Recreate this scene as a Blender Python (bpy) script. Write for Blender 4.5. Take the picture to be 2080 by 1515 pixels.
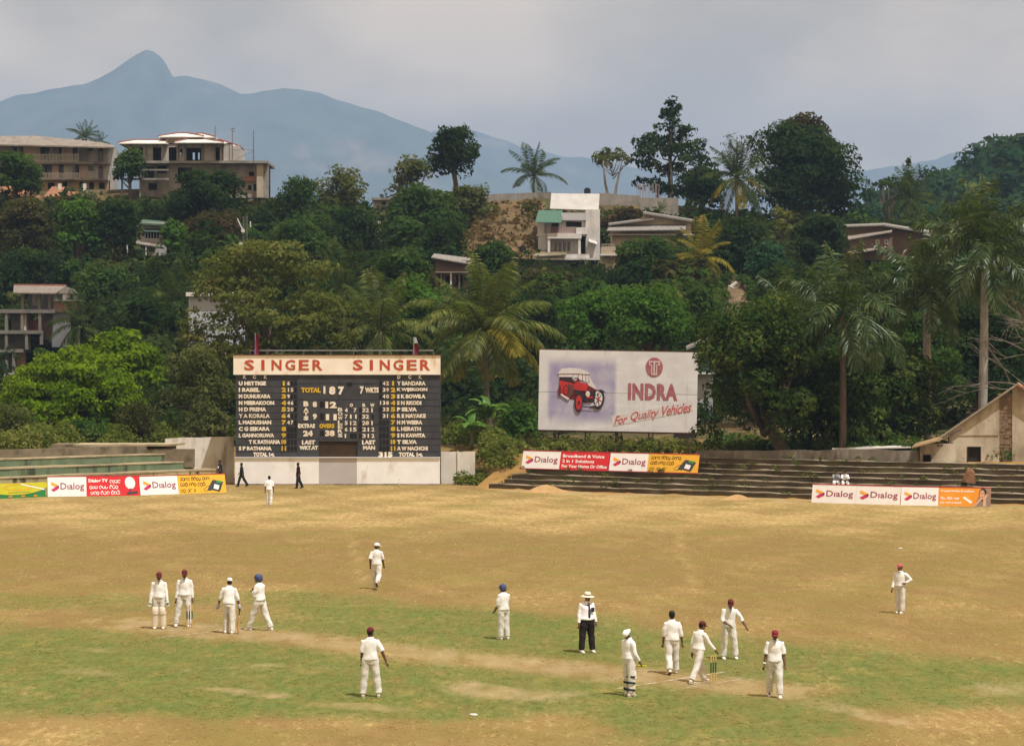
import bpy, math, random
import numpy as np
from mathutils import Vector, Matrix
from math import radians as R, sin, cos, pi

for o in list(bpy.data.objects): bpy.data.objects.remove(o)
SC = bpy.context.scene
COL = SC.collection

# ------------------------------------------------------------------ camera, sky, sun, exposure
F, CX, HY, H = 5151.0, 1040.0, 729.0, 8.3          # focal length in photo pixels, principal column, horizon row, eye height
cam = bpy.data.cameras.new('camera'); camo = bpy.data.objects.new('camera', cam); COL.objects.link(camo)
camo.location = (0, 0, H); camo.rotation_euler = (R(90), 0, 0)
cam.sensor_width = 36; cam.lens = 36 * F / 2080; cam.shift_y = -28.5 / 2080
cam.clip_start = 0.5; cam.clip_end = 30000
SC.camera = camo

SUN = Vector((0.29, -0.33, 0.90)).normalized()
wd = bpy.data.worlds.new('World'); SC.world = wd; wd.use_nodes = True
nt = wd.node_tree; nt.nodes.clear()
def N(tree, typ, **kw):
    n = tree.nodes.new(typ)
    for k, v in kw.items():
        if k in n.inputs: n.inputs[k].default_value = v
        else: setattr(n, k, v)
    return n
sky = N(nt, 'ShaderNodeTexSky', sky_type='NISHITA', sun_disc=False)
sky.sun_elevation = math.asin(SUN.z); sky.sun_rotation = math.atan2(SUN.x, SUN.y)
sky.air_density = 1.5; sky.dust_density = 4
geo = N(nt, 'ShaderNodeTexCoord')
mp = N(nt, 'ShaderNodeMapping'); mp.inputs['Scale'].default_value = (3.2, 3.2, 6.5)
nt.links.new(geo.outputs['Generated'], mp.inputs[0])
cn = N(nt, 'ShaderNodeTexNoise'); cn.inputs['Scale'].default_value = 2.4; cn.inputs['Detail'].default_value = 5; cn.inputs['Roughness'].default_value = .5
nt.links.new(mp.outputs[0], cn.inputs['Vector'])
cr = N(nt, 'ShaderNodeValToRGB')
cr.color_ramp.elements[0].position = .37; cr.color_ramp.elements[0].color = (.64, .485, .31, 1)
cr.color_ramp.elements[1].position = .62; cr.color_ramp.elements[1].color = (1.17, .865, .58, 1)
nt.links.new(cn.outputs['Fac'], cr.inputs[0])
sc10 = N(nt, 'ShaderNodeVectorMath', operation='SCALE'); sc10.inputs['Scale'].default_value = 10.0
nt.links.new(cr.outputs[0], sc10.inputs[0])
mx = N(nt, 'ShaderNodeMix', data_type='RGBA'); mx.inputs[0].default_value = .97
nt.links.new(sky.outputs[0], mx.inputs[6]); nt.links.new(sc10.outputs[0], mx.inputs[7])
bg = N(nt, 'ShaderNodeBackground'); bg.inputs['Strength'].default_value = .1
nt.links.new(mx.outputs[2], bg.inputs[0])
wo = N(nt, 'ShaderNodeOutputWorld'); nt.links.new(bg.outputs[0], wo.inputs[0])

sl = bpy.data.lights.new('sun', 'SUN'); sl.energy = 4.8; sl.angle = R(.8); sl.color = (1, .99, .97)
so = bpy.data.objects.new('sun', sl); COL.objects.link(so)
so.rotation_euler = SUN.to_track_quat('Z', 'Y').to_euler(); so.location = (0, 0, 60)

SC.view_settings.view_transform = 'Standard'; SC.view_settings.look = 'None'
SC.view_settings.exposure = .15; SC.view_settings.gamma = 1
SC.render.engine = 'CYCLES'
cy = SC.cycles
cy.max_bounces = 5; cy.diffuse_bounces = 3; cy.glossy_bounces = 2; cy.transmission_bounces = 4
cy.transparent_max_bounces = 6; cy.volume_bounces = 0
cy.use_denoising = True
try: cy.denoiser = 'OPENIMAGEDENOISE'; cy.denoising_input_passes = 'RGB_ALBEDO_NORMAL'
except Exception: pass
cy.use_adaptive_sampling = False
cy.sample_clamp_indirect = 4
cy.volume_max_steps = 8

# ------------------------------------------------------------------ placing by measured directions
def W(px, py, D): return Vector(((px - CX) / F * D, D, H - (py - HY) / F * D))
def G(px, py):
    D = F * H / (py - HY); return Vector(((px - CX) / F * D, D, 0))
def L(n, D): return n / F * D
def sst(t):
    t = np.clip(t, 0, 1); return t * t * (3 - 2 * t)

# ------------------------------------------------------------------ mesh helpers
def mesh_np(name, V, Q, smooth=False, rnd=None):
    """V (n,3), Q (m,k) all faces with k corners"""
    V = np.asarray(V, np.float32); Q = np.asarray(Q, np.int32); m, k = Q.shape
    me = bpy.data.meshes.new(name)
    me.vertices.add(len(V)); me.vertices.foreach_set('co', V.ravel())
    me.loops.add(m * k); me.loops.foreach_set('vertex_index', Q.ravel())
    me.polygons.add(m); me.polygons.foreach_set('loop_start', np.arange(0, m * k, k, dtype=np.int32))
    if smooth: me.polygons.foreach_set('use_smooth', np.ones(m, bool))
    me.update(calc_edges=True)
    if rnd is not None:
        a = me.attributes.new('rnd', 'FLOAT', 'FACE'); a.data.foreach_set('value', np.asarray(rnd, np.float32))
    return me

class MB:
    def __init__(s): s.v = []; s.f = []
    def add(s, V, Fs):
        o = len(s.v); s.v += [tuple(p) for p in V]; s.f += [tuple(i + o for i in q) for q in Fs]; return s
    def box(s, x0, x1, y0, y1, z0, z1):
        if x0 > x1: x0, x1 = x1, x0
        if y0 > y1: y0, y1 = y1, y0
        if z0 > z1: z0, z1 = z1, z0
        return s.add([(x0,y0,z0),(x1,y0,z0),(x1,y1,z0),(x0,y1,z0),(x0,y0,z1),(x1,y0,z1),(x1,y1,z1),(x0,y1,z1)],
                     [(0,3,2,1),(4,5,6,7),(0,1,5,4),(1,2,6,5),(2,3,7,6),(3,0,4,7)])
    def slab(s, quad, t):
        """four corner points (in order, seen from outside) thickened by vector t"""
        a = [Vector(p) for p in quad]; b = [p + Vector(t) for p in a]; n = len(a)
        return s.add(a + b, [tuple(range(n)), tuple(range(2*n-1, n-1, -1))] + [(i, i+n, (i+1)%n+n, (i+1)%n) for i in range(n)])
    def prism_xz(s, pts, y0, y1):
        """polygon (x,z) counter-clockwise seen from -Y, front at y0"""
        return s.slab([(x, y0, z) for x, z in pts], (0, y1 - y0, 0))
    def tube(s, pts, rad, n=6, cap=True):
        pts = [Vector(p) for p in pts]; base = len(s.v); m = len(pts)
        if not hasattr(rad, '__len__'): rad = [rad] * m
        up = None
        for i, p in enumerate(pts):
            t = (pts[min(i+1, m-1)] - pts[max(i-1, 0)])
            t = t.normalized() if t.length > 1e-9 else Vector((0, 0, 1))
            if up is None:
                up = Vector((1, 0, 0)) if abs(t.x) < .8 else Vector((0, 1, 0))
            a = (up - t * up.dot(t)).normalized(); b = t.cross(a); up = a
            r = rad[i]; ra, rb = r if hasattr(r, '__len__') else (r, r)
            for k in range(n):
                c = 2*pi*k/n; s.v.append(tuple(p + a * ra * cos(c) + b * rb * sin(c)))
        for i in range(m - 1):
            for k in range(n):
                k2 = (k + 1) % n
                s.f.append((base+i*n+k, base+i*n+k2, base+(i+1)*n+k2, base+(i+1)*n+k))
        if cap:
            s.f.append(tuple(base + k for k in range(n))[::-1]); s.f.append(tuple(base + (m-1)*n + k for k in range(n)))
        return s
    def rings(s, rows, n=12, cap=True):
        """rows: (center, sideA vec, sideB vec)"""
        base = len(s.v); m = len(rows)
        for c, a, b in rows:
            for k in range(n):
                t = 2*pi*k/n; s.v.append(tuple(Vector(c) + Vector(a)*cos(t) + Vector(b)*sin(t)))
        for i in range(m - 1):
            for k in range(n):
                k2 = (k+1) % n; s.f.append((base+i*n+k, base+i*n+k2, base+(i+1)*n+k2, base+(i+1)*n+k))
        if cap:
            s.f.append(tuple(base + k for k in range(n))[::-1]); s.f.append(tuple(base + (m-1)*n + k for k in range(n)))
        return s
    def ball(s, c, r, n=10, m=6):
        c = Vector(c); r = r if hasattr(r, '__len__') else (r, r, r)
        rows = []
        for i in range(m + 1):
            t = -pi/2 + pi*i/m; k = max(cos(t), .02)
            rows.append((c + Vector((0, 0, r[2]*sin(t))), (r[0]*k, 0, 0), (0, r[1]*k, 0)))
        return s.rings(rows, n)
    def flat(s, pts):
        return s.add(pts, [tuple(range(len(pts)))])
    def mesh(s, name, smooth=False, org=(0, 0, 0)):
        me = bpy.data.meshes.new(name); o = Vector(org)
        me.from_pydata([tuple(Vector(p) - o) for p in s.v], [], s.f); me.update()
        if smooth: me.polygons.foreach_set('use_smooth', [True]*len(me.polygons))
        return me

def link(name, me, mat=None, parent=None, loc=None):
    o = bpy.data.objects.new(name, me); COL.objects.link(o)
    if mat is not None and me is not None and not me.materials: me.materials.append(mat)
    if parent is not None: o.parent = parent
    if loc is not None: o.location = loc
    return o
def tag(o, label, cat, group=None):
    o['label'] = label; o['category'] = cat
    if group: o['group'] = group
    return o
def thing(name, label, cat, loc=(0, 0, 0), rz=0, group=None):
    o = bpy.data.objects.new(name, None); COL.objects.link(o); o.location = loc; o.rotation_euler = (0, 0, rz)
    o.empty_display_size = .2
    return tag(o, label, cat, group)
def part(name, mb, mat, parent, smooth=False, org=None):
    """vertices of mb are world-aligned; org (default: the root's place) is subtracted"""
    if org is None:
        r = parent
        while r.parent: r = r.parent
        org = r.location
    return link(name, mb.mesh(name, smooth, org), mat, parent)
def kind(o, k): o['kind'] = k; return o

# ------------------------------------------------------------------ materials
def mixc(t, a, b, fac):
    m = N(t, 'ShaderNodeMix', data_type='RGBA')
    for s, v in ((6, a), (7, b)):
        if isinstance(v, tuple): m.inputs[s].default_value = (*v[:3], 1)
        else: t.links.new(v, m.inputs[s])
    if isinstance(fac, (int, float)): m.inputs[0].default_value = fac
    else: t.links.new(fac, m.inputs[0])
    return m.outputs[2]
def noise(t, vec, scale, detail=5, rough=.55, lo=.35, hi=.65):
    n = N(t, 'ShaderNodeTexNoise'); n.inputs['Scale'].default_value = scale; n.inputs['Detail'].default_value = detail; n.inputs['Roughness'].default_value = rough
    t.links.new(vec, n.inputs['Vector'])
    r = N(t, 'ShaderNodeMapRange'); r.inputs[1].default_value = lo; r.inputs[2].default_value = hi
    t.links.new(n.outputs['Fac'], r.inputs[0]); return r.outputs[0]
def coord(t, stretch=(1, 1, 1), which='Object'):
    c = N(t, 'ShaderNodeTexCoord'); m = N(t, 'ShaderNodeMapping'); m.inputs['Scale'].default_value = stretch
    t.links.new(c.outputs[which], m.inputs[0]); return m.outputs[0]
def newmat(name):
    m = bpy.data.materials.new(name); m.use_nodes = True; t = m.node_tree; t.nodes.clear()
    o = N(t, 'ShaderNodeOutputMaterial'); p = N(t, 'ShaderNodeBsdfPrincipled'); t.links.new(p.outputs[0], o.inputs[0])
    return m, t, p, o
MATS = {}
def M(name, c1, c2=None, scale=1.0, rough=.8, bump=0., bscale=8., spec=.25, stretch=(1, 1, 1), stain=None, stain_scale=.6, stain_stretch=(1, 1, .25), lo=.35, hi=.65, stain_lo=.5, stain_hi=.72, metal=0.):
    if name in MATS: return MATS[name]
    m, t, p, o = newmat(name)
    v = coord(t, stretch)
    c = mixc(t, c1, c2, noise(t, v, scale, lo=lo, hi=hi)) if c2 else None
    if stain:
        s = noise(t, coord(t, stain_stretch), stain_scale, 7, .65, stain_lo, stain_hi)
        c = mixc(t, c if c else c1, stain, s)
    if c: t.links.new(c, p.inputs['Base Color'])
    else: p.inputs['Base Color'].default_value = (*c1, 1)
    p.inputs['Roughness'].default_value = rough; p.inputs['Specular IOR Level'].default_value = spec; p.inputs['Metallic'].default_value = metal
    if bump:
        b = N(t, 'ShaderNodeBump'); b.inputs['Strength'].default_value = bump; b.inputs['Distance'].default_value = .05
        t.links.new(noise(t, coord(t), bscale, 6, .6, 0, 1), b.inputs['Height']); t.links.new(b.outputs[0], p.inputs['Normal'])
    MATS[name] = m; return m
def leafmat(name, a, b, c, trans=.3, scale=.35, gloss=.0, rough=.5, tw=.55):
    """three leaf colours mixed by clump (noise) and by leaf (random per face)"""
    if name in MATS: return MATS[name]
    m, t, p, o = newmat(name); t.nodes.remove(p)
    at = N(t, 'ShaderNodeAttribute'); at.attribute_name = 'rnd'
    n1 = noise(t, coord(t), scale, 3, .5, .3, .7)
    ad = N(t, 'ShaderNodeMath', operation='MULTIPLY_ADD'); ad.inputs[1].default_value = tw
    t.links.new(at.outputs['Fac'], ad.inputs[0])
    ml = N(t, 'ShaderNodeMath', operation='MULTIPLY'); ml.inputs[1].default_value = 1 - tw; t.links.new(n1, ml.inputs[0]); t.links.new(ml.outputs[0], ad.inputs[2])
    cr = N(t, 'ShaderNodeValToRGB'); e = cr.color_ramp.elements
    e[0].position = .15; e[0].color = (*a, 1); e[1].position = .92; e[1].color = (*c, 1)
    k = e.new(.55); k.color = (*b, 1)
    t.links.new(ad.outputs[0], cr.inputs[0])
    d = N(t, 'ShaderNodeBsdfDiffuse'); t.links.new(cr.outputs[0], d.inputs[0])
    tr = N(t, 'ShaderNodeBsdfTranslucent')
    tc = mixc(t, cr.outputs[0], (.35, .5, .05), .25); t.links.new(tc, tr.inputs[0])
    ms = N(t, 'ShaderNodeMixShader'); ms.inputs[0].default_value = trans
    t.links.new(d.outputs[0], ms.inputs[1]); t.links.new(tr.outputs[0], ms.inputs[2]); out = ms.outputs[0]
    if gloss:
        g = N(t, 'ShaderNodeBsdfGlossy'); g.inputs['Roughness'].default_value = rough; g.inputs[0].default_value = (.8, .85, .8, 1)
        m2 = N(t, 'ShaderNodeMixShader'); m2.inputs[0].default_value = gloss
        t.links.new(out, m2.inputs[1]); t.links.new(g.outputs[0], m2.inputs[2]); out = m2.outputs[0]
    t.links.new(out, o.inputs[0]); MATS[name] = m; return m

# ------------------------------------------------------------------ the lie of the land
RX = np.array([-2500, -400, 0, 500, 640, 780, 900, 1000, 1380, 1500, 1750, 2080, 2500, 4000], float)
RZ = np.array([24, 31, 30.5, 29, 27, 27, 28.5, 28.5, 28.5, 27.5, 23, 20, 20, 18], float)
# line of the field's far edge (x -> y)
EX = np.array([-200, -60, -30.5, -22.5, -18, -4, -2.3, -1.7, 11.2, 17.2, 27.8, 40, 60, 200], float)
EY = np.array([90, 140, 159, 170, 171, 171, 170, 162.5, 154, 150, 144.8, 136, 116, 60], float)
SLY = np.array([0, 222, 250, 275, 295, 306, 316, 327, 20000], float)
SLT = np.array([0, 0, .16, .36, .47, .54, .72, 1, 1], float)
def hash_noise(x, y):
    return (np.sin(x*.061+y*.043+1.3)+np.sin(x*.113-y*.087+4.1)+.6*np.sin(x*.21+y*.19)+.4*np.sin(-x*.37+y*.31+2))/3
def terr(x, y):
    x = np.asarray(x, float); y = np.asarray(y, float)
    ys = np.maximum(y, 1.0); px = x / ys * F + CX
    edge = np.interp(x, EX, EY)
    z = 2.1 * sst((y - edge - 1.0) / 6.5) + 3.0 * sst((y - edge - 12) / 60)
    rz = np.interp(px, RX, RZ)
    t = np.interp(y, SLY, SLT)
    z = z + t * (rz - 5.1) + np.where(y > edge + 14, hash_noise(x, y) * 1.0 * np.clip((y - edge - 14) / 30, 0, 1), 0)
    z = z - 6.5 * np.exp(-((px - 40) / 170)**2) * sst((y - 205) / 25) * (1 - sst((y - 278) / 30))
    back = sst((y - 362) / 150)
    z = z * (1 - .8 * back)
    # wooded hill beyond, rising to the right of the view
    hx = np.interp(px, [1500, 1690, 1760, 1900, 2080, 2500, 3500], [0, 20, 31, 40, 50, 58, 62])
    z = z + hx * sst((y - 430) / 230) * (1 - sst((y - 760) / 500))
    return z
def tz(x, y): return float(terr(np.array([x]), np.array([y]))[0])
# ------------------------------------------------------------------ ground, field, mountains
def grid(xs, ys, zf):
    X, Y = np.meshgrid(xs, ys); Z = zf(X, Y)
    V = np.stack([X.ravel(), Y.ravel(), Z.ravel()], 1); nx, ny = len(xs), len(ys)
    i = np.arange(nx - 1)[None, :] + nx * np.arange(ny - 1)[:, None]; i = i.ravel()
    return V, np.stack([i, i + 1, i + nx + 1, i + nx], 1)
xs = np.concatenate([-np.geomspace(6500, 95, 16)[:-1], np.arange(-92, 93, 2.3), np.geomspace(95, 6500, 16)[1:]])
ys = np.concatenate([np.arange(-260, 130, 13), np.arange(130, 372, 2.2), np.arange(372, 900, 14), np.geomspace(900, 13500, 18)])
V, Q = grid(xs, ys, terr)
m, t, p, o = newmat('earth and dry grass')
cw = coord(t)
sp = N(t, 'ShaderNodeSeparateXYZ'); t.links.new(N(t, 'ShaderNodeNewGeometry').outputs['Position'], sp.inputs[0])
far = N(t, 'ShaderNodeMapRange'); far.inputs[1].default_value = 164; far.inputs[2].default_value = 185; t.links.new(sp.outputs[1], far.inputs[0])
soil = mixc(t, (.085, .062, .03), (.05, .06, .018), noise(t, cw, .12, 6))
soil = mixc(t, soil, (.17, .115, .055), noise(t, cw, .35, 6, .6, .56, .7))
dry = mixc(t, (.33, .20, .065), (.24, .135, .04), noise(t, cw, .5, 6))
t.links.new(mixc(t, dry, soil, far.outputs[0]), p.inputs['Base Color']); p.inputs['Roughness'].default_value = .95; p.inputs['Specular IOR Level'].default_value = .1
kind(link('ground', mesh_np('ground', V, Q, True), m), 'structure')

# field sheet: where turf is green, straw or worn through is stored on its points
def blob(px, py, cx, cy, rx, ry, rot=0., soft=.5):
    dx = (px - cx); dy = (py - cy) - rot * dx
    d = np.sqrt((dx / rx)**2 + (dy / ry)**2)
    return sst((1 + soft * .5 - d) / soft)
NI, NJ = 240, 350
xs = np.linspace(-46, 46, NI); tt = np.linspace(0, 1, NJ)**1.25
X = np.repeat(xs[None, :], NJ, 0); E = np.interp(X, EX, EY)
Y = 44 + (E + .45 - 44) * tt[:, None]
V = np.stack([X.ravel(), Y.ravel(), np.full(X.size, .012)], 1)
i = (np.arange(NI - 1)[None, :] + NI * np.arange(NJ - 1)[:, None]).ravel()
Q = np.stack([i, i + 1, i + NI + 1, i + NI], 1)
x, y = V[:, 0], V[:, 1]
w1 = (np.sin(x*.9+y*.31)+np.sin(x*.37-y*.52+2)+np.sin(x*2.1+y*1.1+1)*.6)/2.6
w2 = (np.sin(x*.53+y*.17+4)+np.sin(x*1.3-y*.42)+np.sin(x*2.7+y*.9+3)*.5)/2.5
px = x / y * F + CX + w1 * 26; py = HY + F * H / y + w2 * 7
# pitch frame: s along from far to near wicket, q across
A, B = G(385, 1277), G(1449, 1389); ax = np.array([B.x - A.x, B.y - A.y]); ln = np.hypot(*ax); ax /= ln
s_ = (x - A.x) * ax[0] + (y - A.y) * ax[1]; q_ = -(x - A.x) * ax[1] + (y - A.y) * ax[0]
wob = w1 * .35
pitch = sst((2.6 - np.abs(q_ + wob)) / 2.2) * sst((s_ + 6.5 + w2) / 3) * sst((ln + 4.5 - s_ + w2) / 3)
green = np.maximum.reduce([
    blob(px, py, 250, 1380, 620, 92, .035, .5), blob(px, py, 820, 1405, 520, 62, .0, .5) * .95,
    blob(px, py, 1000, 1275, 460, 40, .075, .7) * .95, blob(px, py, 1330, 1318, 330, 34, .08, .8) * .85, blob(px, py, 620, 1222, 160, 20, 0, .9) * .7,
    blob(px, py, 120, 1222, 420, 18, 0, .9) * .55, blob(px, py, 1880, 1385, 360, 56, .02, .7) * .95,
    blob(px, py, 1500, 1482, 260, 26, -.03, .8) * .95, blob(px, py, 1360, 1508, 330, 22, 0, .9) * .8, blob(px, py, 1250, 1440, 420, 26, .03, .9) * .75,
    blob(px, py, 60, 1300, 330, 30, 0, .8) * .8])
up_ = np.interp(px, [-400, 0, 250, 640, 1050, 1500, 2080, 2600], [1292, 1290, 1282, 1238, 1236, 1290, 1335, 1370]); dn_ = np.interp(px, [-400, 0, 600, 1200, 1300, 1700, 1750, 2080, 2600], [1452, 1448, 1446, 1462, 1540, 1500, 1440, 1425, 1420])
green = np.maximum(green * .8, .74 * sst((py - up_ + 20) / 55) * sst((dn_ - py + 10) / 34))
green *= 1 - blob(px, py, 450, 1505, 820, 50, .01, .6) * .8
green *= 1 - pitch * .72
bare = np.maximum.reduce([
    blob(px, py, 1035, 1408, 155, 17, .06, .7), blob(px, py, 490, 1404, 115, 7, .06, .8), blob(px, py, 730, 1436, 110, 8, .09, .8),
    blob(px, py, 180, 1368, 80, 8, .04, .9) * .8, blob(px, py, 195, 1316, 95, 6, .0, .9) * .7, blob(px, py, 535, 1352, 70, 6, 0, .9) * .7,
    blob(px, py, 640, 1362, 45, 8, 0, .9) * .6, blob(px, py, 2010, 1405, 100, 17, -.02, .9) * .8, blob(px, py, 385, 1357, 45, 6, 0, .9) * .6])
bare = np.maximum(bare * .72, pitch * .70)
bare = np.maximum(bare, blob(px, py, 1720, 1440, 210, 14, .17, .9) * .55)
bare = np.maximum(bare, sst((y - np.interp(x, EX, EY) + 5.5 + w2 * 2) / 5) * .75)
gold = np.clip(  .30 + .46 * blob(px, py, 1000, 1035, 1500, 40, 0, 1.2) + .3 * w2 + .2 * w1 - .32 * blob(px, py, 600, 1135, 1400, 45, 0, 1.2) - .1 * blob(px, py, 1700, 1230, 600, 60, 0, 1), 0, 1)
for (xa, ya, xb, yb) in ((690, 1008, 742, 1200), (1365, 1035, 1408, 1200)):
    pp = x / y * F + CX; yy = HY + F * H / y
    c = xa + (yy - ya) / (yb - ya) * (xb - xa)
    gold = np.maximum(gold, .58 * np.exp(-((pp - c + 6 * w2) / 11)**2) * (yy < yb) * (yy > ya))
me = mesh_np('field', V, Q, False)
for nm, a in (('green', green), ('bare', bare), ('gold', gold)):
    k = me.attributes.new(nm, 'FLOAT', 'POINT'); k.data.foreach_set('value', a.astype(np.float32))
m, t, p, o = newmat('turf')
def attr(nm):
    a = N(t, 'ShaderNodeAttribute'); a.attribute_name = nm; return a.outputs['Fac']
def mask(f, n, k, lo, hi):
    """attribute roughened by noise n with weight k, then sharpened"""
    a = N(t, 'ShaderNodeMath', operation='MULTIPLY_ADD'); a.inputs[1].default_value = k; t.links.new(n, a.inputs[0]); t.links.new(f, a.inputs[2])
    r = N(t, 'ShaderNodeMapRange'); r.inputs[1].default_value = lo + k/2; r.inputs[2].default_value = hi + k/2; t.links.new(a.outputs[0], r.inputs[0]); return r.outputs[0]
cw = coord(t)
nA = noise(t, cw, 1.3, 7, .65, .25, .75); nB = noise(t, cw, 5.0, 6, .6, .25, .75); nC = noise(t, cw, .35, 6, .6, .3, .7); nD = noise(t, cw, 14, 4, .6, .25, .75)
nS = noise(t, coord(t, (1.3, .42, 1)), 1.0, 6, .7, .3, .7); nT = noise(t, coord(t, (4.2, 1.1, 1)), 1.0, 5, .7, .3, .7)
straw = mixc(t, (.220, .147, .056), (.335, .230, .094), mask(attr('gold'), nS, .9, .0, 1.0))
straw = mixc(t, straw, (.45, .325, .14), mask(attr('gold'), nT, 1.5, .55, 1.2))
straw = mixc(t, straw, (.15, .095, .03), noise(t, coord(t, (3.1, .8, 1)), 1.0, 7, .7, .56, .84))
straw = mixc(t, straw, (.20, .165, .045), noise(t, cw, .22, 6, .6, .46, .76))
gr = mixc(t, (.092, .124, .032), (.160, .188, .050), nT)
gr = mixc(t, gr, (.30, .225, .065), noise(t, coord(t, (1.1, .5, 1)), 1.0, 7, .7, .52, .78))
gr = mixc(t, gr, (.075, .10, .022), noise(t, cw, 1.6, 6, .6, .56, .78))
c = mixc(t, straw, gr, mask(attr('green'), nS, .75, .05, .95))
br = mixc(t, (.34, .24, .12), (.25, .175, .08), nT); br = mixc(t, br, (.40, .305, .17), nC)
c = mixc(t, c, br, mask(attr('bare'), nS, .9, .3, 1.1))
c2 = mixc(t, c, (.06, .05, .018), noise(t, cw, 9, 5, .6, .58, 1.0))
t.links.new(c2, p.inputs['Base Color']); p.inputs['Roughness'].default_value = .95; p.inputs['Specular IOR Level'].default_value = .05
b = N(t, 'ShaderNodeBump'); b.inputs['Strength'].default_value = .55; b.inputs['Distance'].default_value = .06
t.links.new(nD, b.inputs['Height']); t.links.new(b.outputs[0], p.inputs['Normal'])
me.materials.append(m); kind(link('field', me), 'structure')
# grass blades standing up from the turf where the camera is near enough to see them
rgg = np.random.default_rng(12)
gF = green.reshape(NJ, NI); bF = bare.reshape(NJ, NI)
def blades(name, label, n, want_green, mat, ya, yb, hs):
    y_ = np.sqrt(rgg.uniform(ya**2, yb**2, n)); x_ = y_ * rgg.uniform(-.225, .225, n)
    iu = np.clip(((x_ + 46) / 92 * (NI - 1)).round().astype(int), 0, NI - 1); e_ = np.interp(x_, EX, EY) + .45
    jv = np.clip((((y_ - 44) / (e_ - 44))**(1/1.25) * (NJ - 1)).round().astype(int), 0, NJ - 1)
    g_ = gF[jv, iu]; b_ = bF[jv, iu]; keep = ((g_ + rgg.uniform(-.25, .25, n) > .45) == want_green) & (b_ + rgg.uniform(-.3, .3, n) < .45)
    clump = .5 + .5*np.sin(x_*1.7 + 2*np.sin(y_*.9)) * np.sin(y_*1.1 + 1.5*np.sin(x_*.8)); keep &= rgg.random(n) < .35 + .65*clump
    x_, y_ = x_[keep], y_[keep]; n = len(x_); k = 4
    bx_ = np.repeat(x_, k) + rgg.normal(0, .03, n*k); by_ = np.repeat(y_, k) + rgg.normal(0, .03, n*k); hh = rgg.uniform(.5, 1.2, n*k) * hs * np.repeat(rgg.uniform(.6, 1.3, n), k); ww = rgg.uniform(.008, .016, n*k); an = rgg.uniform(0, 6.28, n*k)
    Vb = np.empty((n*k, 3, 3), np.float32); z0 = .01
    Vb[:, 0] = np.stack([bx_ - ww*np.cos(an), by_ - ww*np.sin(an), np.full(n*k, z0)], 1); Vb[:, 1] = np.stack([bx_ + ww*np.cos(an), by_ + ww*np.sin(an), np.full(n*k, z0)], 1)
    Vb[:, 2] = np.stack([bx_ + rgg.normal(0, 1.3, n*k)*hh, by_ + rgg.normal(0, 1.3, n*k)*hh, z0 + hh*.6], 1)
    o_ = kind(link(name, mesh_np(name, Vb.reshape(-1, 3), np.arange(n*k*3, dtype=np.int32).reshape(-1, 3), rnd=np.repeat(rgg.random(n), k)*.6 + .4*rgg.random(n*k)), mat), 'stuff'); o_['label'] = label
gl = leafmat('turf blade green', (.14, .15, .04), (.22, .22, .06), (.36, .31, .11), .45, .5); sl_ = leafmat('turf blade straw', (.30, .20, .07), (.48, .34, .13), (.66, .50, .24), .4, .5)
blades('grass', 'short green turf of the square', 52000, True, gl, 52, 96, .05); blades('grass', 'dry straw coloured turf of the outfield', 60000, False, sl_, 52, 120, .055)

# painted creases
chalk = M('crease chalk', (.66, .58, .47), (.34, .25, .13), 3, .9, lo=.38, hi=.58)
def crease_line(s0, q0, s1, q1, w=.05):
    P = lambda s, q: Vector((A.x + ax[0]*s - ax[1]*q, A.y + ax[1]*s + ax[0]*q, .018))
    a, b2 = P(s0, q0), P(s1, q1); d = (b2 - a).normalized(); n = Vector((-d.y, d.x, 0)) * w / 2
    kind(link('crease_marking', MB().flat([a - n, b2 - n, b2 + n, a + n]).mesh('crease_marking'), chalk), 'structure')
for (sb, d) in ((0, 1), (ln, -1)):
    crease_line(sb + d*1.22, -2.4, sb + d*1.22, 2.2, .06); crease_line(sb, -1.32, sb, 1.32, .04)
    crease_line(sb - d*.3, 1.32, sb + d*1.0, 1.32, .035)
PITCH = lambda s, q, A=A.copy(): Vector((A.x + ax[0]*s - ax[1]*q, A.y + ax[1]*s + ax[0]*q, 0))
PDIR = math.atan2(ax[1], ax[0])

# mountains
def mountain(name, prof, D0, half, seed, mat, label):
    prof = np.array(prof, float); px = prof[:, 0]; hz = H + (HY - prof[:, 1]) / F * D0; xw = (px - CX) / F * D0
    xs = np.linspace(xw[0], xw[-1], 300); ys = np.concatenate([np.linspace(-half, -half*.28, 26), np.linspace(-half*.26, half*.26, 16), np.linspace(half*.3, half, 10)]) + D0
    rg = np.random.default_rng(seed); ph = rg.uniform(0, 6, 12)
    def zf(X, Y):
        d = (Y - D0) / half
        g = sum(np.sin(X*.0025*(1.5**k) + Y*.0016*(1.5**k)*((-1)**k) + ph[k]) / (1.35**k) for k in range(9)) / 2.6
        Xw = X + g * 420 * np.minimum(d * d * 4.0, .75)
        r = np.interp(Xw, xw, hz)
        prof_ = np.clip(1 - np.abs(d), 0, 1)**1.25
        r = r + 3*np.sin(X*.013 + ph[2]) + 1.5*np.sin(X*.04 + ph[5])
        return r * prof_ + g * 190 * np.sqrt(np.clip(np.abs(d)*1.4, 0, 1)) * np.clip(1 - np.abs(d), 0, 1) - 3
    V, Q = grid(xs, ys, zf)
    o = kind(link(name, mesh_np(name, V, Q, True), mat), 'structure'); o['label'] = label; return o
m, t, p, o = newmat('distant forest')
cw = coord(t)
c = mixc(t, (.03, .05, .055), (.07, .095, .08), noise(t, cw, .007, 8, .65)); c = mixc(t, c, (.19, .16, .13), noise(t, coord(t, (1, .4, 1)), .0035, 8, .65, .56, .74))  # bluish forest tones put some of the distance haze into the colour
t.links.new(c, p.inputs['Base Color']); p.inputs['Roughness'].default_value = 1; p.inputs['Specular IOR Level'].default_value = 0
FORM = m
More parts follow.
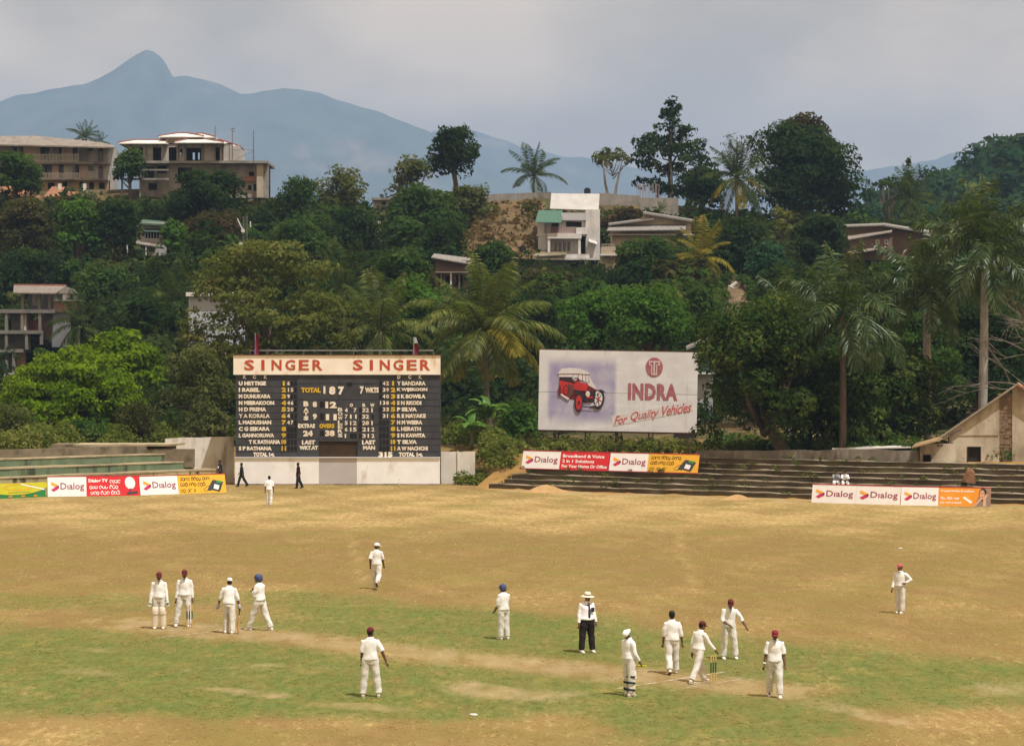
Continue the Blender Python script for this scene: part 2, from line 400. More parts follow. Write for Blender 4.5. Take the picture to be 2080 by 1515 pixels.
mountain('mountain', [(-900, 330), (-500, 260), (-200, 215), (0, 191), (60, 172), (130, 160), (160, 147), (205, 132), (250, 107), (282, 92), (300, 86), (318, 92), (330, 108), (350, 146), (385, 147),
          (415, 150), (450, 158), (490, 183), (515, 182), (550, 177), (580, 175), (610, 180), (650, 192), (690, 205), (730, 213), (780, 224), (830, 243), (870, 262), (930, 300), (1020, 350), (1150, 420), (1300, 520)],
         9000, 2600, 3, m, 'hazy blue mountain with a sharp leaning peak above the ridge houses')
mountain('mountain', [(300, 500), (600, 400), (780, 310), (880, 262), (930, 257), (965, 262), (1010, 275), (1060, 287), (1100, 291), (1150, 300), (1230, 314), (1330, 335), (1450, 370), (1600, 400), (1800, 450)],
         10500, 2000, 5, m, 'pale lower mountain ridge sloping away behind the single coconut palm')
mountain('mountain', [(1300, 480), (1500, 390), (1650, 345), (1740, 328), (1800, 318), (1870, 310), (1950, 300), (2050, 280), (2200, 255), (2500, 230), (3000, 300)],
         10800, 2000, 8, m, 'faint blue ridge showing behind the wooded hill')

# ------------------------------------------------------------------ flat print helpers (local X along, Z up, -Y towards the viewer)
def text_mesh(s, bold=0, shear=0, spacing=1.0, res=2):
    cu = bpy.data.curves.new('lettering', 'FONT'); cu.body = s; cu.size = 1; cu.offset = bold; cu.shear = shear; cu.space_character = spacing
    cu.resolution_u = res; cu.fill_mode = 'FRONT'
    ob = bpy.data.objects.new('tmp_text', cu); COL.objects.link(ob)
    dg = bpy.context.evaluated_depsgraph_get(); me = bpy.data.meshes.new_from_object(ob.evaluated_get(dg))
    bpy.data.objects.remove(ob); bpy.data.curves.remove(cu); return me
TEXT_CACHE = {}
def lettering(parent, s, x0, z0, x1, z1, y, mat, bold=.02, shear=0, spacing=1.0, name='lettering', skew=0., thick=0.):
    key = (s, bold, shear, spacing)
    if key not in TEXT_CACHE:
        ref = None
        for bd in (0, bold, bold*.6, bold*.3, 0):
            me = text_mesh(s, bd, shear, spacing); n = len(me.vertices)
            a = np.zeros(n * 3, np.float32); me.vertices.foreach_get('co', a); q = a.reshape(-1, 3)
            if ref is None: ref = (q.min(0), q.max(0)); bpy.data.meshes.remove(me); continue
            if np.all(q.min(0) > ref[0] - abs(bd) - .06) and np.all(q.max(0) < ref[1] + abs(bd) + .06): break
            if bd: bpy.data.meshes.remove(me)
        TEXT_CACHE[key] = (a.reshape(-1, 3), [tuple(p.vertices) for p in me.polygons]); bpy.data.meshes.remove(me)
    a, fs = TEXT_CACHE[key]
    lo, hi = a.min(0), a.max(0); w = np.maximum(hi - lo, 1e-6)
    u = (a[:, 0] - lo[0]) / w[0]; v = (a[:, 1] - lo[1]) / w[1]
    X = x0 + u * (x1 - x0); Z = z0 + v * (z1 - z0) + skew * (X - x0)
    mb = MB(); mb.add(np.stack([X, np.full(len(X), y), Z], 1).tolist(), fs)
    o = link(name, mb.mesh(name), mat, parent)
    if thick:
        md = o.modifiers.new('thickness', 'SOLIDIFY'); md.thickness = thick; md.offset = -1
    return o
def shape(parent, name, pts, y, mat, t=.008):
    return link(name, MB().prism_xz(pts, y, y + t).mesh(name), mat, parent)
def ell(cx, cz, rx, rz, n=20, a=0.):
    return [(cx + rx*cos(2*pi*k/n)*cos(a) - rz*sin(2*pi*k/n)*sin(a), cz + rx*cos(2*pi*k/n)*sin(a) + rz*sin(2*pi*k/n)*cos(a)) for k in range(n)]
def stroke(parent, name, pts, w, y, mat, closed=False):
    pts = [Vector((p[0], p[1])) for p in pts]; n = len(pts); mb = MB(); V = []
    for i, p in enumerate(pts):
        a = pts[(i-1) % n] if closed or i else p; b = pts[(i+1) % n] if closed or i < n-1 else p
        d = (b - a); d = d.normalized() if d.length > 1e-9 else Vector((1, 0)); q = Vector((-d.y, d.x)) * w / 2
        V += [(p.x + q.x, y, p.y + q.y), (p.x - q.x, y, p.y - q.y)]
    k = n if closed else n - 1
    mb.add(V, [(2*i, 2*i+1, 2*((i+1) % n)+1, 2*((i+1) % n)) for i in range(k)])
    return link(name, mb.mesh(name), mat, parent)
def loop_script(parent, x0, x1, z0, z1, y, mat, seed, words=3):
    """a line of rounded looping letters"""
    rg = random.Random(seed); h = z1 - z0; x = x0; mb = MB(); w = h * .16
    def st(pts):
        V = []; n = len(pts)
        for i, p in enumerate(pts):
            a, b = pts[max(i-1, 0)], pts[min(i+1, n-1)]; d = Vector((b[0]-a[0], b[1]-a[1])); d.normalize(); q = Vector((-d.y, d.x)) * w / 2
            V += [(p[0]+q.x, y, p[1]+q.y), (p[0]-q.x, y, p[1]-q.y)]
        mb.add(V, [(2*i, 2*i+1, 2*i+3, 2*i+2) for i in range(n-1)])
    cnt = 0; gap = max(2, int((x1 - x0) / (h * .72) / words))
    while x < x1 - h * .5:
        r = h * rg.uniform(.26, .32); cx, cz = x + r, z0 + h * .42
        a0 = rg.choice((-.6, .4, 2.2, 3.6)); sweep = rg.uniform(4.2, 5.6)
        st([(cx + r*cos(a0 + sweep*k/12), cz + r*1.15*sin(a0 + sweep*k/12)) for k in range(13)])
        q = rg.random()
        if q < .4: st([(cx - r*.6, cz + r*1.5), (cx, cz + r*1.9), (cx + r*.7, cz + r*1.5)])
        elif q < .6: st([(cx - r*.5, cz - r*1.3), (cx + r*.2, cz - r*1.6), (cx + r*.8, cz - r*1.1)])
        if rg.random() < .5: st([(cx + r, cz + r*.9), (cx + r*1.15, cz - r*.2), (cx + r*.9, cz - r*1.1)])
        x += r * 2 + h * .12; cnt += 1
        if cnt % gap == 0: x += h * .4
    return link('lettering', mb.mesh('lettering'), mat, parent)
def frame_at(name, label, cat, A, B, up, group=None):
    """Empty whose local X runs A->B, Z up the board, Y away from the viewer"""
    X = (B - A).normalized(); Z = (up - X * up.dot(X)).normalized(); Yv = Z.cross(X)
    o = bpy.data.objects.new(name, None); COL.objects.link(o)
    mt = Matrix((X, Yv, Z)).transposed().to_4x4(); mt.translation = A; o.matrix_world = mt
    return tag(o, label, cat, group)
# ------------------------------------------------------------------ concrete stands
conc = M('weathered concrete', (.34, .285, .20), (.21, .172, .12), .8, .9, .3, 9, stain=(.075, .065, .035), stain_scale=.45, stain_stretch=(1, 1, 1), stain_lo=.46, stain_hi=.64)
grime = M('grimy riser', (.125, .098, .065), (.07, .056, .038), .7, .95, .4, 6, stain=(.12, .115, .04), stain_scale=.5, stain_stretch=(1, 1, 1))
def edge_poly(xa, xb, n):
    xs = np.linspace(xa, xb, n); ys = np.interp(xs, EX, EY); return [Vector((a, b)) for a, b in zip(xs, ys)]
def sweep(pl, d0, d1, z0, z1, jit=0., rg=None):
    mb = MB(); n = len(pl); rows = []
    for i, p in enumerate(pl):
        a, b = pl[max(i-1, 0)], pl[min(i+1, n-1)]; d = (b - a).normalized(); q = Vector((-d.y, d.x))
        if q.y < 0: q = -q
        j = rg.uniform(-jit, jit) if rg else 0
        A0 = p + q * (d0 + j); B0 = p + q * d1; j2 = rg.uniform(-jit, jit) if rg else 0
        rows.append([(A0.x, A0.y, z0), (A0.x, A0.y, z1 + j2), (B0.x, B0.y, z1 + j2), (B0.x, B0.y, z0)])
    V = [p for r in rows for p in r]
    Fs = [(4*i+k, 4*i+(k+1) % 4, 4*i+4+(k+1) % 4, 4*i+4+k) for i in range(n-1) for k in range(4)]
    Fs += [(3, 2, 1, 0), tuple(4*(n-1)+k for k in range(4))]
    return mb.add(V, Fs)
st = thing('concrete_stand', 'long weathered concrete terrace with earthy risers under the big dark mango tree', 'stand', (15, 148, 0))
rg = random.Random(4); RISE = .305
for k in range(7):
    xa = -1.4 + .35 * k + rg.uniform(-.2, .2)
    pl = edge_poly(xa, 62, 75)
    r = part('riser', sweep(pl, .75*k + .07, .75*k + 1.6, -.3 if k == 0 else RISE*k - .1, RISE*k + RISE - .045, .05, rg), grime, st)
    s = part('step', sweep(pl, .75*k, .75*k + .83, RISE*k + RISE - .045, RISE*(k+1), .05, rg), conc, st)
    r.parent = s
STEPS = [(k, rg.uniform(-1, 50), rg.uniform(.05, .7)) for k in [rg.randrange(0, 7) for _ in range(210)]]
st['label'] = 'long weathered concrete terrace with earthy risers right of the scoreboard'

green_p = M('green painted riser', (.10, .15, .085), (.15, .19, .115), 1.2, .9, .2, 9, stain=(.045, .05, .03), stain_scale=1.3, stain_stretch=(1.6, 1, .15), stain_lo=.52, stain_hi=.66)
cream_p = M('pale yellow riser', (.42, .37, .19), (.33, .29, .15), 1.2, .9, .2, 9, stain=(.08, .065, .035), stain_scale=1.6, stain_stretch=(1.5, 1, .2), stain_lo=.54, stain_hi=.64)
sandc = M('sandy concrete tread', (.42, .34, .21), (.30, .25, .16), 1.0, .9, .3, 9, stain=(.16, .14, .08), stain_scale=.9, stain_stretch=(1, 1, 1))
ls = thing('painted_stand', 'green painted concrete terrace steps behind the red advertising board', 'stand', (-30, 155, 0))
def lsp(xend, n=40): return [Vector((x_, 151.8 + (x_ + 30.5) * 1.02 * (1 if x_ > -30.5 else .75))) for x_ in np.linspace(-75, xend, n)]
HT = [0, 1.2, 1.72, 2.24]
for k in range(3):
    pl = lsp(-18.9 - .75 * k)
    s = part('step', sweep(pl, .85*k + .35, .85*k + 1.35, HT[k+1] - .09, HT[k+1], .02, rg), sandc, ls)
    # risers are painted slab by slab
    for i in range(0, len(pl) - 1):
        seg = [pl[i], pl[i+1]]
        if pl[i+1].x < -36: continue
        link('riser_panel', sweep(seg, .85*k + .39 + rg.uniform(-.008, .008), .85*k + .6, HT[k] - (.2 if k == 0 else 0), HT[k+1] - .09).mesh('riser_panel', org=ls.location), cream_p if k == 0 else green_p, s)
    if True:
        q = [v for v in pl if v.x < -35]
        part('riser', sweep(q, .85*k + .40, .85*k + .6, HT[k] - .2, HT[k+1] - .09), cream_p if k == 0 else green_p, s)
dk = M('mossy old parapet', (.13, .105, .07), (.21, .17, .115), 1.0, .95, .4, 7, stain=(.05, .05, .025), stain_scale=.8, stain_stretch=(1, 1, 1))
part('parapet', sweep(lsp(-21.4), 2.9, 3.4, 1.3, 2.72, .05, rg), dk, ls)

# low broken roof slab above the painted stand
D = 163
rs = thing('ruined_shelter', 'collapsed low concrete shelter with a tilted slab above the green stand', 'ruin', W(240, 925, D))
mb = MB(); a, b_, c_, d_ = W(148, 903, D), W(352, 902, D), W(376, 899, D+3), W(165, 899, D+3)
part('roof_slab', mb.slab([a, b_, c_, d_], (0, 0, -.12)), sandc, rs)
mb = MB(); p0, p1 = W(105, 930, D+.6), W(150, 902, D+.6); mb.box(p0.x, p1.x, D+.3, D+3, p0.z-1, p1.z); part('end_wall', mb, dk, rs)
for xa, xb in ((150, 198), (218, 262), (335, 356)):
    p0, p1 = W(xa, 930, D+.8), W(xb, 905, D+.8); part('pier', MB().box(p0.x, p1.x, D+.7, D+1.3, p0.z-1, p1.z), dk, rs)
p0, p1 = W(150, 930, D+2.6), W(356, 905, D+2.6); part('rear_wall', MB().box(p0.x, p1.x, D+2.4, D+2.8, p0.z-1, p1.z), dk, rs)
p0, p1 = W(232, 930, D), W(394, 912, D); part('front_wall', MB().box(p0.x, p1.x, D+.1, D+.45, p0.z-.6, p1.z), dk, rs)

# ------------------------------------------------------------------ walls beside the scoreboard
whitew = M('whitewash streaked', (.70, .66, .60), (.60, .55, .47), .7, .9, .15, 8, stain=(.25, .19, .11), stain_scale=.8, stain_stretch=(1.3, 1.3, .35), stain_lo=.5, stain_hi=.75)
def wall_thing(name, label, px0, px1, pyt, pyb, D, th, mat, D2=None, pyt2=None):
    D2 = D2 or D; pyt2 = pyt2 or pyt
    a, b = W(px0, pyt, D), W(px1, pyt2, D2); za = min(W(px0, pyb, D).z, tz(a.x, a.y)); zb = min(W(px1, pyb, D2).z, tz(b.x, b.y))
    o = thing(name, label, 'wall', ((a.x+b.x)/2, (D+D2)/2, (za+zb)/2))
    n = max(2, int((b - a).length / 1.1)); mb = MB(); rg = random.Random(int(px0)); V = []
    for i in range(n + 1):
        t_ = i / n; p = a.lerp(b, t_); zz = za + (zb - za) * t_; j = rg.uniform(-.05, .05)
        V += [(p.x, p.y, zz - .3), (p.x, p.y, p.z + j), (p.x, p.y + th, p.z + j), (p.x, p.y + th, zz - .3)]
    Fs = [(4*i+k, 4*i+(k+1) % 4, 4*i+4+(k+1) % 4, 4*i+4+k) for i in range(n) for k in range(4)] + [(3, 2, 1, 0), tuple(4*n+k for k in range(4))]
    part('wall_face', mb.add(V, Fs), mat, o); return o
wall_thing('boundary_wall', 'stained whitewashed wall between the green stand and the scoreboard', 335, 474, 890, 985, 169.3, .25, whitew, 170.2, 888)
w = wall_thing('boundary_wall', 'short plain whitewashed wall joined to the scoreboard near the palm', 896, 965, 917, 979, 168.6, .3, whitew, 168.6, 917)
p0, p1 = W(929, 980, 168.5), W(931, 916, 168.5)
part('buttress', MB().box(p0.x, p1.x, 168.5, 168.7, p0.z, p1.z + .02), whitew, w)

# ------------------------------------------------------------------ scoreboard
D = 167.0
def sx(px): return (px - CX) / F * D
def sz(py): return H - (py - HY) / F * D
sb = thing('scoreboard', 'large black cricket scoreboard with white letters on a white base wall', 'scoreboard', (sx(685), D, 0))
bmat = M('scoreboard black paint', (.036, .037, .042), (.052, .053, .058), 1.2, .75, .1, 5, stain=(.075, .075, .08), stain_scale=.8, stain_stretch=(1, 1, 1), stain_lo=.52, stain_hi=.8)
hmat = M('header paint', (.80, .75, .66), (.74, .67, .56), 1.0, .8, stain=(.50, .27, .09), stain_scale=1.1, stain_stretch=(1.2, 1, .6), stain_lo=.56, stain_hi=.78)
basew = M('base wall whitewash', (.79, .785, .785), (.73, .72, .715), 1.2, .85, .1, 8, stain=(.5, .42, .35), stain_scale=.9, stain_stretch=(1, 1, .5), stain_lo=.58, stain_hi=.8)
greyw = M('grey sight panel', (.44, .41, .41), (.40, .37, .37), 1.0, .85, .1, 8)
dark = M('dark void', (.012, .011, .011), rough=.9)
brown = M('brown shutter', (.045, .026, .010), (.03, .018, .008), 2, .8)
redw = M('faded red paint', (.45, .055, .025), (.36, .10, .03), 1.4, .75, lo=.4, hi=.7)
cream = M('letter off-white', (.74, .69, .60), (.64, .55, .42), 2.2, .7)
creamy = M('letter weathered cream', (.62, .50, .36), (.70, .66, .58), 3.0, .7)
yel = M('letter yellow', (.60, .40, .03), (.48, .30, .02), 3, .7)
part('backing', MB().box(sx(478), sx(893), D + .25, D + 2.6, -.2, sz(724)), bmat, sb)
hd = part('header_board', MB().box(sx(474.5), sx(894.5), D - .12, D + .22, sz(761), sz(722)), hmat, sb)
part('roof_edge', MB().box(sx(473), sx(896), D - .2, D + 2.7, sz(722) + .01, sz(720.5)), M('rusty roof edge', (.12, .045, .03), (.2, .08, .04), 2, .8), sb)
bs = part('base_wall', MB().box(sx(477.5), sx(648), D - .1, D + .2, -.1, sz(929.5)).box(sx(725), sx(893.5), D - .1, D + .2, -.1, sz(929.5)), basew, sb)
part('sight_panel', MB().box(sx(648) + .005, sx(725) - .005, D - .085, D + .2, -.1, sz(929.5) - .01), greyw, bs)
part('ledge', MB().box(sx(477), sx(894), D - .2, D + .24, sz(929.5) + .004, sz(928.3)), basew, bs)
part('plinth', MB().box(sx(477), sx(894), D - .16, D - .11, -.1, .09), conc, bs)
# body planks with joints
def plank(x0, x1, y0, y1, proud=0.):
    return part('plank', MB().box(sx(x0) + .006, sx(x1) - .006, D + rgp.uniform(-.012, .012) - proud, D + .24, sz(y1) + .012, sz(y0) - .012), bmat, sb)
rgp = random.Random(9)
rows = [772 + 13.2 * i for i in range(12)] + [930]
for i in range(11):
    plank(479, 571, rows[i], rows[i+1]); plank(803.5, 892.5, rows[i], rows[i+1])
for a_, b_ in ((479, 571), (803.5, 892.5)):
    plank(a_, b_, 761.5, 772); plank(a_, b_, rows[11], 929.0)
plank(571, 604, 761.5, 772); plank(571, 604, 917.2, 929); plank(768, 803.5, 761.5, 772); plank(768, 803.5, 917.2, 929)
for i in range(11):
    plank(571, 604, rows[i], rows[i+1]); plank(768, 803.5, rows[i], rows[i+1])
for (a_, b_, c_, d_) in ((604, 688, 761.5, 779), (688, 768, 761.5, 779), (604, 688, 779, 812), (688, 768, 779, 812), (604, 648, 812, 858), (648, 686, 812, 858), (686, 768, 812, 832), (686, 768, 832, 862),
                         (604, 648, 858, 892), (648, 686, 858, 892), (686, 726, 862, 896.5), (726, 768, 862, 896.5), (604, 648, 892, 929), (726, 768, 896.5, 929), (648, 686, 892, 896.5)):
    plank(a_, b_, c_, d_)
part('shutter', MB().box(sx(648), sx(726), D + .10, D + .24, sz(929), sz(897)), brown, sb)
def T(s, x0, y0, x1, y1, mat=cream, bold=.06):
    lettering(sb, s, sx(x0) - sb.location.x, sz(y1) - sb.location.z, sx(x1) - sb.location.x, sz(y0) - sb.location.z, -.035, mat, bold, thick=.02)
def spread(s, x0, x1, y0, y1, mat, bold=.05, w=None):
    n = len(s); w = w or (x1 - x0) / n * .72
    for i, ch in enumerate(s):
        c = x0 + w/2 + (x1 - x0 - w) * i / (n - 1); ww = w * (.32 if ch in 'I1' else 1)
        o = lettering(hd, ch, sx(c - ww/2) - sb.location.x, sz(y1), sx(c + ww/2) - sb.location.x, sz(y0), -.14, mat, bold)
for s, xa, xb in (('SINGER', 496.5, 655.5), ('SINGER', 717, 874)): spread(s, xa, xb, 730.8, 752.2, redw, .03, 20.5)
cols = (cream, creamy)
NL = [('U HETTIGE', 540.5), ('I RABEL', 528), ('M DUNUKARA', 549.6), ('N MEERAKOON', 557), ('H D PREMA', 541), ('Y A KORALA', 548), ('L MADUSHAN', 551), ('C G SEKARA', 548), ('L GANNORUWA', 557), ('T K RATHANA', 569.4), ('S P RATHANA', 552)]
NR = [('Y BANDARA', 864.5), ('K WIJEKOON', 868), ('S K BOWILA', 864.5), ('S N RKODI', 856), ('P SILVA', 847), ('R E NAYAKE', 865), ('H M WEERA', 858), ('L HERATH', 855), ('S N KAWITA', 864), ('T SILVA', 847), ('A W NACHCHI', 869)]
SL = ['6', '15', '9', '46', '20', '4', '47', '', '', '', '']; SR = ['42', '39', '40', '138', '33', '31', '', '', '', '', '']
for i in range(11):
    yc = 778.6 + 13.2 * i
    T(NL[i][0], 505.5 if i == 9 else 485, yc - 4.3, NL[i][1], yc + 4.3, cols[i % 3 == 2 or i in (4, 8)])
    T(NR[i][0], 806.5, yc - 4.3, NR[i][1], yc + 4.3, cols[i in (3, 5, 7)])
    n = str(i + 1); w_ = 4.0 if n == '1' else 9.5
    T(n, 576.5 - w_/2, yc - 4.8, 576.5 + w_/2, yc + 4.8, yel, .06); T(n, 798.5 - w_/2, yc - 4.8, 798.5 + w_/2, yc + 4.8, yel, .06)
    for k in range(3):
        x_ = 583.5 + 7 * k
        if k >= len(SL[i]): part('number_slot', MB().box(sx(x_), sx(x_ + 5.4), D - .022, D + .2, sz(yc + 4.6), sz(yc - 4.6)), dark, sb)
        else: T(SL[i][k], x_ + (1.5 if SL[i][k] == '1' else 0), yc - 4, x_ + (3.5 if SL[i][k] == '1' else 5.4), yc + 4, cols[k % 2], .03)
        x_ = 770.5 + 7 * k; q = SR[i].rjust(3)[k]
        if q == ' ': part('number_slot', MB().box(sx(x_), sx(x_ + 5.4), D - .022, D + .2, sz(yc + 4.6), sz(yc - 4.6)), dark, sb)
        else: T(q, x_ + (1.5 if q == '1' else 0), yc - 4, x_ + (3.5 if q == '1' else 5.4), yc + 4, cols[(k + i) % 2], .03)
for ch, a_ in (('K', 493.8), ('C', 513.6), ('K', 536.2), ('D', 807), ('C', 829), ('K', 850.5)): T(ch, a_, 762.2, a_ + 6.6, 769.2)
T('TOTAL 1st.', 514.5, 918.3, 558, 927.2); T('TOTAL 1st.', 810, 918.3, 859, 927.2); T('315', 769, 917.6, 797.5, 928.4)
T('TOTAL', 611.8, 786.8, 651.5, 797.6, yel, .06); T('1', 657, 784.4, 661, 799.5); T('8', 668.3, 784.6, 681.6, 801.5); T('7', 687, 785, 699, 801.8)
T('7', 731, 784.5, 739, 800, creamy); T('WKTS', 741.5, 786.6, 769.5, 797.8)
for ch, ya, yb in (('B', 814.8, 825.4), ('A', 828, 835.4), ('T', 836.6, 843), ('S', 844.8, 853.4)): T(ch, 616.5, ya, 627, yb)
T('8', 635, 815.5, 644, 827, creamy); T('12', 661, 815.5, 684, 829); T('9', 635, 840, 644, 852, creamy); T('11', 662, 841, 684, 853.5)
for yy in (815, 840): part('number_slot', MB().box(sx(650), sx(658), D - .022, D + .2, sz(yy + 12), sz(yy)), dark, sb)
part('number_slot', MB().box(sx(650), sx(658), D - .022, D + .2, sz(885), sz(874)), dark, sb)
part('number_slot', MB().box(sx(705), sx(715.5), D - .022, D + .2, sz(783.5), sz(776.5)), dark, sb)
T('EXTRAS', 605.5, 860.3, 640, 869.4); T('OVERS', 648.6, 860.3, 679.4, 869.6, yel); T('24', 615.6, 874, 635.4, 886.2, creamy); T('38', 660.4, 873.6, 680, 886, creamy)
T('LAST', 613.3, 893.7, 640.4, 902.8); T('WKT.AT', 608, 905.1, 646, 913.4)
T('LAST', 735.4, 893.7, 762.7, 902.8); T('MAN', 737.4, 905.1, 762, 913.4)
for i, ch in enumerate('BOWLERS'): T(ch, 686.2, 827.9 + i*8.75, 696, 835.3 + i*8.75, cream, .03)
T('O', 710.4, 819.3, 717.2, 826.4); T('R', 736.2, 819.3, 743, 826.4, creamy); T('W', 752, 819.3, 760.5, 826.4)
for i, (a_, b_, c_, d_) in enumerate((('4', '7', '32', '1'), ('7', '11', '32', ''), ('5', '12', '28', '1'), ('6', '15', '21', '2'), ('1', '', '31', '2'))):
    yc = 833 + 13.0 * i
    T(a_, 700.3, yc - 4.2, 706.2 if a_ != '1' else 703, yc + 4.2, cols[i % 2], .03)
    if b_: T(b_, 725 - 7*len(b_), yc - 4.2, 724.6, yc + 4.2, cols[(i+1) % 2], .03)
    else: part('number_slot', MB().box(sx(711), sx(724.6), D - .022, D + .2, sz(yc + 4.6), sz(yc - 4.6)), dark, sb)
    part('number_slot', MB().box(sx(729.5), sx(734.4), D - .022, D + .2, sz(yc + 4.6), sz(yc - 4.6)), dark, sb)
    T(c_, 735.6, yc - 4.2, 749.6, yc + 4.2, cols[(i+1) % 2], .03)
    if d_: T(d_, 754.4, yc - 4.2, 760.4 if d_ != '1' else 757, yc + 4.2, cols[i % 2], .03)
    else: part('number_slot', MB().box(sx(754.4), sx(759.4), D - .022, D + .2, sz(yc + 4.6), sz(yc - 4.6)), dark, sb)
# rail and flags on its roof
pipe = M('galvanised pipe', (.30, .29, .28), (.2, .19, .18), 4, .5, metal=.4)
rail = thing('roof_rail', 'thin pipe handrail along the top of the scoreboard', 'railing', (sx(685), D + .8, sz(720)))
part('rail_pipe', MB().tube([(sx(505), D+.8, sz(712)), (sx(880), D+.8, sz(712))], .03), pipe, rail)
for x_ in (505, 560, 615, 670, 717, 770, 838, 880): part('post', MB().tube([(sx(x_), D+.8, sz(721.5)), (sx(x_), D+.8, sz(712))], .022), pipe, rail)
def flag(label, px, pts, mats, tops):
    f = thing('limp_flag', label, 'flag', (sx(px), D + .3, sz(721)))
    part('pole', MB().tube([(sx(px), D+.3, sz(722)), (sx(px), D+.3, sz(tops))], .03), pipe, f)
    for nm, mat, poly in zip(('cloth', 'cloth', 'cloth'), mats, pts):
        mb = MB(); n = len(poly); V = []
        for i, (x_, y_) in enumerate(poly): V += [(sx(x_), D + .3 + .10*sin(i*2.1), sz(y_))]
        part(nm, mb.slab(V, (.0, .10, 0)), mat, f)
mar = M('maroon cloth', (.16, .015, .03), (.11, .01, .02), 3, .85); pale = M('pale blue cloth', (.42, .55, .62), rough=.85); blue = M('violet cloth', (.08, .03, .16), (.14, .02, .06), 5, .85)
flag('limp maroon and violet flag over the first letters of the scoreboard header', 517.5, [[(518, 720.5), (518, 677), (525, 680), (525.5, 702), (524, 720.5)], [(514.5, 720.5), (516.5, 690), (517.4, 690), (517.4, 720.5)]], [mar, blue], 676)
flag('pale blue and maroon flag at the palm end of the scoreboard roof', 840, [[(840.5, 697), (839, 685), (845, 685), (848.5, 697)], [(840.5, 720.5), (840.5, 697), (848.5, 697), (851, 712), (847, 720.5)]], [pale, mar], 684)

# ------------------------------------------------------------------ advertising boards
vwhite = M('printed vinyl white', (.80, .78, .77), (.74, .72, .71), 1.2, .45, spec=.4); vred = M('printed vinyl red', (.62, .018, .025), (.54, .015, .02), 2, .45, spec=.4); vyel = M('printed vinyl yellow', (.78, .43, .035), (.70, .38, .03), 2, .45, spec=.4)
vor = M('printed vinyl orange', (.78, .30, .018), (.72, .26, .015), 2, .45, spec=.4); edge = M('board edge red', (.38, .03, .05), rough=.6)
lor = M('logo orange', (.80, .36, .03), rough=.5); lpu = M('logo purple', (.13, .03, .12), rough=.5); lma = M('logo magenta', (.52, .03, .12), rough=.5); ltx = M('logo text plum', (.30, .06, .11), rough=.5)
ink = M('ink dark brown', (.10, .055, .012), rough=.6); pwh = M('ink white', (.82, .80, .78), rough=.5); dkg = M('print dark grey', (.05, .055, .065), rough=.5); grn = M('print green', (.03, .28, .06), rough=.5); metl = M('support steel', (.16, .14, .12), (.1, .08, .06), 5, .6)
def dialog(b, x0, x1, h, tx=0):
    w = x1 - x0; bh = h
    lx, lz, lw, lh = x0 + w*.09, bh*.26, w*.20, bh*.50
    P = lambda pts: [(lx + u*lw, lz + v*lh) for u, v in pts]
    shape(b, 'logo_arm', P([(0, .72), (.55, .5), (1, .62), (.05, 1)]), -.028, lor); shape(b, 'logo_tip', P([(.55, .5), (1, .33), (1, .615)]), -.028, lpu)
    shape(b, 'logo_arm', P([(0, .18), (.35, 0), (1, .325), (.55, .495)]), -.028, lma)
    lettering(b, 'D\u0131alog', x0 + w*.33, bh*.26, x0 + w*.94, bh*.70, -.022, ltx, .012)
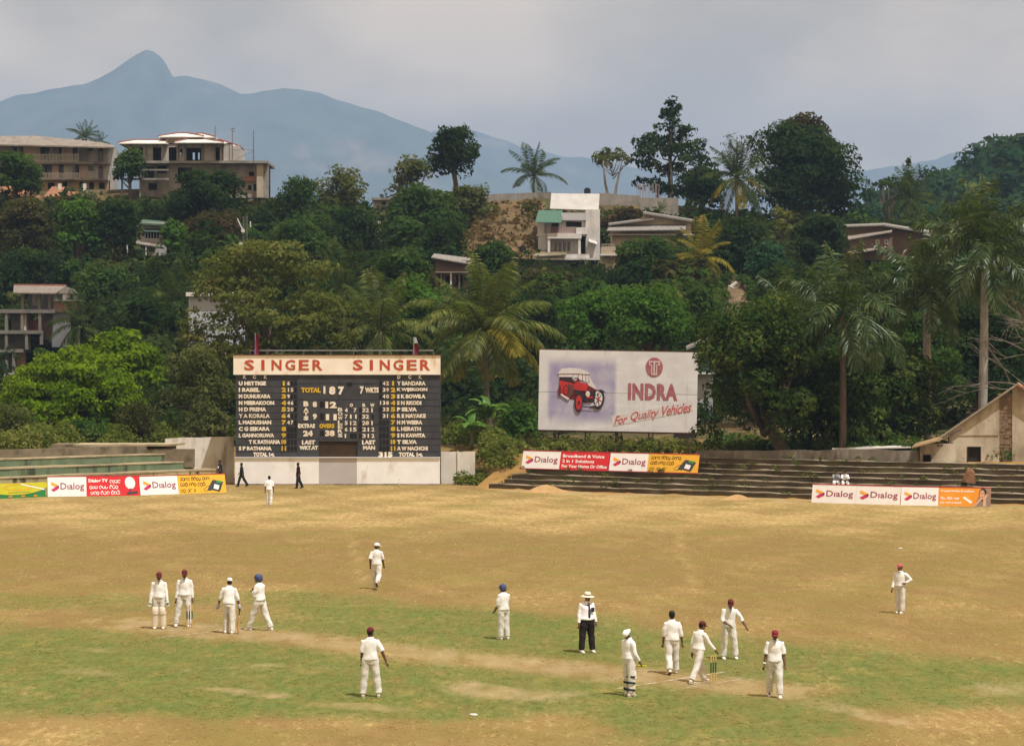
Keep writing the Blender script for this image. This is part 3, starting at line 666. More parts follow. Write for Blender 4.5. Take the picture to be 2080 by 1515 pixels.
def board(label, A, B, h, lean, panels, group=None):
    """panels: (fraction start, end, material, kind)"""
    X = (B - A).normalized(); nrm = Vector((-X.y, X.x, 0)).normalized()
    if nrm.y < 0: nrm = -nrm
    up = Vector((0, 0, 1)) + nrm * lean
    b = frame_at('advertising_board', label, 'signboard', A, B, up, group); Wd = (B - A).length
    link('backing', MB().box(0, Wd, 0, .04, 0, h).mesh('backing'), edge, b)
    link('edge_trim', MB().box(-.02, Wd+.02, -.024, .05, h + .003, h + .05).box(-.02, Wd+.02, -.024, .05, -.045, -.003).mesh('edge_trim'), edge, b)
    for k in range(3):
        x_ = Wd * (.08 + .42 * k); link('prop', MB().tube([(x_, .04, h*.85), (x_, .04 + h*.55, -.05)], .02).mesh('prop'), metl, b)
    for f0, f1, mat, kd in panels:
        x0, x1 = f0*Wd, f1*Wd; w = x1 - x0
        pnl = link('panel', MB().box(x0 + .004, x1 - .004, -.012, -.001, 0, h).mesh('panel'), mat, b)
        if kd == 'dialog': dialog(pnl, x0, x1, h)
        elif kd == 'tv':
            lettering(pnl, 'Dialog TV', x0 + w*.04, h*.66, x0 + w*.40, h*.88, -.02, pwh, .04); loop_script(pnl, x0 + w*.44, x0 + w*.66, h*.66, h*.86, -.02, pwh, 3, 1)
            loop_script(pnl, x0 + w*.06, x0 + w*.66, h*.37, h*.57, -.02, pwh, 4); loop_script(pnl, x0 + w*.08, x0 + w*.66, h*.08, h*.28, -.02, pwh, 5)
            shape(pnl, 'dish_print', ell(x0 + w*.82, h*.66, w*.095, h*.32, 22, .25), -.024, pwh); shape(pnl, 'dish_arm_print', [(x0+w*.79, h*.14), (x0+w*.82, h*.14), (x0+w*.85, h*.4), (x0+w*.81, h*.36)], -.026, lpu)
            shape(pnl, 'box_print', [(x0+w*.76, h*.06), (x0+w*.96, h*.12), (x0+w*.96, h*.24), (x0+w*.76, h*.18)], -.03, dkg)
        elif kd == 'phone':
            for i, (u0, u1, v) in enumerate(((.05, .70, .70), (.05, .56, .40), (.05, .40, .08))): loop_script(pnl, x0 + w*u0, x0 + w*u1, h*v, h*(v+.21), -.02, ink, 11 + i)
            Z = lambda pts: [(x0 + w*u, h*v) for u, v in pts]
            shape(pnl, 'handset_print', Z([(.60, .18), (.68, .12), (.80, .62), (.72, .68)]), -.022, dkg); shape(pnl, 'phone_print', Z([(.66, .20), (.86, .06), (.95, .58), (.74, .72)]), -.032, dkg)
            shape(pnl, 'screen_print', Z([(.80, .56), (.90, .50), (.92, .62), (.82, .68)]), -.042, grn); shape(pnl, 'keypad_print', Z([(.73, .24), (.83, .17), (.86, .40), (.76, .48)]), -.042, pwh)
            stroke(pnl, 'cord_print', [(x0 + w*u, h*v) for u, v in ((.70, .45), (.60, .36), (.53, .22), (.55, .12), (.61, .13), (.67, .2))], h*.025, -.02, dkg)
        elif kd == 'broadband':
            for i, (tx_, u1) in enumerate((('Broadband & Voice', .90), ('2 in 1 Solutions', .70), ('For Your Home Or Office', .97))): lettering(pnl, tx_, x0 + w*.05, h*(.68 - .29*i), x0 + w*u1, h*(.86 - .29*i), -.02, pwh, .03)
        elif kd == 'woman':
            lettering(pnl, 'Prepaid Mobile Broadband', x0 + w*.05, h*.74, x0 + w*.68, h*.88, -.02, pwh, .03); lettering(pnl, 'Rs. 30/- vat', x0 + w*.05, h*.36, x0 + w*.40, h*.52, -.02, pwh, .03); lettering(pnl, 'per unit prepaid', x0 + w*.04, h*.12, x0 + w*.44, h*.26, -.02, pwh, .03)
            Z = lambda pts: [(x0 + w*u, h*v) for u, v in pts]
            shape(pnl, 'modem_print', Z([(.46, .46), (.62, .16), (.66, .24), (.50, .54)]), -.022, pwh)
            sk = M('print skin', (.62, .36, .22), (.55, .30, .18), 3, .5); hr = M('print hair', (.05, .025, .015), rough=.5); gy = M('print grey', (.25, .19, .15), rough=.5)
            shape(pnl, 'background_print', Z([(.68, .0), (1, 0), (.995, 1), (.84, 1)]), -.020, gy)
            shape(pnl, 'hair_print', ell(x0 + w*.85, h*.66, w*.075, h*.36, 18), -.030, hr); shape(pnl, 'face_print', ell(x0 + w*.835, h*.64, w*.05, h*.26, 18), -.040, sk)
            shape(pnl, 'arm_print', Z([(.66, .02), (.73, .02), (.83, .38), (.86, .56), (.82, .58), (.78, .40)]), -.050, sk); shape(pnl, 'arm_print', Z([(.85, .02), (.92, .02), (.91, .40), (.95, .66), (.91, .70), (.86, .40)]), -.050, sk)
            for u, v, q in ((.815, .70, .008), (.855, .70, .008), (.835, .52, .014)): shape(pnl, 'feature_print', ell(x0 + w*u, h*v, w*q, h*.02, 8), -.056, hr)
    return b
hb = L(40, 152)
board('sagging red and white board with satellite dish print before the green stand', G(97, 1009), G(284, 1006.5), hb*1.02, .22, [(0, .42, vwhite, 'dialog'), (.42, 1, vred, 'tv')])
board('white and yellow board with telephone print ending near the scoreboard', G(285.5, 1006), G(460, 1000), hb*.98, .22, [(0, .44, vwhite, 'dialog'), (.44, 1, vyel, 'phone')])
def step_pt(px, k):
    """a point on step k of the stand seen in photo column px"""
    x_ = (px - CX) / F * 158
    for _ in range(12):
        y_ = float(np.interp(x_, EX, EY)) + .75 * k + .35; x_ = (px - CX) / F * y_
    return Vector((x_, y_, RISE * (k + 1) + .05))
board('white and red broadband board up on the steps beneath the big billboard', step_pt(1059, 3), step_pt(1235, 3), L(37, 157), .25, [(0, .44, vwhite, 'dialog'), (.44, 1, vred, 'broadband')])
board('white and yellow telephone board up on the steps beneath the big billboard', step_pt(1236.5, 3), step_pt(1417, 3), L(38, 154), .25, [(0, .435, vwhite, 'dialog'), (.435, 1, vyel, 'phone')])
board('all white double logo board standing on the grass below two seated spectators', G(1648, 1020.5), G(1828, 1026), L(37.5, 145), .2, [(0, .5, vwhite, 'dialog'), (.5, 1, vwhite, 'dialog')])
board('white and orange board with a woman print at its end', G(1829.5, 1026), G(2012, 1029.5), L(38, 143), .2, [(0, .42, vwhite, 'dialog'), (.42, 1, vor, 'woman')])
# green and yellow board at the picture edge
A, B2 = G(-90, 1017), G(93, 1009)
gb = frame_at('advertising_board', 'green board with a yellow arc half hidden behind a fallen white strip', 'signboard', A, B2, Vector((0, .2, 1))); Wd = (B2 - A).length; h = L(31, 150)
vgr = M('printed vinyl green', (.02, .16, .05), (.03, .2, .06), 2, .5); vy2 = M('printed vinyl lemon', (.55, .50, .03), (.48, .46, .03), 2, .5)
link('panel', MB().box(0, Wd, 0, .04, 0, h).mesh('panel'), vgr, gb)
shape(gb, 'arc_print', [(Wd*.22, h)] + [(Wd*.66 + Wd*.40*cos(a_), h*1.0 + h*.78*sin(a_)) for a_ in np.linspace(pi, 2*pi, 22)][1:-1] + [(Wd*.999, h)], -.012, vy2)
stroke(gb, 'ring_print', [(Wd*.70 + Wd*.16*cos(a_), h*.72 + h*.2*sin(a_)) for a_ in np.linspace(0, 6.28, 24)], .03, -.02, vor)
for i in range(5): lettering(gb, 'o', Wd*(.3+.14*i), h*.06, Wd*(.345+.14*i), h*.18, -.02, vor, .05)
link('lettering', MB().box(Wd*.58, Wd*.82, -.02, -.014, h*.36, h*.39).mesh('lettering'), vgr, gb)
p0, p1 = W(42, 983, 150), W(90, 994, 150.3)
tag(link('fallen_strip', MB().tube([p0, p1], [(.09, .03), (.13, .03)], 6).mesh('fallen_strip'), M('white plastic strip', (.75, .72, .70), rough=.5)), 'bent white strip lying across the green and yellow board', 'strip')

# ------------------------------------------------------------------ the big billboard
D = 177.5
BL, BR = W(1093, 872.5, D), W(1415, 879, D - .8)
bb = frame_at('billboard', 'large faded white billboard with a red vintage car picture', 'billboard', BL, BR, Vector((.012, 0, 1)))
BW = (BR - BL).length; BH = L(162, D)
m, t, p, o = newmat('billboard sheet')
cw = coord(t)
base = mixc(t, (.64, .63, .64), (.56, .55, .555), noise(t, cw, .7, 6)); base = mixc(t, base, (.70, .69, .69), noise(t, coord(t, (1, 1, 3)), .5, 6, .6, .5, .7))
base = mixc(t, base, (.42, .37, .36), noise(t, coord(t, (3, 1, .5)), .6, 6, .65, .58, .8))
sp = N(t, 'ShaderNodeSeparateXYZ'); t.links.new(cw, sp.inputs[0])
def band(out, lo, hi, soft):
    a = N(t, 'ShaderNodeMapRange', interpolation_type='SMOOTHSTEP'); a.inputs[1].default_value = lo - soft; a.inputs[2].default_value = lo + soft; t.links.new(out, a.inputs[0])
    b = N(t, 'ShaderNodeMapRange', interpolation_type='SMOOTHSTEP'); b.inputs[1].default_value = hi - soft; b.inputs[2].default_value = hi + soft; b.inputs[3].default_value = 1; b.inputs[4].default_value = 0; t.links.new(out, b.inputs[0])
    m_ = N(t, 'ShaderNodeMath', operation='MULTIPLY'); t.links.new(a.outputs[0], m_.inputs[0]); t.links.new(b.outputs[0], m_.inputs[1]); return m_.outputs[0]
mu = N(t, 'ShaderNodeMath', operation='MULTIPLY'); t.links.new(band(sp.outputs[0], BW*.06, BW*.485, .18), mu.inputs[0]); t.links.new(band(sp.outputs[2], BH*.13, BH*.86, .5), mu.inputs[1])
m3 = N(t, 'ShaderNodeMath', operation='MULTIPLY'); t.links.new(mu.outputs[0], m3.inputs[0]); t.links.new(noise(t, cw, .55, 6, .6, .12, .62), m3.inputs[1])
t.links.new(mixc(t, base, (.28, .25, .41), m3.outputs[0]), p.inputs['Base Color']); p.inputs['Roughness'].default_value = .6
sheet_hi = link('panel', MB().box(0, BW, 0, .05, BH*.475 + .012, BH).mesh('panel'), m, bb)
sheet_lo = link('panel', MB().box(0, BW, -.006, .05, 0, BH*.475 - .012).mesh('panel'), m, bb)
rust = M('rusted angle iron', (.075, .04, .03), (.13, .06, .035), 4, .8)
link('frame', MB().box(0, BW, .06, .16, BH + .004, BH + .07).box(0, BW, .06, .16, -.12, -.01).box(0, .1, .055, .16, 0, BH).box(BW-.1, BW, .055, .16, 0, BH).box(0, BW, .055, .15, BH*.45, BH*.5).mesh('frame'), rust, bb)
for k in range(5):
    x_ = BW * (.10 + .2 * k); link('post', MB().tube([(x_, .2, BH*.9), (x_, .2, -2.4)], .055).mesh('post'), rust, bb); link('brace', MB().tube([(x_+.08, .22, BH*.6), (x_+.35, 1.9, -2.2)], .04).mesh('brace'), rust, bb)
indra = M('faded maroon print', (.32, .075, .085), (.36, .16, .17), 2.5, .6); script = M('script red', (.52, .05, .05), (.48, .10, .09), 3, .6); logo_w = M('faded sheet', (.55, .47, .47), rough=.6)
def bz(X_, Y_): return ((X_ - 92) / 1905 * BW, (1022 - (Y_ - (X_ - 92) * .021)) / 955 * BH)
def bp(name, pts, lay, mat):
    return shape(bb, name, [bz(*q) for q in pts][::-1], -.02 - .012*lay, mat, .01)
x0, z0 = bz(1165, 668); x1, z1 = bz(1760, 480); lettering(bb, 'INDRA', x0, z0, x1, z1, -.02, indra, .055, 0, 1.1)
cx_, cz_ = bz(1475, 281); rr = 103 / 1905 * BW; rz_ = 118 / 955 * BH
shape(bb, 'emblem_print', ell(cx_, cz_, rr, rz_, 28), -.02, indra)
bp('emblem_print', [(1412, 205), (1545, 205), (1545, 258), (1512, 258), (1512, 372), (1440, 372), (1440, 258), (1412, 258)], 1, logo_w)
bp('emblem_print', [(1428, 220), (1466, 220), (1466, 352), (1452, 352), (1452, 243), (1428, 243)], 2, indra); bp('emblem_print', [(1486, 220), (1528, 220), (1528, 243), (1500, 243), (1500, 352), (1486, 352)], 2, indra)
strip = M('pasted strip', (.62, .58, .57), (.56, .51, .50), 1.5, .6)
bp('strip_print', [(975, 860), (1930, 690), (1945, 800), (985, 985)], 0, strip)
# slogan in slanted brush script: each word follows the rising strip
for wd_, xa, xb, yb, hh in (('For', 1005, 1165, 970, 105), ('Quality', 1205, 1540, 945, 130), ('Vehicles', 1580, 1930, 862, 118)):
    xa2, za = bz(xa, yb); xb2, _ = bz(xb, yb); lettering(bb, wd_, xa2, za, xb2, za + hh/955*BH, -.036, script, .006, .35, .92, skew=.17)
dkr = M('car print dark red', (.15, .02, .02), rough=.6); crd = M('car print red', (.52, .03, .025), (.40, .03, .03), 2, .6); blk = M('car print black', (.035, .02, .025), rough=.6); cwh = M('car print white', (.66, .63, .62), (.58, .55, .55), 2, .6); cbr = M('car print brown', (.11, .05, .035), rough=.6)
def be(name, c, rx, ry, lay, mat, a=0.):
    u, v = bz(*c); shape(bb, name, ell(u, v, rx/1905*BW, ry/955*BH, 22, a), -.02 - .012*lay, mat, .01)
bp('car_print', [(335, 415), (500, 455), (690, 480), (790, 560), (800, 690), (640, 700), (470, 655), (345, 590)], 0, dkr)
bp('car_print', [(318, 352), (362, 292), (470, 284), (585, 292), (690, 338), (700, 362), (505, 352), (325, 358)], 1, cwh)
bp('car_print', [(318, 354), (505, 352), (700, 362), (700, 370), (505, 360), (322, 362)], 2, dkr)
bp('car_print', [(505, 362), (690, 370), (705, 470), (600, 430), (510, 420)], 1, cwh); bp('car_print', [(690, 372), (790, 545), (680, 490)], 1, cwh)
for xa in (560, 612, 650): bp('car_print', [(xa, 364), (xa+5, 364), (xa+12, 440), (xa+6, 440)], 2, cbr)
bp('car_print', [(330, 362), (500, 362), (500, 392), (330, 392)], 1, cwh); bp('car_print', [(338, 390), (500, 398), (605, 440), (520, 468), (345, 430)], 3, blk); be('car_print', (525, 412), 30, 26, 4, cwh); be('car_print', (540, 432), 42, 34, 4, dkr)
bp('car_print', [(335, 430), (500, 468), (520, 545), (450, 660), (345, 592)], 4, crd); bp('car_print', [(510, 478), (560, 448), (692, 482), (662, 562), (520, 545)], 5, crd)
bp('car_print', [(448, 470), (515, 500), (515, 575), (465, 650), (440, 600)], 6, cbr); bp('car_print', [(358, 588), (465, 650), (445, 668), (352, 604)], 6, cwh)
be('car_print', (345, 555), 19, 66, 6, dkr); be('car_print', (420, 550), 36, 66, 6, dkr); be('car_print', (420, 550), 22, 46, 7, crd); be('car_print', (420, 550), 8, 14, 8, blk)
bp('car_print', [(645, 565), (785, 555), (812, 690), (640, 690)], 5, blk); be('car_print', (684, 596), 26, 36, 7, cwh); be('car_print', (802, 588), 24, 36, 7, cwh); be('car_print', (680, 598), 14, 22, 8, M('lamp print', (.62, .55, .40), rough=.6))
bp('car_print', [(520, 560), (600, 552), (650, 640), (628, 660), (590, 590), (530, 585)], 7, blk); bp('car_print', [(760, 548), (850, 545), (892, 572), (880, 580), (790, 566)], 7, blk)
be('car_print', (575, 700), 52, 112, 7, blk); be('car_print', (578, 700), 38, 88, 8, crd); be('car_print', (580, 700), 11, 24, 9, blk)
be('car_print', (818, 665), 66, 112, 6, blk, -.15); be('car_print', (814, 662), 46, 84, 7, cwh, -.15); be('car_print', (812, 662), 14, 26, 9, crd)
for k in range(6):
    a_ = k * pi / 3 + .3; bp('car_print', [(812 + 44*cos(a_) - 4*sin(a_), 662 + 80*sin(a_) + 4*cos(a_)), (812 - 4*sin(a_), 662 + 4*cos(a_)), (812 + 4*sin(a_), 662 - 4*cos(a_)), (812 + 44*cos(a_) + 4*sin(a_), 662 + 80*sin(a_) - 4*cos(a_))][::-1], 8, blk)
bp('car_print', [(625, 738), (830, 752), (832, 764), (625, 752)], 8, blk); bp('car_print', [(680, 630), (745, 625), (745, 645), (680, 650)], 7, crd); bp('car_print', [(715, 725), (745, 700), (770, 735)], 7, cwh)
# ------------------------------------------------------------------ vegetation
def leaf_quads(rg, P, Nn, size, asp=.55):
    n = len(P); r = rg.normal(size=(n, 3)); tng = np.cross(Nn, r); tng /= np.linalg.norm(tng, axis=1, keepdims=True) + 1e-9
    bit = np.cross(Nn, tng); s = (size * np.clip(rg.lognormal(-.05, .38, n), .4, 2.0))[:, None] * .5; asp = rg.uniform(.35, .75, n)[:, None]
    V = np.empty((n, 4, 3), np.float32); V[:, 0] = P + tng*s; V[:, 1] = P + bit*s*asp; V[:, 2] = P - tng*s; V[:, 3] = P - bit*s*asp
    return V.reshape(-1, 3), np.arange(n*4, dtype=np.int32).reshape(-1, 4)
def clump_leaves(rg, C, Rd, leaf, dens, center=None, up=.25, jit=.55, lower=.35, shell=(.72, 1.06)):
    """leaves over the outside of ellipsoidal clumps C (n,3) with radii Rd (n,3)"""
    ar = (Rd[:, 0]*Rd[:, 1] + Rd[:, 0]*Rd[:, 2] + Rd[:, 1]*Rd[:, 2]) / 3 * 12.6
    cnt = np.maximum(6, (ar / (leaf*leaf*.55) * dens * .62)).astype(int); idx = np.repeat(np.arange(len(C)), cnt); n = len(idx)
    d = rg.normal(size=(n, 3)); d /= np.linalg.norm(d, axis=1, keepdims=True)
    d[:, 2] = np.where((d[:, 2] < 0) & (rg.random(n) > lower), -d[:, 2], d[:, 2])
    P = C[idx] + d * Rd[idx] * rg.uniform(shell[0], shell[1], (n, 1))
    Nn = d * .8 + rg.normal(size=(n, 3)) * jit; Nn[:, 2] += up
    if center is not None:
        q = P - center; Nn += .35 * q / (np.linalg.norm(q, axis=1, keepdims=True) + 1e-6)
    Nn /= np.linalg.norm(Nn, axis=1, keepdims=True)
    cr = rg.random(len(C))
    return P, Nn, np.clip(.55*rg.random(n) + .45*cr[idx], 0, 1)
def clumps(rg, kd, w, dp, h):
    """clump centres and radii in a crown box: x,y about 0, z 0..h"""
    a, b, c = w/2, dp/2, h/2
    if kd in ('round', 'dense', 'loose', 'bold'):
        n = {'round': 52, 'dense': 80, 'loose': 34, 'bold': 95}[kd]; k = {'round': .30, 'dense': .24, 'loose': .25, 'bold': .20}[kd]
        d = rg.normal(size=(n, 3)); d /= np.linalg.norm(d, axis=1, keepdims=True); d[:, 2] = np.where(d[:, 2] < -.55, -d[:, 2], d[:, 2])
        r = rg.uniform(.5, .86, (n, 1)); r[: n//6] *= .4
        if kd == 'bold': r = rg.uniform(.62, .95, (n, 1)); r[: n//4] *= .55
        R0 = k * (a + c) / 2 * rg.uniform(.65, 1.35, n)
        C = d * r * np.array([a, b, c]) + [0, 0, c]; Rd = np.stack([R0*1.1, R0*1.1, R0*.85], 1)
    elif kd == 'umbrella':
        n = 150; th = rg.uniform(0, 2*pi, n); rr = np.sqrt(rg.uniform(0, 1, n)); lay = rg.uniform(.35, 1.0, n)**.6
        dome = np.sqrt(np.clip(1 - (rr*.93)**2, 0, 1))
        C = np.stack([rr*cos_(th)*a*.86, rr*sin_(th)*b*.86, h*(.06 + .84*dome*lay)], 1); R0 = .155*a*rg.uniform(.7, 1.35, n); Rd = np.stack([R0*1.2, R0*1.2, R0*.55], 1)
    elif kd == 'tiered':
        n = 170; z = rg.uniform(.03, .97, n); sp = np.interp(z, [0, .2, .5, .8, 1], [.7, .95, 1, .78, .35]); th = rg.uniform(0, 2*pi, n); rr = np.sqrt(rg.uniform(.05, 1, n))
        C = np.stack([rr*cos_(th)*a*.85*sp, rr*sin_(th)*b*.85*sp, z*h], 1); R0 = .115*a*rg.uniform(.6, 1.4, n); Rd = np.stack([R0*1.3, R0*1.3, R0*.55], 1)
    elif kd == 'spire':
        n = 90; z = rg.uniform(0, 1, n); sp = np.interp(z, [0, .15, .38, .62, .72, 1], [.5, .95, 1, .62, .3, .08]); th = rg.uniform(0, 2*pi, n); rr = np.sqrt(rg.uniform(.1, 1, n))
        C = np.stack([rr*cos_(th)*a*.88*sp, rr*sin_(th)*b*.88*sp, z*h*.95], 1); R0 = .2*a*rg.uniform(.6, 1.2, n)*(.55+.5*sp); Rd = np.stack([R0, R0, R0*.6], 1)
    elif kd == 'airy':
        n = 17; d = rg.normal(size=(n, 3)); d /= np.linalg.norm(d, axis=1, keepdims=True); d[:, 2] = np.abs(d[:, 2])*.9 - .25
        C = d * rg.uniform(.5, .85, (n, 1)) * np.array([a, b, c]) + [0, 0, c*.9]; R0 = .22*a*rg.uniform(.6, 1.3, n); Rd = np.stack([R0*1.1, R0*1.1, R0*.7], 1)
    else:  # bush
        n = 24; d = rg.normal(size=(n, 3)); d /= np.linalg.norm(d, axis=1, keepdims=True); d[:, 2] = np.abs(d[:, 2])
        C = d * rg.uniform(.35, .78, (n, 1)) * np.array([a, b, h]); R0 = .28*(a+h)/2*rg.uniform(.6, 1.3, n); Rd = np.stack([R0, R0, R0*.8], 1)
    return C, Rd
cos_, sin_ = np.cos, np.sin
bark = M('bark grey brown', (.11, .085, .06), (.065, .05, .035), 2.5, .95, .5, 12, stretch=(3, 3, .6)); bark2 = M('pale bark', (.26, .23, .19), (.17, .145, .11), 2.5, .9, .4, 10, stretch=(3, 3, .6))
LM = dict(
    mango=leafmat('mango leaf', (.010, .026, .006), (.034, .062, .013), (.125, .148, .036), .22, .8),  # wide pale to near-black range puts sunlit clumps and shaded gaps into colour
    dark=leafmat('dark leaf', (.006, .016, .006), (.017, .037, .011), (.052, .078, .022), .2, .3),
    mid=leafmat('mid leaf', (.013, .034, .009), (.034, .070, .015), (.082, .125, .028), .28, .3),
    fresh=leafmat('fresh leaf', (.026, .065, .010), (.055, .125, .018), (.105, .20, .035), .32, .35),
    rain=leafmat('rain tree leaf', (.050, .105, .005), (.110, .185, .008), (.19, .265, .017), .35, .4),
    olive=leafmat('olive leaf', (.045, .056, .012), (.108, .120, .028), (.205, .195, .072), .3, .35),
    dusty=leafmat('dusty leaf', (.035, .045, .014), (.080, .092, .026), (.150, .145, .055), .3, .35),
    russet=leafmat('russet leaf', (.022, .018, .009), (.052, .036, .018), (.105, .066, .032), .25, .3),
    brownish=leafmat('brown green leaf', (.020, .026, .008), (.050, .050, .016), (.115, .085, .035), .25, .3),
    teal=leafmat('blue green leaf', (.010, .034, .018), (.020, .060, .028), (.045, .10, .045), .2, .3))
def crown_mesh(seed, kd, w, dp, h, leaf, dens, off):
    rg = np.random.default_rng(seed); C, Rd = clumps(rg, kd, w, dp, h)
    low = {'round': .45, 'dense': .45, 'loose': .5, 'umbrella': .25, 'tiered': .35}.get(kd, .5)
    P, Nn, rn = clump_leaves(rg, C, Rd, leaf, dens, np.array([0, 0, h*.35]), lower=low, shell=(.55, 1.12) if kd in ('airy', 'loose', 'tiered') else (.72, 1.08))
    # stray outer sprigs roughen the outline
    k = len(P)//14; j = rg.integers(0, len(P), k); P2 = P[j] + Nn[j]*rg.uniform(.05, .35, (k, 1))*leaf*3
    P = np.concatenate([P, P2]); Nn = np.concatenate([Nn, Nn[j]]); rn = np.concatenate([rn, rn[j]])
    V, Q = leaf_quads(rg, P, Nn, np.full(len(P), leaf)); V += np.array(off, np.float32)
    return mesh_np('crown', V, Q, rnd=rn), C + np.array(off), Rd
def tree(name, label, box, D, kd, lm, seed, leaf=None, dens=1.0, depth=.9, tm=None, tr=None, lean=0., group=None, stems=1, cat='tree', limbs=9, xb=None):
    x0, y0, x1, y1 = box; cx = (x0 + x1) / 2; w = L(x1 - x0, D); h = L(y1 - y0, D)
    bx = W(cx if xb is None else xb, y1, D); gz = tz(bx.x, D); zc = W(cx, y1, D).z; base = min(gz, zc - .3)
    if 210 < D < 345 and kd in ('round', 'dense', 'loose'): y1 += (y1 - y0)*.22; zc = W(cx, y1, D).z; h = L(y1 - y0, D); base = min(gz, zc - .3)
    root = thing(name, label, cat, (bx.x, D, base), 0, group); offx = W(cx, y1, D).x - bx.x
    leaf = (leaf or max(.2, .00125 * D)) * 1.1
    me, C, Rd = crown_mesh(seed, kd, w, w*depth, h, leaf, dens, (offx, 0, zc - base))
    tr = tr or max(.12, .028 * (w + h)); rg = random.Random(seed); mb = MB(); top = Vector((offx, 0, zc - base + h*.45))
    for s in range(stems):
        o = Vector((rg.uniform(-.5, .5)*(s > 0), rg.uniform(-.3, .3)*(s > 0), -.5)); tp = top + Vector((rg.uniform(-.25, .25)*w*(stems > 1), 0, 0))
        mid = o.lerp(tp, .5) + Vector((rg.uniform(-.04, .04)*h, 0, 0)); mb.tube([o, o.lerp(mid, .5), mid, mid.lerp(tp, .5), tp], [tr*1.35, tr, tr*.82, tr*.62, tr*.35], 7)
    ids = list(range(len(C))); rg.shuffle(ids)
    for i in ids[:limbs]:
        c = Vector(C[i]); st = Vector((offx*.6, 0, 0)).lerp(top, rg.uniform(.55, .9)); md = st.lerp(c, .5) + Vector((0, 0, -.06*h)); mb.tube([st, md, c], [tr*.42, tr*.28, tr*.1], 5)
    link('trunk', mb.mesh('trunk', True), tm or bark, root); link('crown', me, LM[lm], root)
    return root
# --- trees near the field
tree('mango_tree', 'huge dark glossy mango tree overhanging the terrace steps', (1408, 588, 1660, 985), 159, 'bold', 'mango', 11, leaf=.22, dens=1.15, depth=1.15, xb=1640)
tree('mango_tree', 'lower dark mango spreading around the front royal palm trunk', (1575, 705, 1800, 985), 161.5, 'bold', 'mango', 111, leaf=.22, dens=1.15, xb=1655)
tree('mango_tree', 'smaller leafy tree between the huge mango and the grey palm trunks', (1740, 690, 1900, 960), 166, 'round', 'mango', 12, leaf=.26, dens=1.3, xb=1790)
tree('rain_tree', 'broad bright yellow green umbrella tree above the green stand', (-25, 685, 320, 950), 186, 'umbrella', 'rain', 13, leaf=.26, dens=1.0, depth=.8)
tree('rain_tree', 'higher bright green domed tree rising behind the umbrella tree', (140, 652, 345, 820), 196, 'umbrella', 'rain', 14, leaf=.26, dens=1.0, depth=.9)
tree('olive_tree', 'wide olive brown tree with tiered branches behind the scoreboard', (335, 490, 755, 800), 200, 'tiered', 'olive', 15, leaf=.27, dens=.85)
tree('scrub_tree', 'dusty thin scrub tree just left of the scoreboard', (300, 690, 478, 890), 184, 'loose', 'dusty', 16, leaf=.23, dens=.85)
tree('scrub_tree', 'low dusty scrub over the whitewashed wall', (350, 780, 480, 900), 180, 'bush', 'dusty', 17, leaf=.22, cat='shrub')
tree('shrub', 'pale green shrub at the edge of the umbrella tree', (-40, 790, 100, 915), 180, 'bush', 'dusty', 18, leaf=.22, cat='shrub')
tree('shrub', 'bushy mid green shrub under the umbrella tree', (85, 835, 260, 915), 178, 'bush', 'mid', 19, leaf=.22, cat='shrub')
tree('shrub', 'thin brownish shrub by the ruined shelter', (225, 810, 345, 905), 177, 'loose', 'brownish', 20, leaf=.2, dens=.7, cat='shrub')
tree('shrub', 'bright glossy shrub between the banana plant and the billboard', (1015, 780, 1100, 900), 182, 'bush', 'fresh', 21, leaf=.25, cat='shrub')
tree('broadleaf_tree', 'bright green broadleaf tree whose crown tops the billboard', (1120, 590, 1290, 735), 208, 'round', 'fresh', 22, leaf=.26)
tree('broadleaf_tree', 'round sunlit broadleaf tree behind the emblem end of the billboard', (1235, 575, 1405, 740), 204, 'round', 'fresh', 23, leaf=.26)
tree('broadleaf_tree', 'dark tree in the gap beyond the billboard corner', (1375, 580, 1462, 700), 225, 'round', 'mid', 24)
tree('broadleaf_tree', 'leafy green tree climbing beside the royal palm crown', (1530, 590, 1660, 690), 185, 'round', 'mid', 25)
tree('broadleaf_tree', 'shady tree mass behind the tallest grey palm trunk', (1870, 600, 2110, 860), 190, 'dense', 'dark', 26, leaf=.25)
tree('broadleaf_tree', 'dark leafy tree between the two grey palm trunks', (1760, 620, 1960, 880), 184, 'dense', 'mid', 27, leaf=.25)
# --- trees on the hillside
tree('hillside_tree', 'fresh green tree beside the scoreboard palms', (780, 560, 905, 720), 222, 'round', 'fresh', 30)
tree('hillside_tree', 'dark green tree above the smaller coconut palm', (765, 500, 868, 600), 240, 'round', 'mid', 31)
tree('hillside_tree', 'brown tinged shrub tree under the white house', (1045, 530, 1190, 640), 262, 'loose', 'brownish', 32, dens=1.1)
tree('hillside_tree', 'leafy tree hiding the front of the beige house', (1238, 482, 1392, 600), 272, 'round', 'mid', 33)
tree('hillside_tree', 'dark bush beside the roof of the white house', (1222, 405, 1335, 462), 315, 'bush', 'russet', 34, cat='tree')
tree('hillside_tree', 'dark mango tree below the giant ridge tree', (1605, 422, 1722, 575), 282, 'dense', 'dark', 35)
tree('hillside_tree', 'dark tree under the drooping ridge palm', (1430, 430, 1560, 580), 280, 'round', 'dark', 36)
tree('hillside_tree', 'small bluish green tree above the dirt slide', (1515, 490, 1610, 580), 270, 'round', 'teal', 37)
tree('hillside_tree', 'green tree below the dirt slide', (1350, 590, 1448, 690), 245, 'round', 'mid', 38)
tree('hillside_tree', 'yellow brown dry shrub under the giant ridge tree', (1560, 415, 1620, 480), 300, 'loose', 'olive', 39)
tree('giant_tree', 'giant dark domed tree with a brown top on the ridge', (1502, 244, 1757, 475), 330, 'dense', 'dark', 40, leaf=.42, dens=1.2)
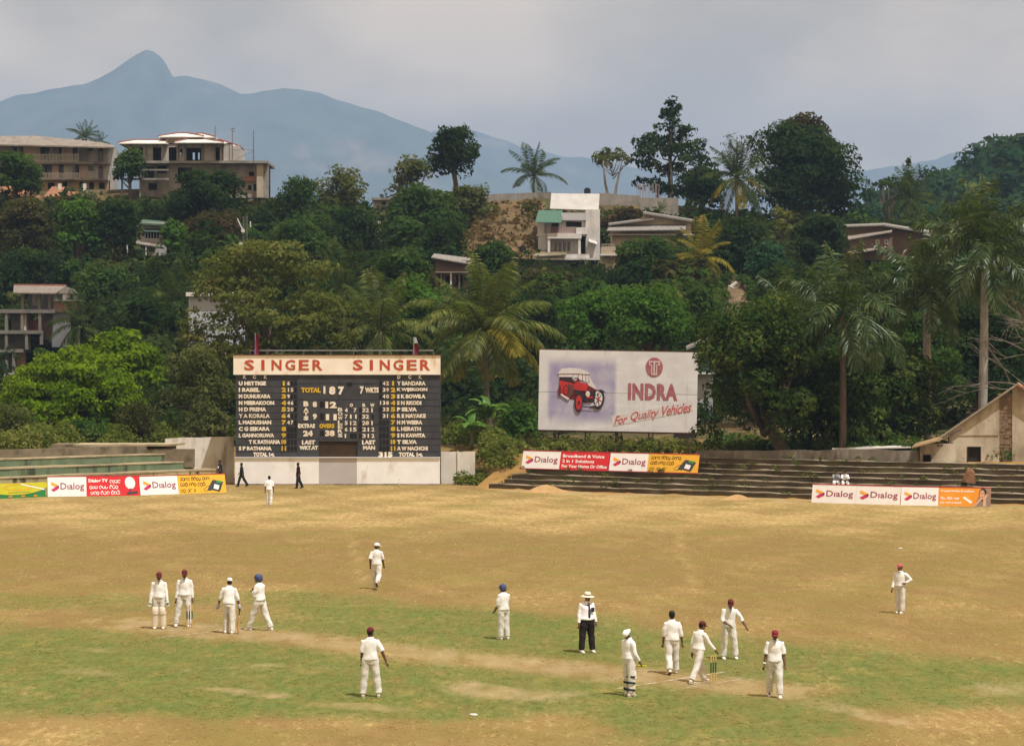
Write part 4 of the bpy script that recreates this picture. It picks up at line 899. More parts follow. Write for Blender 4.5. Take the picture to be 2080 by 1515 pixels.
tree('giant_tree', 'brown leaved crown topping the giant ridge tree', (1572, 226, 1690, 350), 334, 'round', 'russet', 41, leaf=.42)
tree('bare_tree', 'thin pale leafless tree beside the giant ridge tree', (1450, 240, 1545, 330), 342, 'airy', 'brownish', 42, leaf=.3, dens=.16, limbs=17, tr=.22)
tree('ridge_conifer', 'tall dark spreading conifer breaking the skyline', (1262, 190, 1462, 396), 334, 'spire', 'dark', 43, leaf=.42, dens=1.25, tr=.4)
tree('ridge_tree', 'slender airy tree with two pale stems on the ridge', (1192, 282, 1298, 362), 334, 'airy', 'dusty', 44, leaf=.38, dens=1.25, stems=2, tr=.2, tm=bark2)
tree('ridge_tree', 'dark foliage at the foot of the tall conifer', (1385, 335, 1470, 430), 326, 'round', 'dark', 45)
tree('ridge_tree', 'tall dark tree with an open crown left of the ridge palm', (868, 250, 975, 372), 326, 'dense', 'dark', 46, leaf=.40, tr=.42)
tree('ridge_tree', 'thin hazy tree leaning by the tall dark ridge tree', (790, 305, 885, 440), 332, 'loose', 'dusty', 47, dens=.75)
tree('ridge_tree', 'broad green tree mass below the tall dark ridge tree', (775, 375, 935, 510), 312, 'round', 'mid', 48)
tree('ridge_tree', 'pale green bush beside the bare earth slope', (900, 372, 1000, 480), 318, 'round', 'dusty', 49)
tree('ridge_tree', 'feathery dusty tree on the middle of the ridge', (630, 325, 765, 470), 322, 'loose', 'dusty', 50)
tree('ridge_tree', 'dark tree beside the end of the unfinished house', (560, 362, 665, 470), 316, 'round', 'mid', 51)
tree('ridge_tree', 'dark tree below the feathery ridge tree', (650, 415, 780, 540), 296, 'round', 'dark', 52)
tree('ridge_tree', 'big black green tree in front of the unfinished house', (325, 338, 508, 470), 306, 'dense', 'dark', 53)
tree('hillside_tree', 'russet brown tree below the unfinished house', (372, 425, 500, 530), 296, 'round', 'russet', 54)
tree('hillside_tree', 'light green topped tree below the veranda house', (118, 398, 195, 520), 288, 'round', 'fresh', 55, dens=.9)
tree('ridge_tree', 'green tree covering the corner of the veranda house', (-30, 300, 88, 400), 318, 'round', 'mid', 56)
tree('ridge_tree', 'ivy green tree between the two ridge houses', (228, 300, 300, 372), 322, 'round', 'mid', 57)
tree('hillside_tree', 'dark hillside tree below the orange roof', (-20, 395, 120, 530), 296, 'dense', 'brownish', 58)
tree('hillside_tree', 'shadowy tree over the small green roofed house', (185, 400, 290, 520), 290, 'round', 'dark', 59)
tree('hillside_tree', 'dark tree behind the concrete ruin', (-20, 500, 130, 620), 285, 'round', 'dark', 60)
tree('hillside_tree', 'green tree on the slope right of the concrete ruin', (150, 520, 270, 650), 272, 'round', 'mid', 61)
tree('hillside_tree', 'dark tree over the pale blue house', (290, 510, 420, 650), 262, 'round', 'dark', 62)
tree('hillside_tree', 'fresh green top beside the small green roofed house', (322, 448, 380, 520), 284, 'round', 'fresh', 63, dens=.8)
tree('hillside_tree', 'mid green tree behind the olive tree top', (540, 450, 680, 560), 280, 'round', 'mid', 64)
tree('hillside_tree', 'dark tree between the olive tree and the coconut palms', (690, 500, 800, 640), 258, 'round', 'dark', 65)
tree('hillside_tree', 'small green bush in front of the concrete ruin', (62, 690, 118, 760), 245, 'bush', 'mid', 66)
tree('hillside_tree', 'dark tree beside the brown hut', (955, 490, 1050, 580), 280, 'round', 'mid', 67)
tree('hillside_tree', 'dusty shrub tree left of the big coconut palm', (700, 600, 790, 740), 232, 'round', 'dark', 68)
tree('hillside_tree', 'dry shrub on the slope by the brown gabled house', (1880, 440, 1990, 540), 285, 'loose', 'olive', 69, dens=.8)
tree('hillside_tree', 'dark tree standing over the far palm of the wooded hill', (1820, 315, 1870, 460), 372, 'spire', 'dark', 70)
tree('hillside_tree', 'flat topped dark tree on the wooded hill skyline', (1765, 345, 1845, 400), 420, 'airy', 'dark', 71, leaf=.5, dens=1.1)
tree('hillside_tree', 'shade tree on the slope between the royal palms', (1740, 520, 1900, 640), 232, 'round', 'mid', 72)
tree('hillside_tree', 'brown green thicket beyond the tallest royal palm', (1930, 560, 2110, 700), 222, 'loose', 'brownish', 73, dens=.9)

# --- uncountable growth
EXC = [(0, 270, 238, 372, 342), (245, 255, 520, 335, 335), (250, 330, 332, 398, 330), (500, 325, 552, 395, 330), (-40, 578, 160, 752, 270), (272, 440, 345, 500, 305), (1040, 388, 1225, 545, 312), (1222, 425, 1415, 492, 302),
       (880, 518, 952, 585, 255), (955, 408, 1092, 512, 318), (1458, 555, 1528, 705, 300), (985, 385, 1385, 418, 345), (1718, 452, 1906, 520, 298), (380, 592, 490, 655, 230), (478, 440, 512, 520, 290), (735, 445, 775, 490, 320)]
SKX = [0, 555, 565, 780, 790, 980, 985, 1400, 1410, 1750, 1760, 1900, 2080]; SKY = [398, 398, 405, 405, 395, 390, 405, 405, 425, 430, 330, 290, 265]
def mass(name, label, spots, leaf_k, mat, seed, rmin, rmax, flat=.75, dens=.6, minleaf=.22, exc=True):
    rg = np.random.default_rng(seed); x, y = spots[:2]; r = rg.uniform(rmin, rmax, len(x)); z = terr(x, y) if len(spots) == 2 else spots[2]
    px = x/y*F + CX; py = HY - (z + r - H)/y*F; pr = r/y*F; keep = np.ones(len(x), bool)
    for (a, b, c, d, DD) in (EXC if exc else []): keep &= ~((px > a - pr*.8) & (px < c + pr*.8) & (py > b - pr*.3) & (py < d - 1) & (y < DD))
    keep &= py > np.interp(px, SKX, SKY)
    x, y, z, r = x[keep], y[keep], z[keep], r[keep]; P_, N_, R_ = [], [], []; VV = []; 
    ymid = np.quantile(y, [0, .33, .66, 1]); 
    for k in range(3):
        m_ = (y >= ymid[k]) & (y <= ymid[k+1]); leaf = max(minleaf, leaf_k * float(y[m_].mean()))
        C = np.stack([x[m_], y[m_], z[m_] + r[m_]*.2], 1); Rd = np.stack([r[m_], r[m_], r[m_]*flat*rg.uniform(.7, 1.4, m_.sum())], 1)
        P, Nn, rn = clump_leaves(rg, C, Rd, leaf, dens, lower=.15); V, _ = leaf_quads(rg, P, Nn, np.full(len(P), leaf)); VV.append(V); R_.append(rn)
    V = np.concatenate(VV); rn = np.concatenate(R_)
    o = kind(link(name, mesh_np(name, V, np.arange(len(V), dtype=np.int32).reshape(-1, 4), rnd=rn), mat), 'stuff'); o['label'] = label; return o
def wood(name, label, n, ya, yb, pa, pb, lm, seed, w0, w1, h0, h1, leaf_k=.0021, sky=True):
    """many crowns that read as one wood"""
    rw = np.random.default_rng(seed); y = np.sqrt(rw.uniform(ya**2, yb**2, n)); x = (rw.uniform(pa, pb, n) - CX)/F*y; z = terr(x, y); VV = []; RR = []
    for i in range(n):
        w_ = rw.uniform(w0, w1); h_ = rw.uniform(h0, h1); p = x[i]/y[i]*F + CX; pr = w_*.5/y[i]*F; pt = HY - (z[i] + h_ - H)/y[i]*F
        if sky and pt < np.interp(p, SKX, SKY): h_ -= (np.interp(p, SKX, SKY) - pt)/F*y[i]; pt = np.interp(p, SKX, SKY)
        if h_ < 2 or any(p > a - pr*.8 and p < c + pr*.8 and pt < d - 2 and y[i] < DD for a, b, c, d, DD in EXC): continue
        C, Rd = clumps(rw, ('round', 'loose', 'dense', 'tiered')[rw.integers(0, 4)], w_, w_, h_*1.05); leaf = leaf_k*y[i]*rw.uniform(.8, 1.25)
        P, Nn, rn = clump_leaves(rw, C, Rd, leaf, .5, np.array([0, 0, h_*.35]), lower=.3); V, _ = leaf_quads(rw, P, Nn, np.full(len(P), leaf)); V += np.array([x[i], y[i], z[i] - h_*.08], np.float32); VV.append(V); RR.append(np.clip(rn*.7 + rw.uniform(-.1, .35), 0, 1))
    V = np.concatenate(VV); o = kind(link(name, mesh_np(name, V, np.arange(len(V), dtype=np.int32).reshape(-1, 4), rnd=np.concatenate(RR)), LM[lm] if isinstance(lm, str) else lm), 'stuff'); o['label'] = label
rg = np.random.default_rng(77)
def scatter(n, ya, yb, pa, pb):
    y = np.sqrt(rg.uniform(ya**2, yb**2, n)); return (rg.uniform(pa, pb, n) - CX)/F*y, y
hill_leaf = leafmat('hillside leaf mix', (.006, .015, .005), (.019, .036, .010), (.070, .080, .026), .2, .08, tw=.5)
mass('hillside_undergrowth', 'dense shrubs and undergrowth covering the hillside', scatter(2300, 212, 338, -120, 2200), .0026, hill_leaf, 5, 1.3, 4.2, 1.05, .6)
mass('ground_cover', 'low brush and dry grass over the hillside earth', scatter(4600, 205, 345, -120, 2200), .0024, leafmat('dry brush', (.02, .03, .008), (.055, .058, .016), (.13, .10, .04), .25, .1), 15, .45, 1.0, .8, .6)
mass('hillside_undergrowth', 'shrubs on the lower slope behind the field', scatter(800, 188, 222, -120, 2200), .0021, hill_leaf, 6, .8, 1.8)
wood('hillside_wood', 'dark crowded woodland clothing the hillside', 150, 225, 332, -120, 2200, 'dark', 201, 5, 9, 6, 11)
wood('hillside_wood', 'mid green woodland between the hillside houses', 110, 222, 330, -120, 2200, 'mid', 202, 4, 8, 5, 10)
wood('hillside_wood', 'olive dusty woodland patches on the hillside', 30, 228, 330, -120, 2200, 'dusty', 205, 4, 8, 5, 9)
wood('hillside_wood', 'brownish dry woodland scattered on the hillside', 75, 230, 330, -120, 2200, 'brownish', 203, 4, 7, 5, 8)
weed = leafmat('weed leaf', (.055, .075, .014), (.12, .145, .028), (.23, .21, .06), .35, .35)
def edge_scatter(n, xa, xb, d0, d1):
    x = rg.uniform(xa, xb, n); return x, np.interp(x, EX, EY) + rg.uniform(d0, d1, n)
mass('weeds', 'rank weeds and creepers behind the stands and scoreboard', edge_scatter(420, -44, -1, 8.5, 20), .0013, weed, 7, .3, 1.2, 1.1, .8, .2)
mass('weeds', 'loose dark undergrowth beneath the billboard', edge_scatter(170, -1, 16, 8, 21), .0014, LM['brownish'], 27, .15, .75, .8, .7, .2)
mass('weeds', 'rank green weeds among the billboard posts', edge_scatter(110, -2, 15, 8, 19), .0013, weed, 28, .12, .6, 1.0, .7, .2)
sw = [(x_, float(np.interp(x_, EX, EY)) + .75*k + t_, RISE*(k+1)) for k, x_, t_ in STEPS]
mass('weeds', 'grass tufts and weeds sprouting along the terrace steps', (np.array([a[0] for a in sw]), np.array([a[1] for a in sw]), np.array([a[2] for a in sw])), .0011, LM['dusty'], 29, .05, .3, .8, .8, .12, exc=False)
mass('weeds', 'weeds growing between the scoreboard and the terrace', (rg.uniform(-3.5, .4, 90), rg.uniform(166, 173, 90)), .0013, weed, 8, .25, .7, 1.0, .9, .2)
mass('weeds', 'green scrub behind the low wall of the terrace', edge_scatter(220, 14, 42, 9.5, 20), .0013, LM['mid'], 9, .4, 1.1, 1.0, .8, .2)
far_leaf = leafmat('far forest leaf', (.008, .028, .014), (.018, .050, .020), (.045, .085, .030), .2, .05, tw=.4)
wood('far_forest', 'wooded hill beyond the ridge seen as one mass', 330, 400, 740, 1640, 2320, far_leaf, 204, 8, 17, 7, 16, .0028, False)
mass('far_forest', 'low growth under the far wooded hill', scatter(600, 400, 720, 1640, 2300), .0032, far_leaf, 10, 3.0, 5.0, 1.0, .5)

# ---------------- palms
def frond_mesh(name, elev, droop, length=5.0, n=30, ll=.95, seed=0, plume=0., hang=.5, wid=.085):
    rg = random.Random(seed); seg = 12; pts = [Vector((0, 0, 0))]
    for i in range(seg):
        s = (i + .5)/seg; a = R(elev - droop*s**1.25); pts.append(pts[-1] + Vector((cos(a), 0, sin(a)))*length/seg)
    mb = MB(); mb.tube(pts, [.055*(1 - .85*i/seg) + .006 for i in range(seg+1)], 4)
    def at(s):
        f = s*seg; i = min(int(f), seg-1); return pts[i].lerp(pts[i+1], f - i), (pts[i+1] - pts[i]).normalized()
    for k in range(n):
        s = .14 + .85*k/(n-1); c, tg = at(s); l = ll*(.35 + .9*math.sin(pi*min(1, s*.95+.04))**.6)*rg.uniform(.85, 1.1)*(1 if s < .85 else 1 - (s-.85)*3)
        nn = Vector((-tg.z, 0, tg.x))
        for sd in (-1, 1):
            roll = rg.uniform(-plume, plume); out = Vector((0, sd, 0))*cos(roll) + nn*sin(roll)
            d = (out*1.0 + tg*.62 + Vector((0, 0, -hang*rg.uniform(.5, 1.3)))).normalized(); mid = c + d*l*.5; tip = c + d*l*.95 + Vector((0, 0, -hang*l*.35))
            wv = (tg - d*tg.dot(d)).normalized()*wid*.5
            mb.add([c, mid + wv, tip, mid - wv], [(0, 1, 2, 3)])
    me = mb.mesh(name); a = me.attributes.new('rnd', 'FLOAT', 'FACE'); nf = len(me.polygons)
    a.data.foreach_set('value', np.random.default_rng(seed).random(nf).astype(np.float32)); return me
PM = dict(coco=leafmat('coconut leaflet', (.030, .050, .010), (.082, .105, .022), (.22, .21, .055), .32, .5, .012, .5), shade=leafmat('shaded coconut leaflet', (.015, .03, .010), (.036, .058, .016), (.085, .10, .032), .25, .5),
          yellow=leafmat('yellowing leaflet', (.085, .085, .012), (.20, .17, .025), (.34, .25, .05), .3, .5), royal=leafmat('royal palm leaflet', (.010, .027, .007), (.034, .066, .016), (.150, .175, .065), .25, .6, .03, .4))  # royal palm's lightest leaflet tone puts frond glints into the colour
ELV = [(86, 28), (72, 48), (55, 66), (36, 76), (14, 78), (-8, 70), (-32, 50)]
FR = {}
def fronds(pm, royal):
    if (pm, royal) not in FR:
        FR[pm, royal] = []
        for i, (e, d) in enumerate(ELV):
            me = frond_mesh('frond', e, d*(1.15 if royal else 1), 5.0, 46 if royal else 38, .95 if royal else 1.0, 10*i + len(pm), 1.0 if royal else .15, .55 if royal else .5, .12 if royal else .10); me.materials.append(PM[pm]); FR[pm, royal].append(me)
    return FR[pm, royal]
ptrunk = M('palm trunk', (.20, .17, .13), (.13, .11, .085), 1.5, .9, .4, 10, stretch=(.5, .5, 4)); rtrunk = M('royal palm trunk', (.34, .32, .29), (.25, .23, .20), 1.2, .85, .2, 8, stain=(.14, .12, .09), stain_scale=.8, stain_stretch=(1, 1, .6)); shaft = M('crownshaft green', (.10, .14, .04), (.16, .16, .06), 2, .5)
rust_f = M('dry spathe', (.20, .085, .03), (.15, .06, .02), 3, .9)
def palm(label, px, py, D, fl, pm, n=20, royal=False, lean=0., seed=0, elo=0, ehi=7, name=None, spear=False, trr=None, dry=0, tmat=None):
    c = W(px, py, D); bx = c.x + lean; bz_ = tz(bx, D); root = thing(name or ('royal_palm' if royal else 'coconut_palm'), label, 'palm tree', (bx, D, bz_)); top = Vector((c.x - bx, 0, c.z - bz_)); rg = random.Random(seed + 100)
    r0 = trr or (.27 if royal else .16); mb = MB(); sag = Vector((-lean*.22, 0, 0)); pts = []; rad = []
    for i in range(11):
        t_ = i/10; pts.append(Vector((0, 0, -.4)).lerp(top, t_) + sag*math.sin(pi*t_)); rad.append(r0*(1.25 - .45*t_ + (.35*(1-t_)**6)) if not royal else r0*(1.05 + .16*math.sin(pi*t_*1.1) - .28*t_))
    if royal: pts[-1] = top - Vector((0, 0, 1.3))
    link('trunk', mb.tube(pts, rad, 10).mesh('trunk', True), tmat or (rtrunk if royal else ptrunk), root)
    if royal: link('crownshaft', MB().tube([top - Vector((0, 0, 1.45)), top - Vector((0, 0, .9)), top + Vector((0, 0, .15))], [r0*.98, r0*1.05, r0*.5], 10).mesh('crownshaft', True), rust_f if tmat else shaft, root)
    ms = fronds(pm, royal); sc = fl/5
    for k in range(n):
        e = elo + (ehi - elo)*(k + .5)/n; me = (fronds('yellow', royal) if k >= n - dry and k % 3 else ms)[min(6, int(e))]; o = link('frond', me, None, root); az = k*2.39996 + rg.uniform(-.25, .25) + seed
        o.location = top + Vector((cos(az)*r0*.5, sin(az)*r0*.5, rg.uniform(-.05, .05))); o.rotation_euler = (rg.uniform(-.25, .25), rg.uniform(-.12, .12), az); s = sc*rg.uniform(.86, 1.1); o.scale = (s, s, s)
    if spear:
        o = link('spear_leaf', MB().tube([(0, 0, 0), (.03, 0, 1.6), (-.02, 0, 3.0)], [.09, .16, .015], 6).mesh('spear_leaf'), PM['coco'], root, top)
    if not royal and rg.random() < .8:
        for k in range(5):
            az = k*1.256 + seed; link('coconut', MB().ball((cos(az)*.27, sin(az)*.27, -.28), (.13, .13, .16), 7, 4).mesh('coconut', True), rust_f if k == 2 else shaft, root, top)
    return root
palm('big coconut palm standing between the scoreboard and the billboard', 985, 672, 186, 5.9, 'coco', 36, seed=1, ehi=6.3, lean=.5, dry=10)
palm('smaller coconut palm just above the scoreboard roof', 772, 668, 203, 5.2, 'coco', 24, seed=2)
palm('dim coconut palm half hidden behind the olive tree', 700, 590, 226, 4.6, 'shade', 18, seed=3)
palm('lone coconut palm on the ridge skyline against the mountain', 1084, 358, 336, 4.6, 'shade', 18, seed=4, ehi=5.6)
palm('drooping yellowish coconut palm on the ridge by the conifer', 1497, 362, 318, 5.2, 'shade', 28, seed=5, dry=10)
palm('yellow coconut palm beside the beige house', 1425, 524, 268, 4.4, 'yellow', 20, seed=6)
palm('small palm rising behind the veranda house roof', 172, 280, 352, 2.8, 'shade', 16, seed=7, ehi=5)
palm('tiny palm tuft beyond the end of the veranda roof', 203, 290, 350, 1.8, 'shade', 9, seed=8, ehi=5)
palm('hazy coconut palm on the wooded hill side', 1848, 402, 345, 5.0, 'shade', 20, seed=9)
palm('dark coconut palm on the slope beyond the umbrella tree', 352, 612, 246, 4.4, 'shade', 18, seed=10)
palm('dark palm on the slope behind the concrete ruin', 160, 660, 252, 4.0, 'shade', 16, seed=11)
palm('small palm against the grey ridge wall', 1343, 428, 318, 1.5, 'coco', 9, seed=12, ehi=4)
palm('royal palm rising in front of the mango trees', 1712, 640, 157.5, 4.9, 'royal', 24, True, seed=13, spear=True, trr=.2, tmat=bark)  # dark brown bark puts the canopy's shade into the trunk colour
palm('middle royal palm with a slim grey trunk', 1882, 592, 168, 4.5, 'royal', 22, True, seed=14, lean=.1)
palm('tallest royal palm with an upright spear leaf', 2000, 506, 164, 4.9, 'royal', 24, True, seed=15, lean=-.2, spear=True)
palm('royal palm filling in behind the mango crown', 1600, 640, 176, 3.8, 'royal', 10, True, seed=17)

# banana plants
def banana_leaf(seed, ln, wd_):
    rg = random.Random(seed); mb = MB(); n = 8; V = []
    for i in range(n + 1):
        s = i/n; x_ = ln*(.82*s - .12*s*s*s); z_ = ln*(.75*s - .75*s*s*1.05); w_ = wd_*math.sin(pi*min(1, .08 + .92*s))**.6*.5 + .01; V += [(x_, -w_, z_ - .25*w_), (x_, 0, z_), (x_, w_, z_ - .25*w_)]
    mb.add(V, [(3*i+k, 3*i+k+1, 3*i+4+k, 3*i+3+k) for i in range(n) for k in range(2)]); me = mb.mesh('leaf', True)
    a = me.attributes.new('rnd', 'FLOAT', 'FACE'); a.data.foreach_set('value', np.random.default_rng(seed).uniform(.3, 1, len(me.polygons)).astype(np.float32)); return me
bl = leafmat('banana leaf', (.03, .09, .01), (.07, .17, .022), (.16, .27, .05), .35, .6, .05, .35); bstem = M('banana stem', (.16, .17, .06), (.10, .09, .04), 3, .7)
def banana(label, px, py, D, hgt, n, seed, sc=1.0):
    c = G(px, py) if D is None else W(px, py, D); z_ = tz(c.x, c.y); o = thing('banana_plant', label, 'banana plant', (c.x, c.y, z_)); rg = random.Random(seed)
    link('stem', MB().tube([(0, 0, -.2), (.03, 0, hgt*.5), (0, 0, hgt)], [.16, .13, .07], 8).mesh('stem', True), bstem, o)
    for k in range(n):
        f = link('leaf', banana_leaf(seed*20 + k, rg.uniform(1.7, 2.4)*sc, rg.uniform(.45, .6)*sc), bl, o, (0, 0, hgt*rg.uniform(.82, 1.0))); f.rotation_euler = (rg.uniform(-.3, .3), rg.uniform(-.7, .25), k*2.4 + seed)
banana('tall banana plant beside the billboard with broad ragged leaves', 990, 880, 179, 2.3, 10, 1, 1.25)
banana('smaller banana plant leaning toward the scoreboard', 958, 885, 177.5, 1.5, 8, 2, 1.0)
banana('banana plant in shade behind the terrace wall', 1735, 905, 166, 1.4, 8, 3, .95)
banana('young banana plant near the leaning trunk behind the terrace wall', 1790, 900, 166.5, 1.2, 7, 4, .9)

# bare branching tree leaning in from the picture edge
bt = thing('bare_tree', 'leafless grey tree reaching in over the old plaster building', 'tree', (W(2150, 900, 160).x, 160, tz(W(2150, 900, 160).x, 160)))
mb = MB(); rgb = random.Random(21); og = bt.location
def grow(p, d, l, r, dep):
    q = p + d*l*.5 + Vector((0, 0, .04*l)); e = q + (d + Vector((rgb.uniform(-.25, .25), rgb.uniform(-.25, .25), rgb.uniform(-.12, .2)))).normalized()*l*.5
    mb.tube([p, q, e], [r, r*.8, r*.6], 5, False)
    if dep:
        for k in range(rgb.choice((2, 3, 3))): grow(p.lerp(e, rgb.uniform(.45, 1)), (d + Vector((rgb.uniform(-.7, .5), rgb.uniform(-.5, .5), rgb.uniform(-.45, .6)))).normalized(), l*rgb.uniform(.55, .8), r*.55, dep - 1)
for (px_, py_, ex, ey) in ((2140, 800, 1990, 775), (2150, 740, 2010, 700), (2150, 720, 2040, 660), (2150, 760, 1960, 840), (2150, 700, 2060, 640)):
    a, b_ = W(px_, py_, 158), W(ex, ey, 156); grow(a - og, (b_ - a).normalized(), (b_ - a).length*.62, .06, 3)
tr0 = W(2150, 720, 158) - og; mb.tube([(0, 0, -.3), tr0*.5 + Vector((.2, 0, 0)), tr0], [.32, .26, .16], 8)
link('trunk', mb.mesh('trunk', True), M('grey twig', (.20, .17, .14), (.13, .11, .09), 3, .9), bt)
# leaning limb and dark stems under the mango tree
for (a, b_, r, lb) in (((1780, 905), (1835, 790), .14, 'slanting bare trunk behind the terrace wall'), ((1648, 915), (1630, 830), .22, 'second dark stem under the huge mango tree')):
    p0 = W(a[0], a[1] + 8, 164); p1 = W(b_[0], b_[1], 164.5); o = thing('leaning_trunk', lb, 'trunk', (p0.x, p0.y, tz(p0.x, p0.y)))
    link('trunk', MB().tube([Vector((0, 0, -.3)), (p1 - p0)*.5 + Vector((.1, 0, p0.z - o.location.z)), p1 - p0 + Vector((0, 0, p0.z - o.location.z))], [r, r*.8, r*.6], 7).mesh('trunk', True), bark, o)
# ------------------------------------------------------------------ buildings
def house(name, label, px, py, D, cat='house', rz=0.):
    c = W(px, py, D); return thing(name, label, cat, (c.x, D, c.z))
def bx(parent, name, D, x0, x1, yt, yb, d0, d1, mat, to=None):
    """box given by photo columns/rows measured at distance D, from D+d0 to D+d1"""
    a, b = W(x0, yt, D), W(x1, yb, D); return part(name, MB().box(a.x, b.x, D + d0, D + d1, b.z, a.z), mat, to or parent)
def facade(parent, name, D, x0, x1, yt, yb, holes, mat, d0=0., th=.25, to=None):
    xs = sorted({x0, x1, *[h[0] for h in holes], *[h[1] for h in holes]}); ys = sorted({yt, yb, *[h[2] for h in holes], *[h[3] for h in holes]}); mb = MB()
    for i in range(len(xs) - 1):
        run = None
        for j in range(len(ys) - 1):
            cx, cy_ = (xs[i]+xs[i+1])/2, (ys[j]+ys[j+1])/2; solid = not any(h[0] < cx < h[1] and h[2] < cy_ < h[3] for h in holes)
            if solid and run is None: run = ys[j]
            if run is not None and (not solid or j == len(ys) - 2):
                e = ys[j+1] if solid else ys[j]; a, b = W(xs[i], run, D), W(xs[i+1], e, D); mb.box(a.x, b.x, D + d0, D + d0 + th, b.z, a.z); run = None
    return part(name, mb, mat, to or parent)
wfrm = M('white window frame', (.62, .60, .57), rough=.6); glassd = M('dark window glass', (.02, .025, .03), (.035, .04, .045), 2, .12, spec=.6); woodd = M('dark timber frame', (.06, .03, .018), (.045, .022, .014), 4, .6)
def window(parent, D, x0, x1, yt, yb, d, fm=None, bars=1, arch=False):
    a, b = W(x0, yt, D), W(x1, yb, D); w = b.x - a.x; h = a.z - b.z; y_ = D + d; fw = .07; mb = MB()
    mb.box(a.x, a.x + fw, y_, y_ + .08, b.z, a.z).box(b.x - fw, b.x, y_, y_ + .08, b.z, a.z).box(a.x + fw, b.x - fw, y_, y_ + .08, b.z, b.z + fw).box(a.x + fw, b.x - fw, y_, y_ + .08, a.z - fw, a.z)
    for k in range(bars): x_ = a.x + w*(k+1)/(bars+1); mb.box(x_ - .03, x_ + .03, y_ + .005, y_ + .075, b.z + fw, a.z - fw)
    win = part('window', mb, fm or wfrm, parent)
    if arch:
        n = 8; r = w/2; pts = [((a.x+b.x)/2 + r*cos(pi*k/n), a.z + r*.9*sin(pi*k/n)) for k in range(n+1)]
        part('arch_head', MB().prism_xz(pts[::-1], y_ - .01, y_ + .05), fm or woodd, win)
    part('pane', MB().box(a.x + fw*.5, b.x - fw*.5, y_ + .04, y_ + .06, b.z + fw*.5, a.z - fw*.5), glassd, win); return win
def railing(parent, D, x0, x1, yt, yb, d, mat, n):
    a, b = W(x0, yt, D), W(x1, yb, D); mb = MB().box(a.x, b.x, D+d-.04, D+d+.04, a.z - .07, a.z).box(a.x, b.x, D+d-.03, D+d+.03, b.z, b.z + .06)
    for k in range(n+1): x_ = a.x + (b.x-a.x)*k/n; mb.box(x_ - .035, x_ + .035, D+d-.025, D+d+.025, b.z + .06, a.z - .07)
    return part('railing', mb, mat, parent)
pinkw = M('pinkish plaster', (.56, .44, .36), (.46, .37, .31), .6, .9, .1, 6, stain=(.22, .19, .165), stain_scale=.5); greyp = M('grey plaster', (.44, .415, .39), (.34, .32, .305), .6, .9, .1, 6, stain=(.14, .13, .12), stain_scale=.5)
rawc = M('raw concrete', (.29, .265, .235), (.20, .185, .165), .7, .95, .2, 6, stain=(.10, .09, .075), stain_scale=.5); ochre = M('ochre plaster', (.36, .25, .13), (.28, .19, .10), .7, .9, stain=(.15, .12, .08), stain_scale=.6)
asb = M('asbestos roof sheet', (.26, .225, .19), (.19, .165, .14), .8, .95, .2, 4, stretch=(6, 1, 1), stain=(.11, .095, .08), stain_scale=.6); tiler = M('orange roof tile', (.30, .145, .075), (.21, .10, .055), 1.5, .9, .3, 6); whitefascia = M('white roof sheet', (.70, .68, .64), (.58, .55, .51), .8, .7); redtrim = M('red ridge trim', (.22, .085, .065), rough=.8)
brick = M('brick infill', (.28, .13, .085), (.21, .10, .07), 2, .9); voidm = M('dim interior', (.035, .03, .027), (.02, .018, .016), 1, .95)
# veranda house at the picture's edge
D = 335
A1 = house('veranda_house', 'three storey veranda house with arched openings on the ridge', 100, 385, D)
bx(A1, 'rear_block', D, -120, 214, 292, 400, 2.2, 11, greyp)
for (yt, yb, m1) in ((293, 329, 0), (334, 364, 1)):
    for k, (xa, xb) in enumerate(((-120, -20), (-20, 20), (46, 80), (103, 117), (128, 146), (158, 176), (176, 217))): bx(A1, 'wall', D, xa, xb, yt, yb, 1.0 if k % 2 else .55, 2.3, (pinkw, greyp)[(k + m1) % 2 if k != 6 else 1])
    bx(A1, 'wall', D, -20, 178, yt, yb, 1.7, 2.25, greyp)
for (x0, x1, yt, yb) in ((25, 34, 300, 322), (37, 47, 300, 324), (82, 89, 300, 325), (92, 101, 301, 325), (117, 127, 301, 325), (147, 157, 301, 324)): window(A1, D, x0, x1, yt, yb, 1.55 if not 146 < x0 < 148 else 1.4, woodd, 1, True)
for (x0, x1, yt, yb) in ((87, 94, 338, 360), (118, 126, 337, 350), (150, 157, 338, 360)): window(A1, D, x0, x1, yt, yb, 1.55, woodd, 1, True)
for (yt) in (301, 341): window(A1, D, 199, 208, yt, yt + 26, .47, woodd, 1, True); window(A1, D, 178, 188, yt - 3, yt + 5, .47, woodd, 1)
for (ya, yb) in ((329, 334), (364, 367)): bx(A1, 'floor_slab', D, -120, 220, ya, yb, -.5, 2.4, rawc)
railing(A1, D, 37, 160, 314, 329, -.35, wfrm, 42); railing(A1, D, 80, 162, 352, 364, -.35, wfrm, 26)
for x_ in (37, 80, 104, 128, 160): bx(A1, 'column', D, x_ - 1.2, x_ + 1.2, 293, 329, -.2, .1, greyp)
for x_ in (84, 150): bx(A1, 'column', D, x_ - 1.5, x_ + 1.5, 334, 364, -.2, .1, greyp)
facade(A1, 'ground_wall', D, 84, 220, 367, 400, [(96, 110, 371, 384), (126, 136, 369, 384), (160, 168, 369, 384), (180, 190, 370, 384), (200, 212, 371, 384)], ochre, .3)
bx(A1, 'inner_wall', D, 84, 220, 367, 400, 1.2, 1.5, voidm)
rf = MB(); e0, e1, e2, e3 = W(-135, 290, D-2.5), W(235, 299, D-2.5), W(232, 296, D+12), W(-135, 288, D+12); r0, r1 = W(-40, 277, D+4), W(70, 276, D+4); r2 = W(205, 289, D+4)
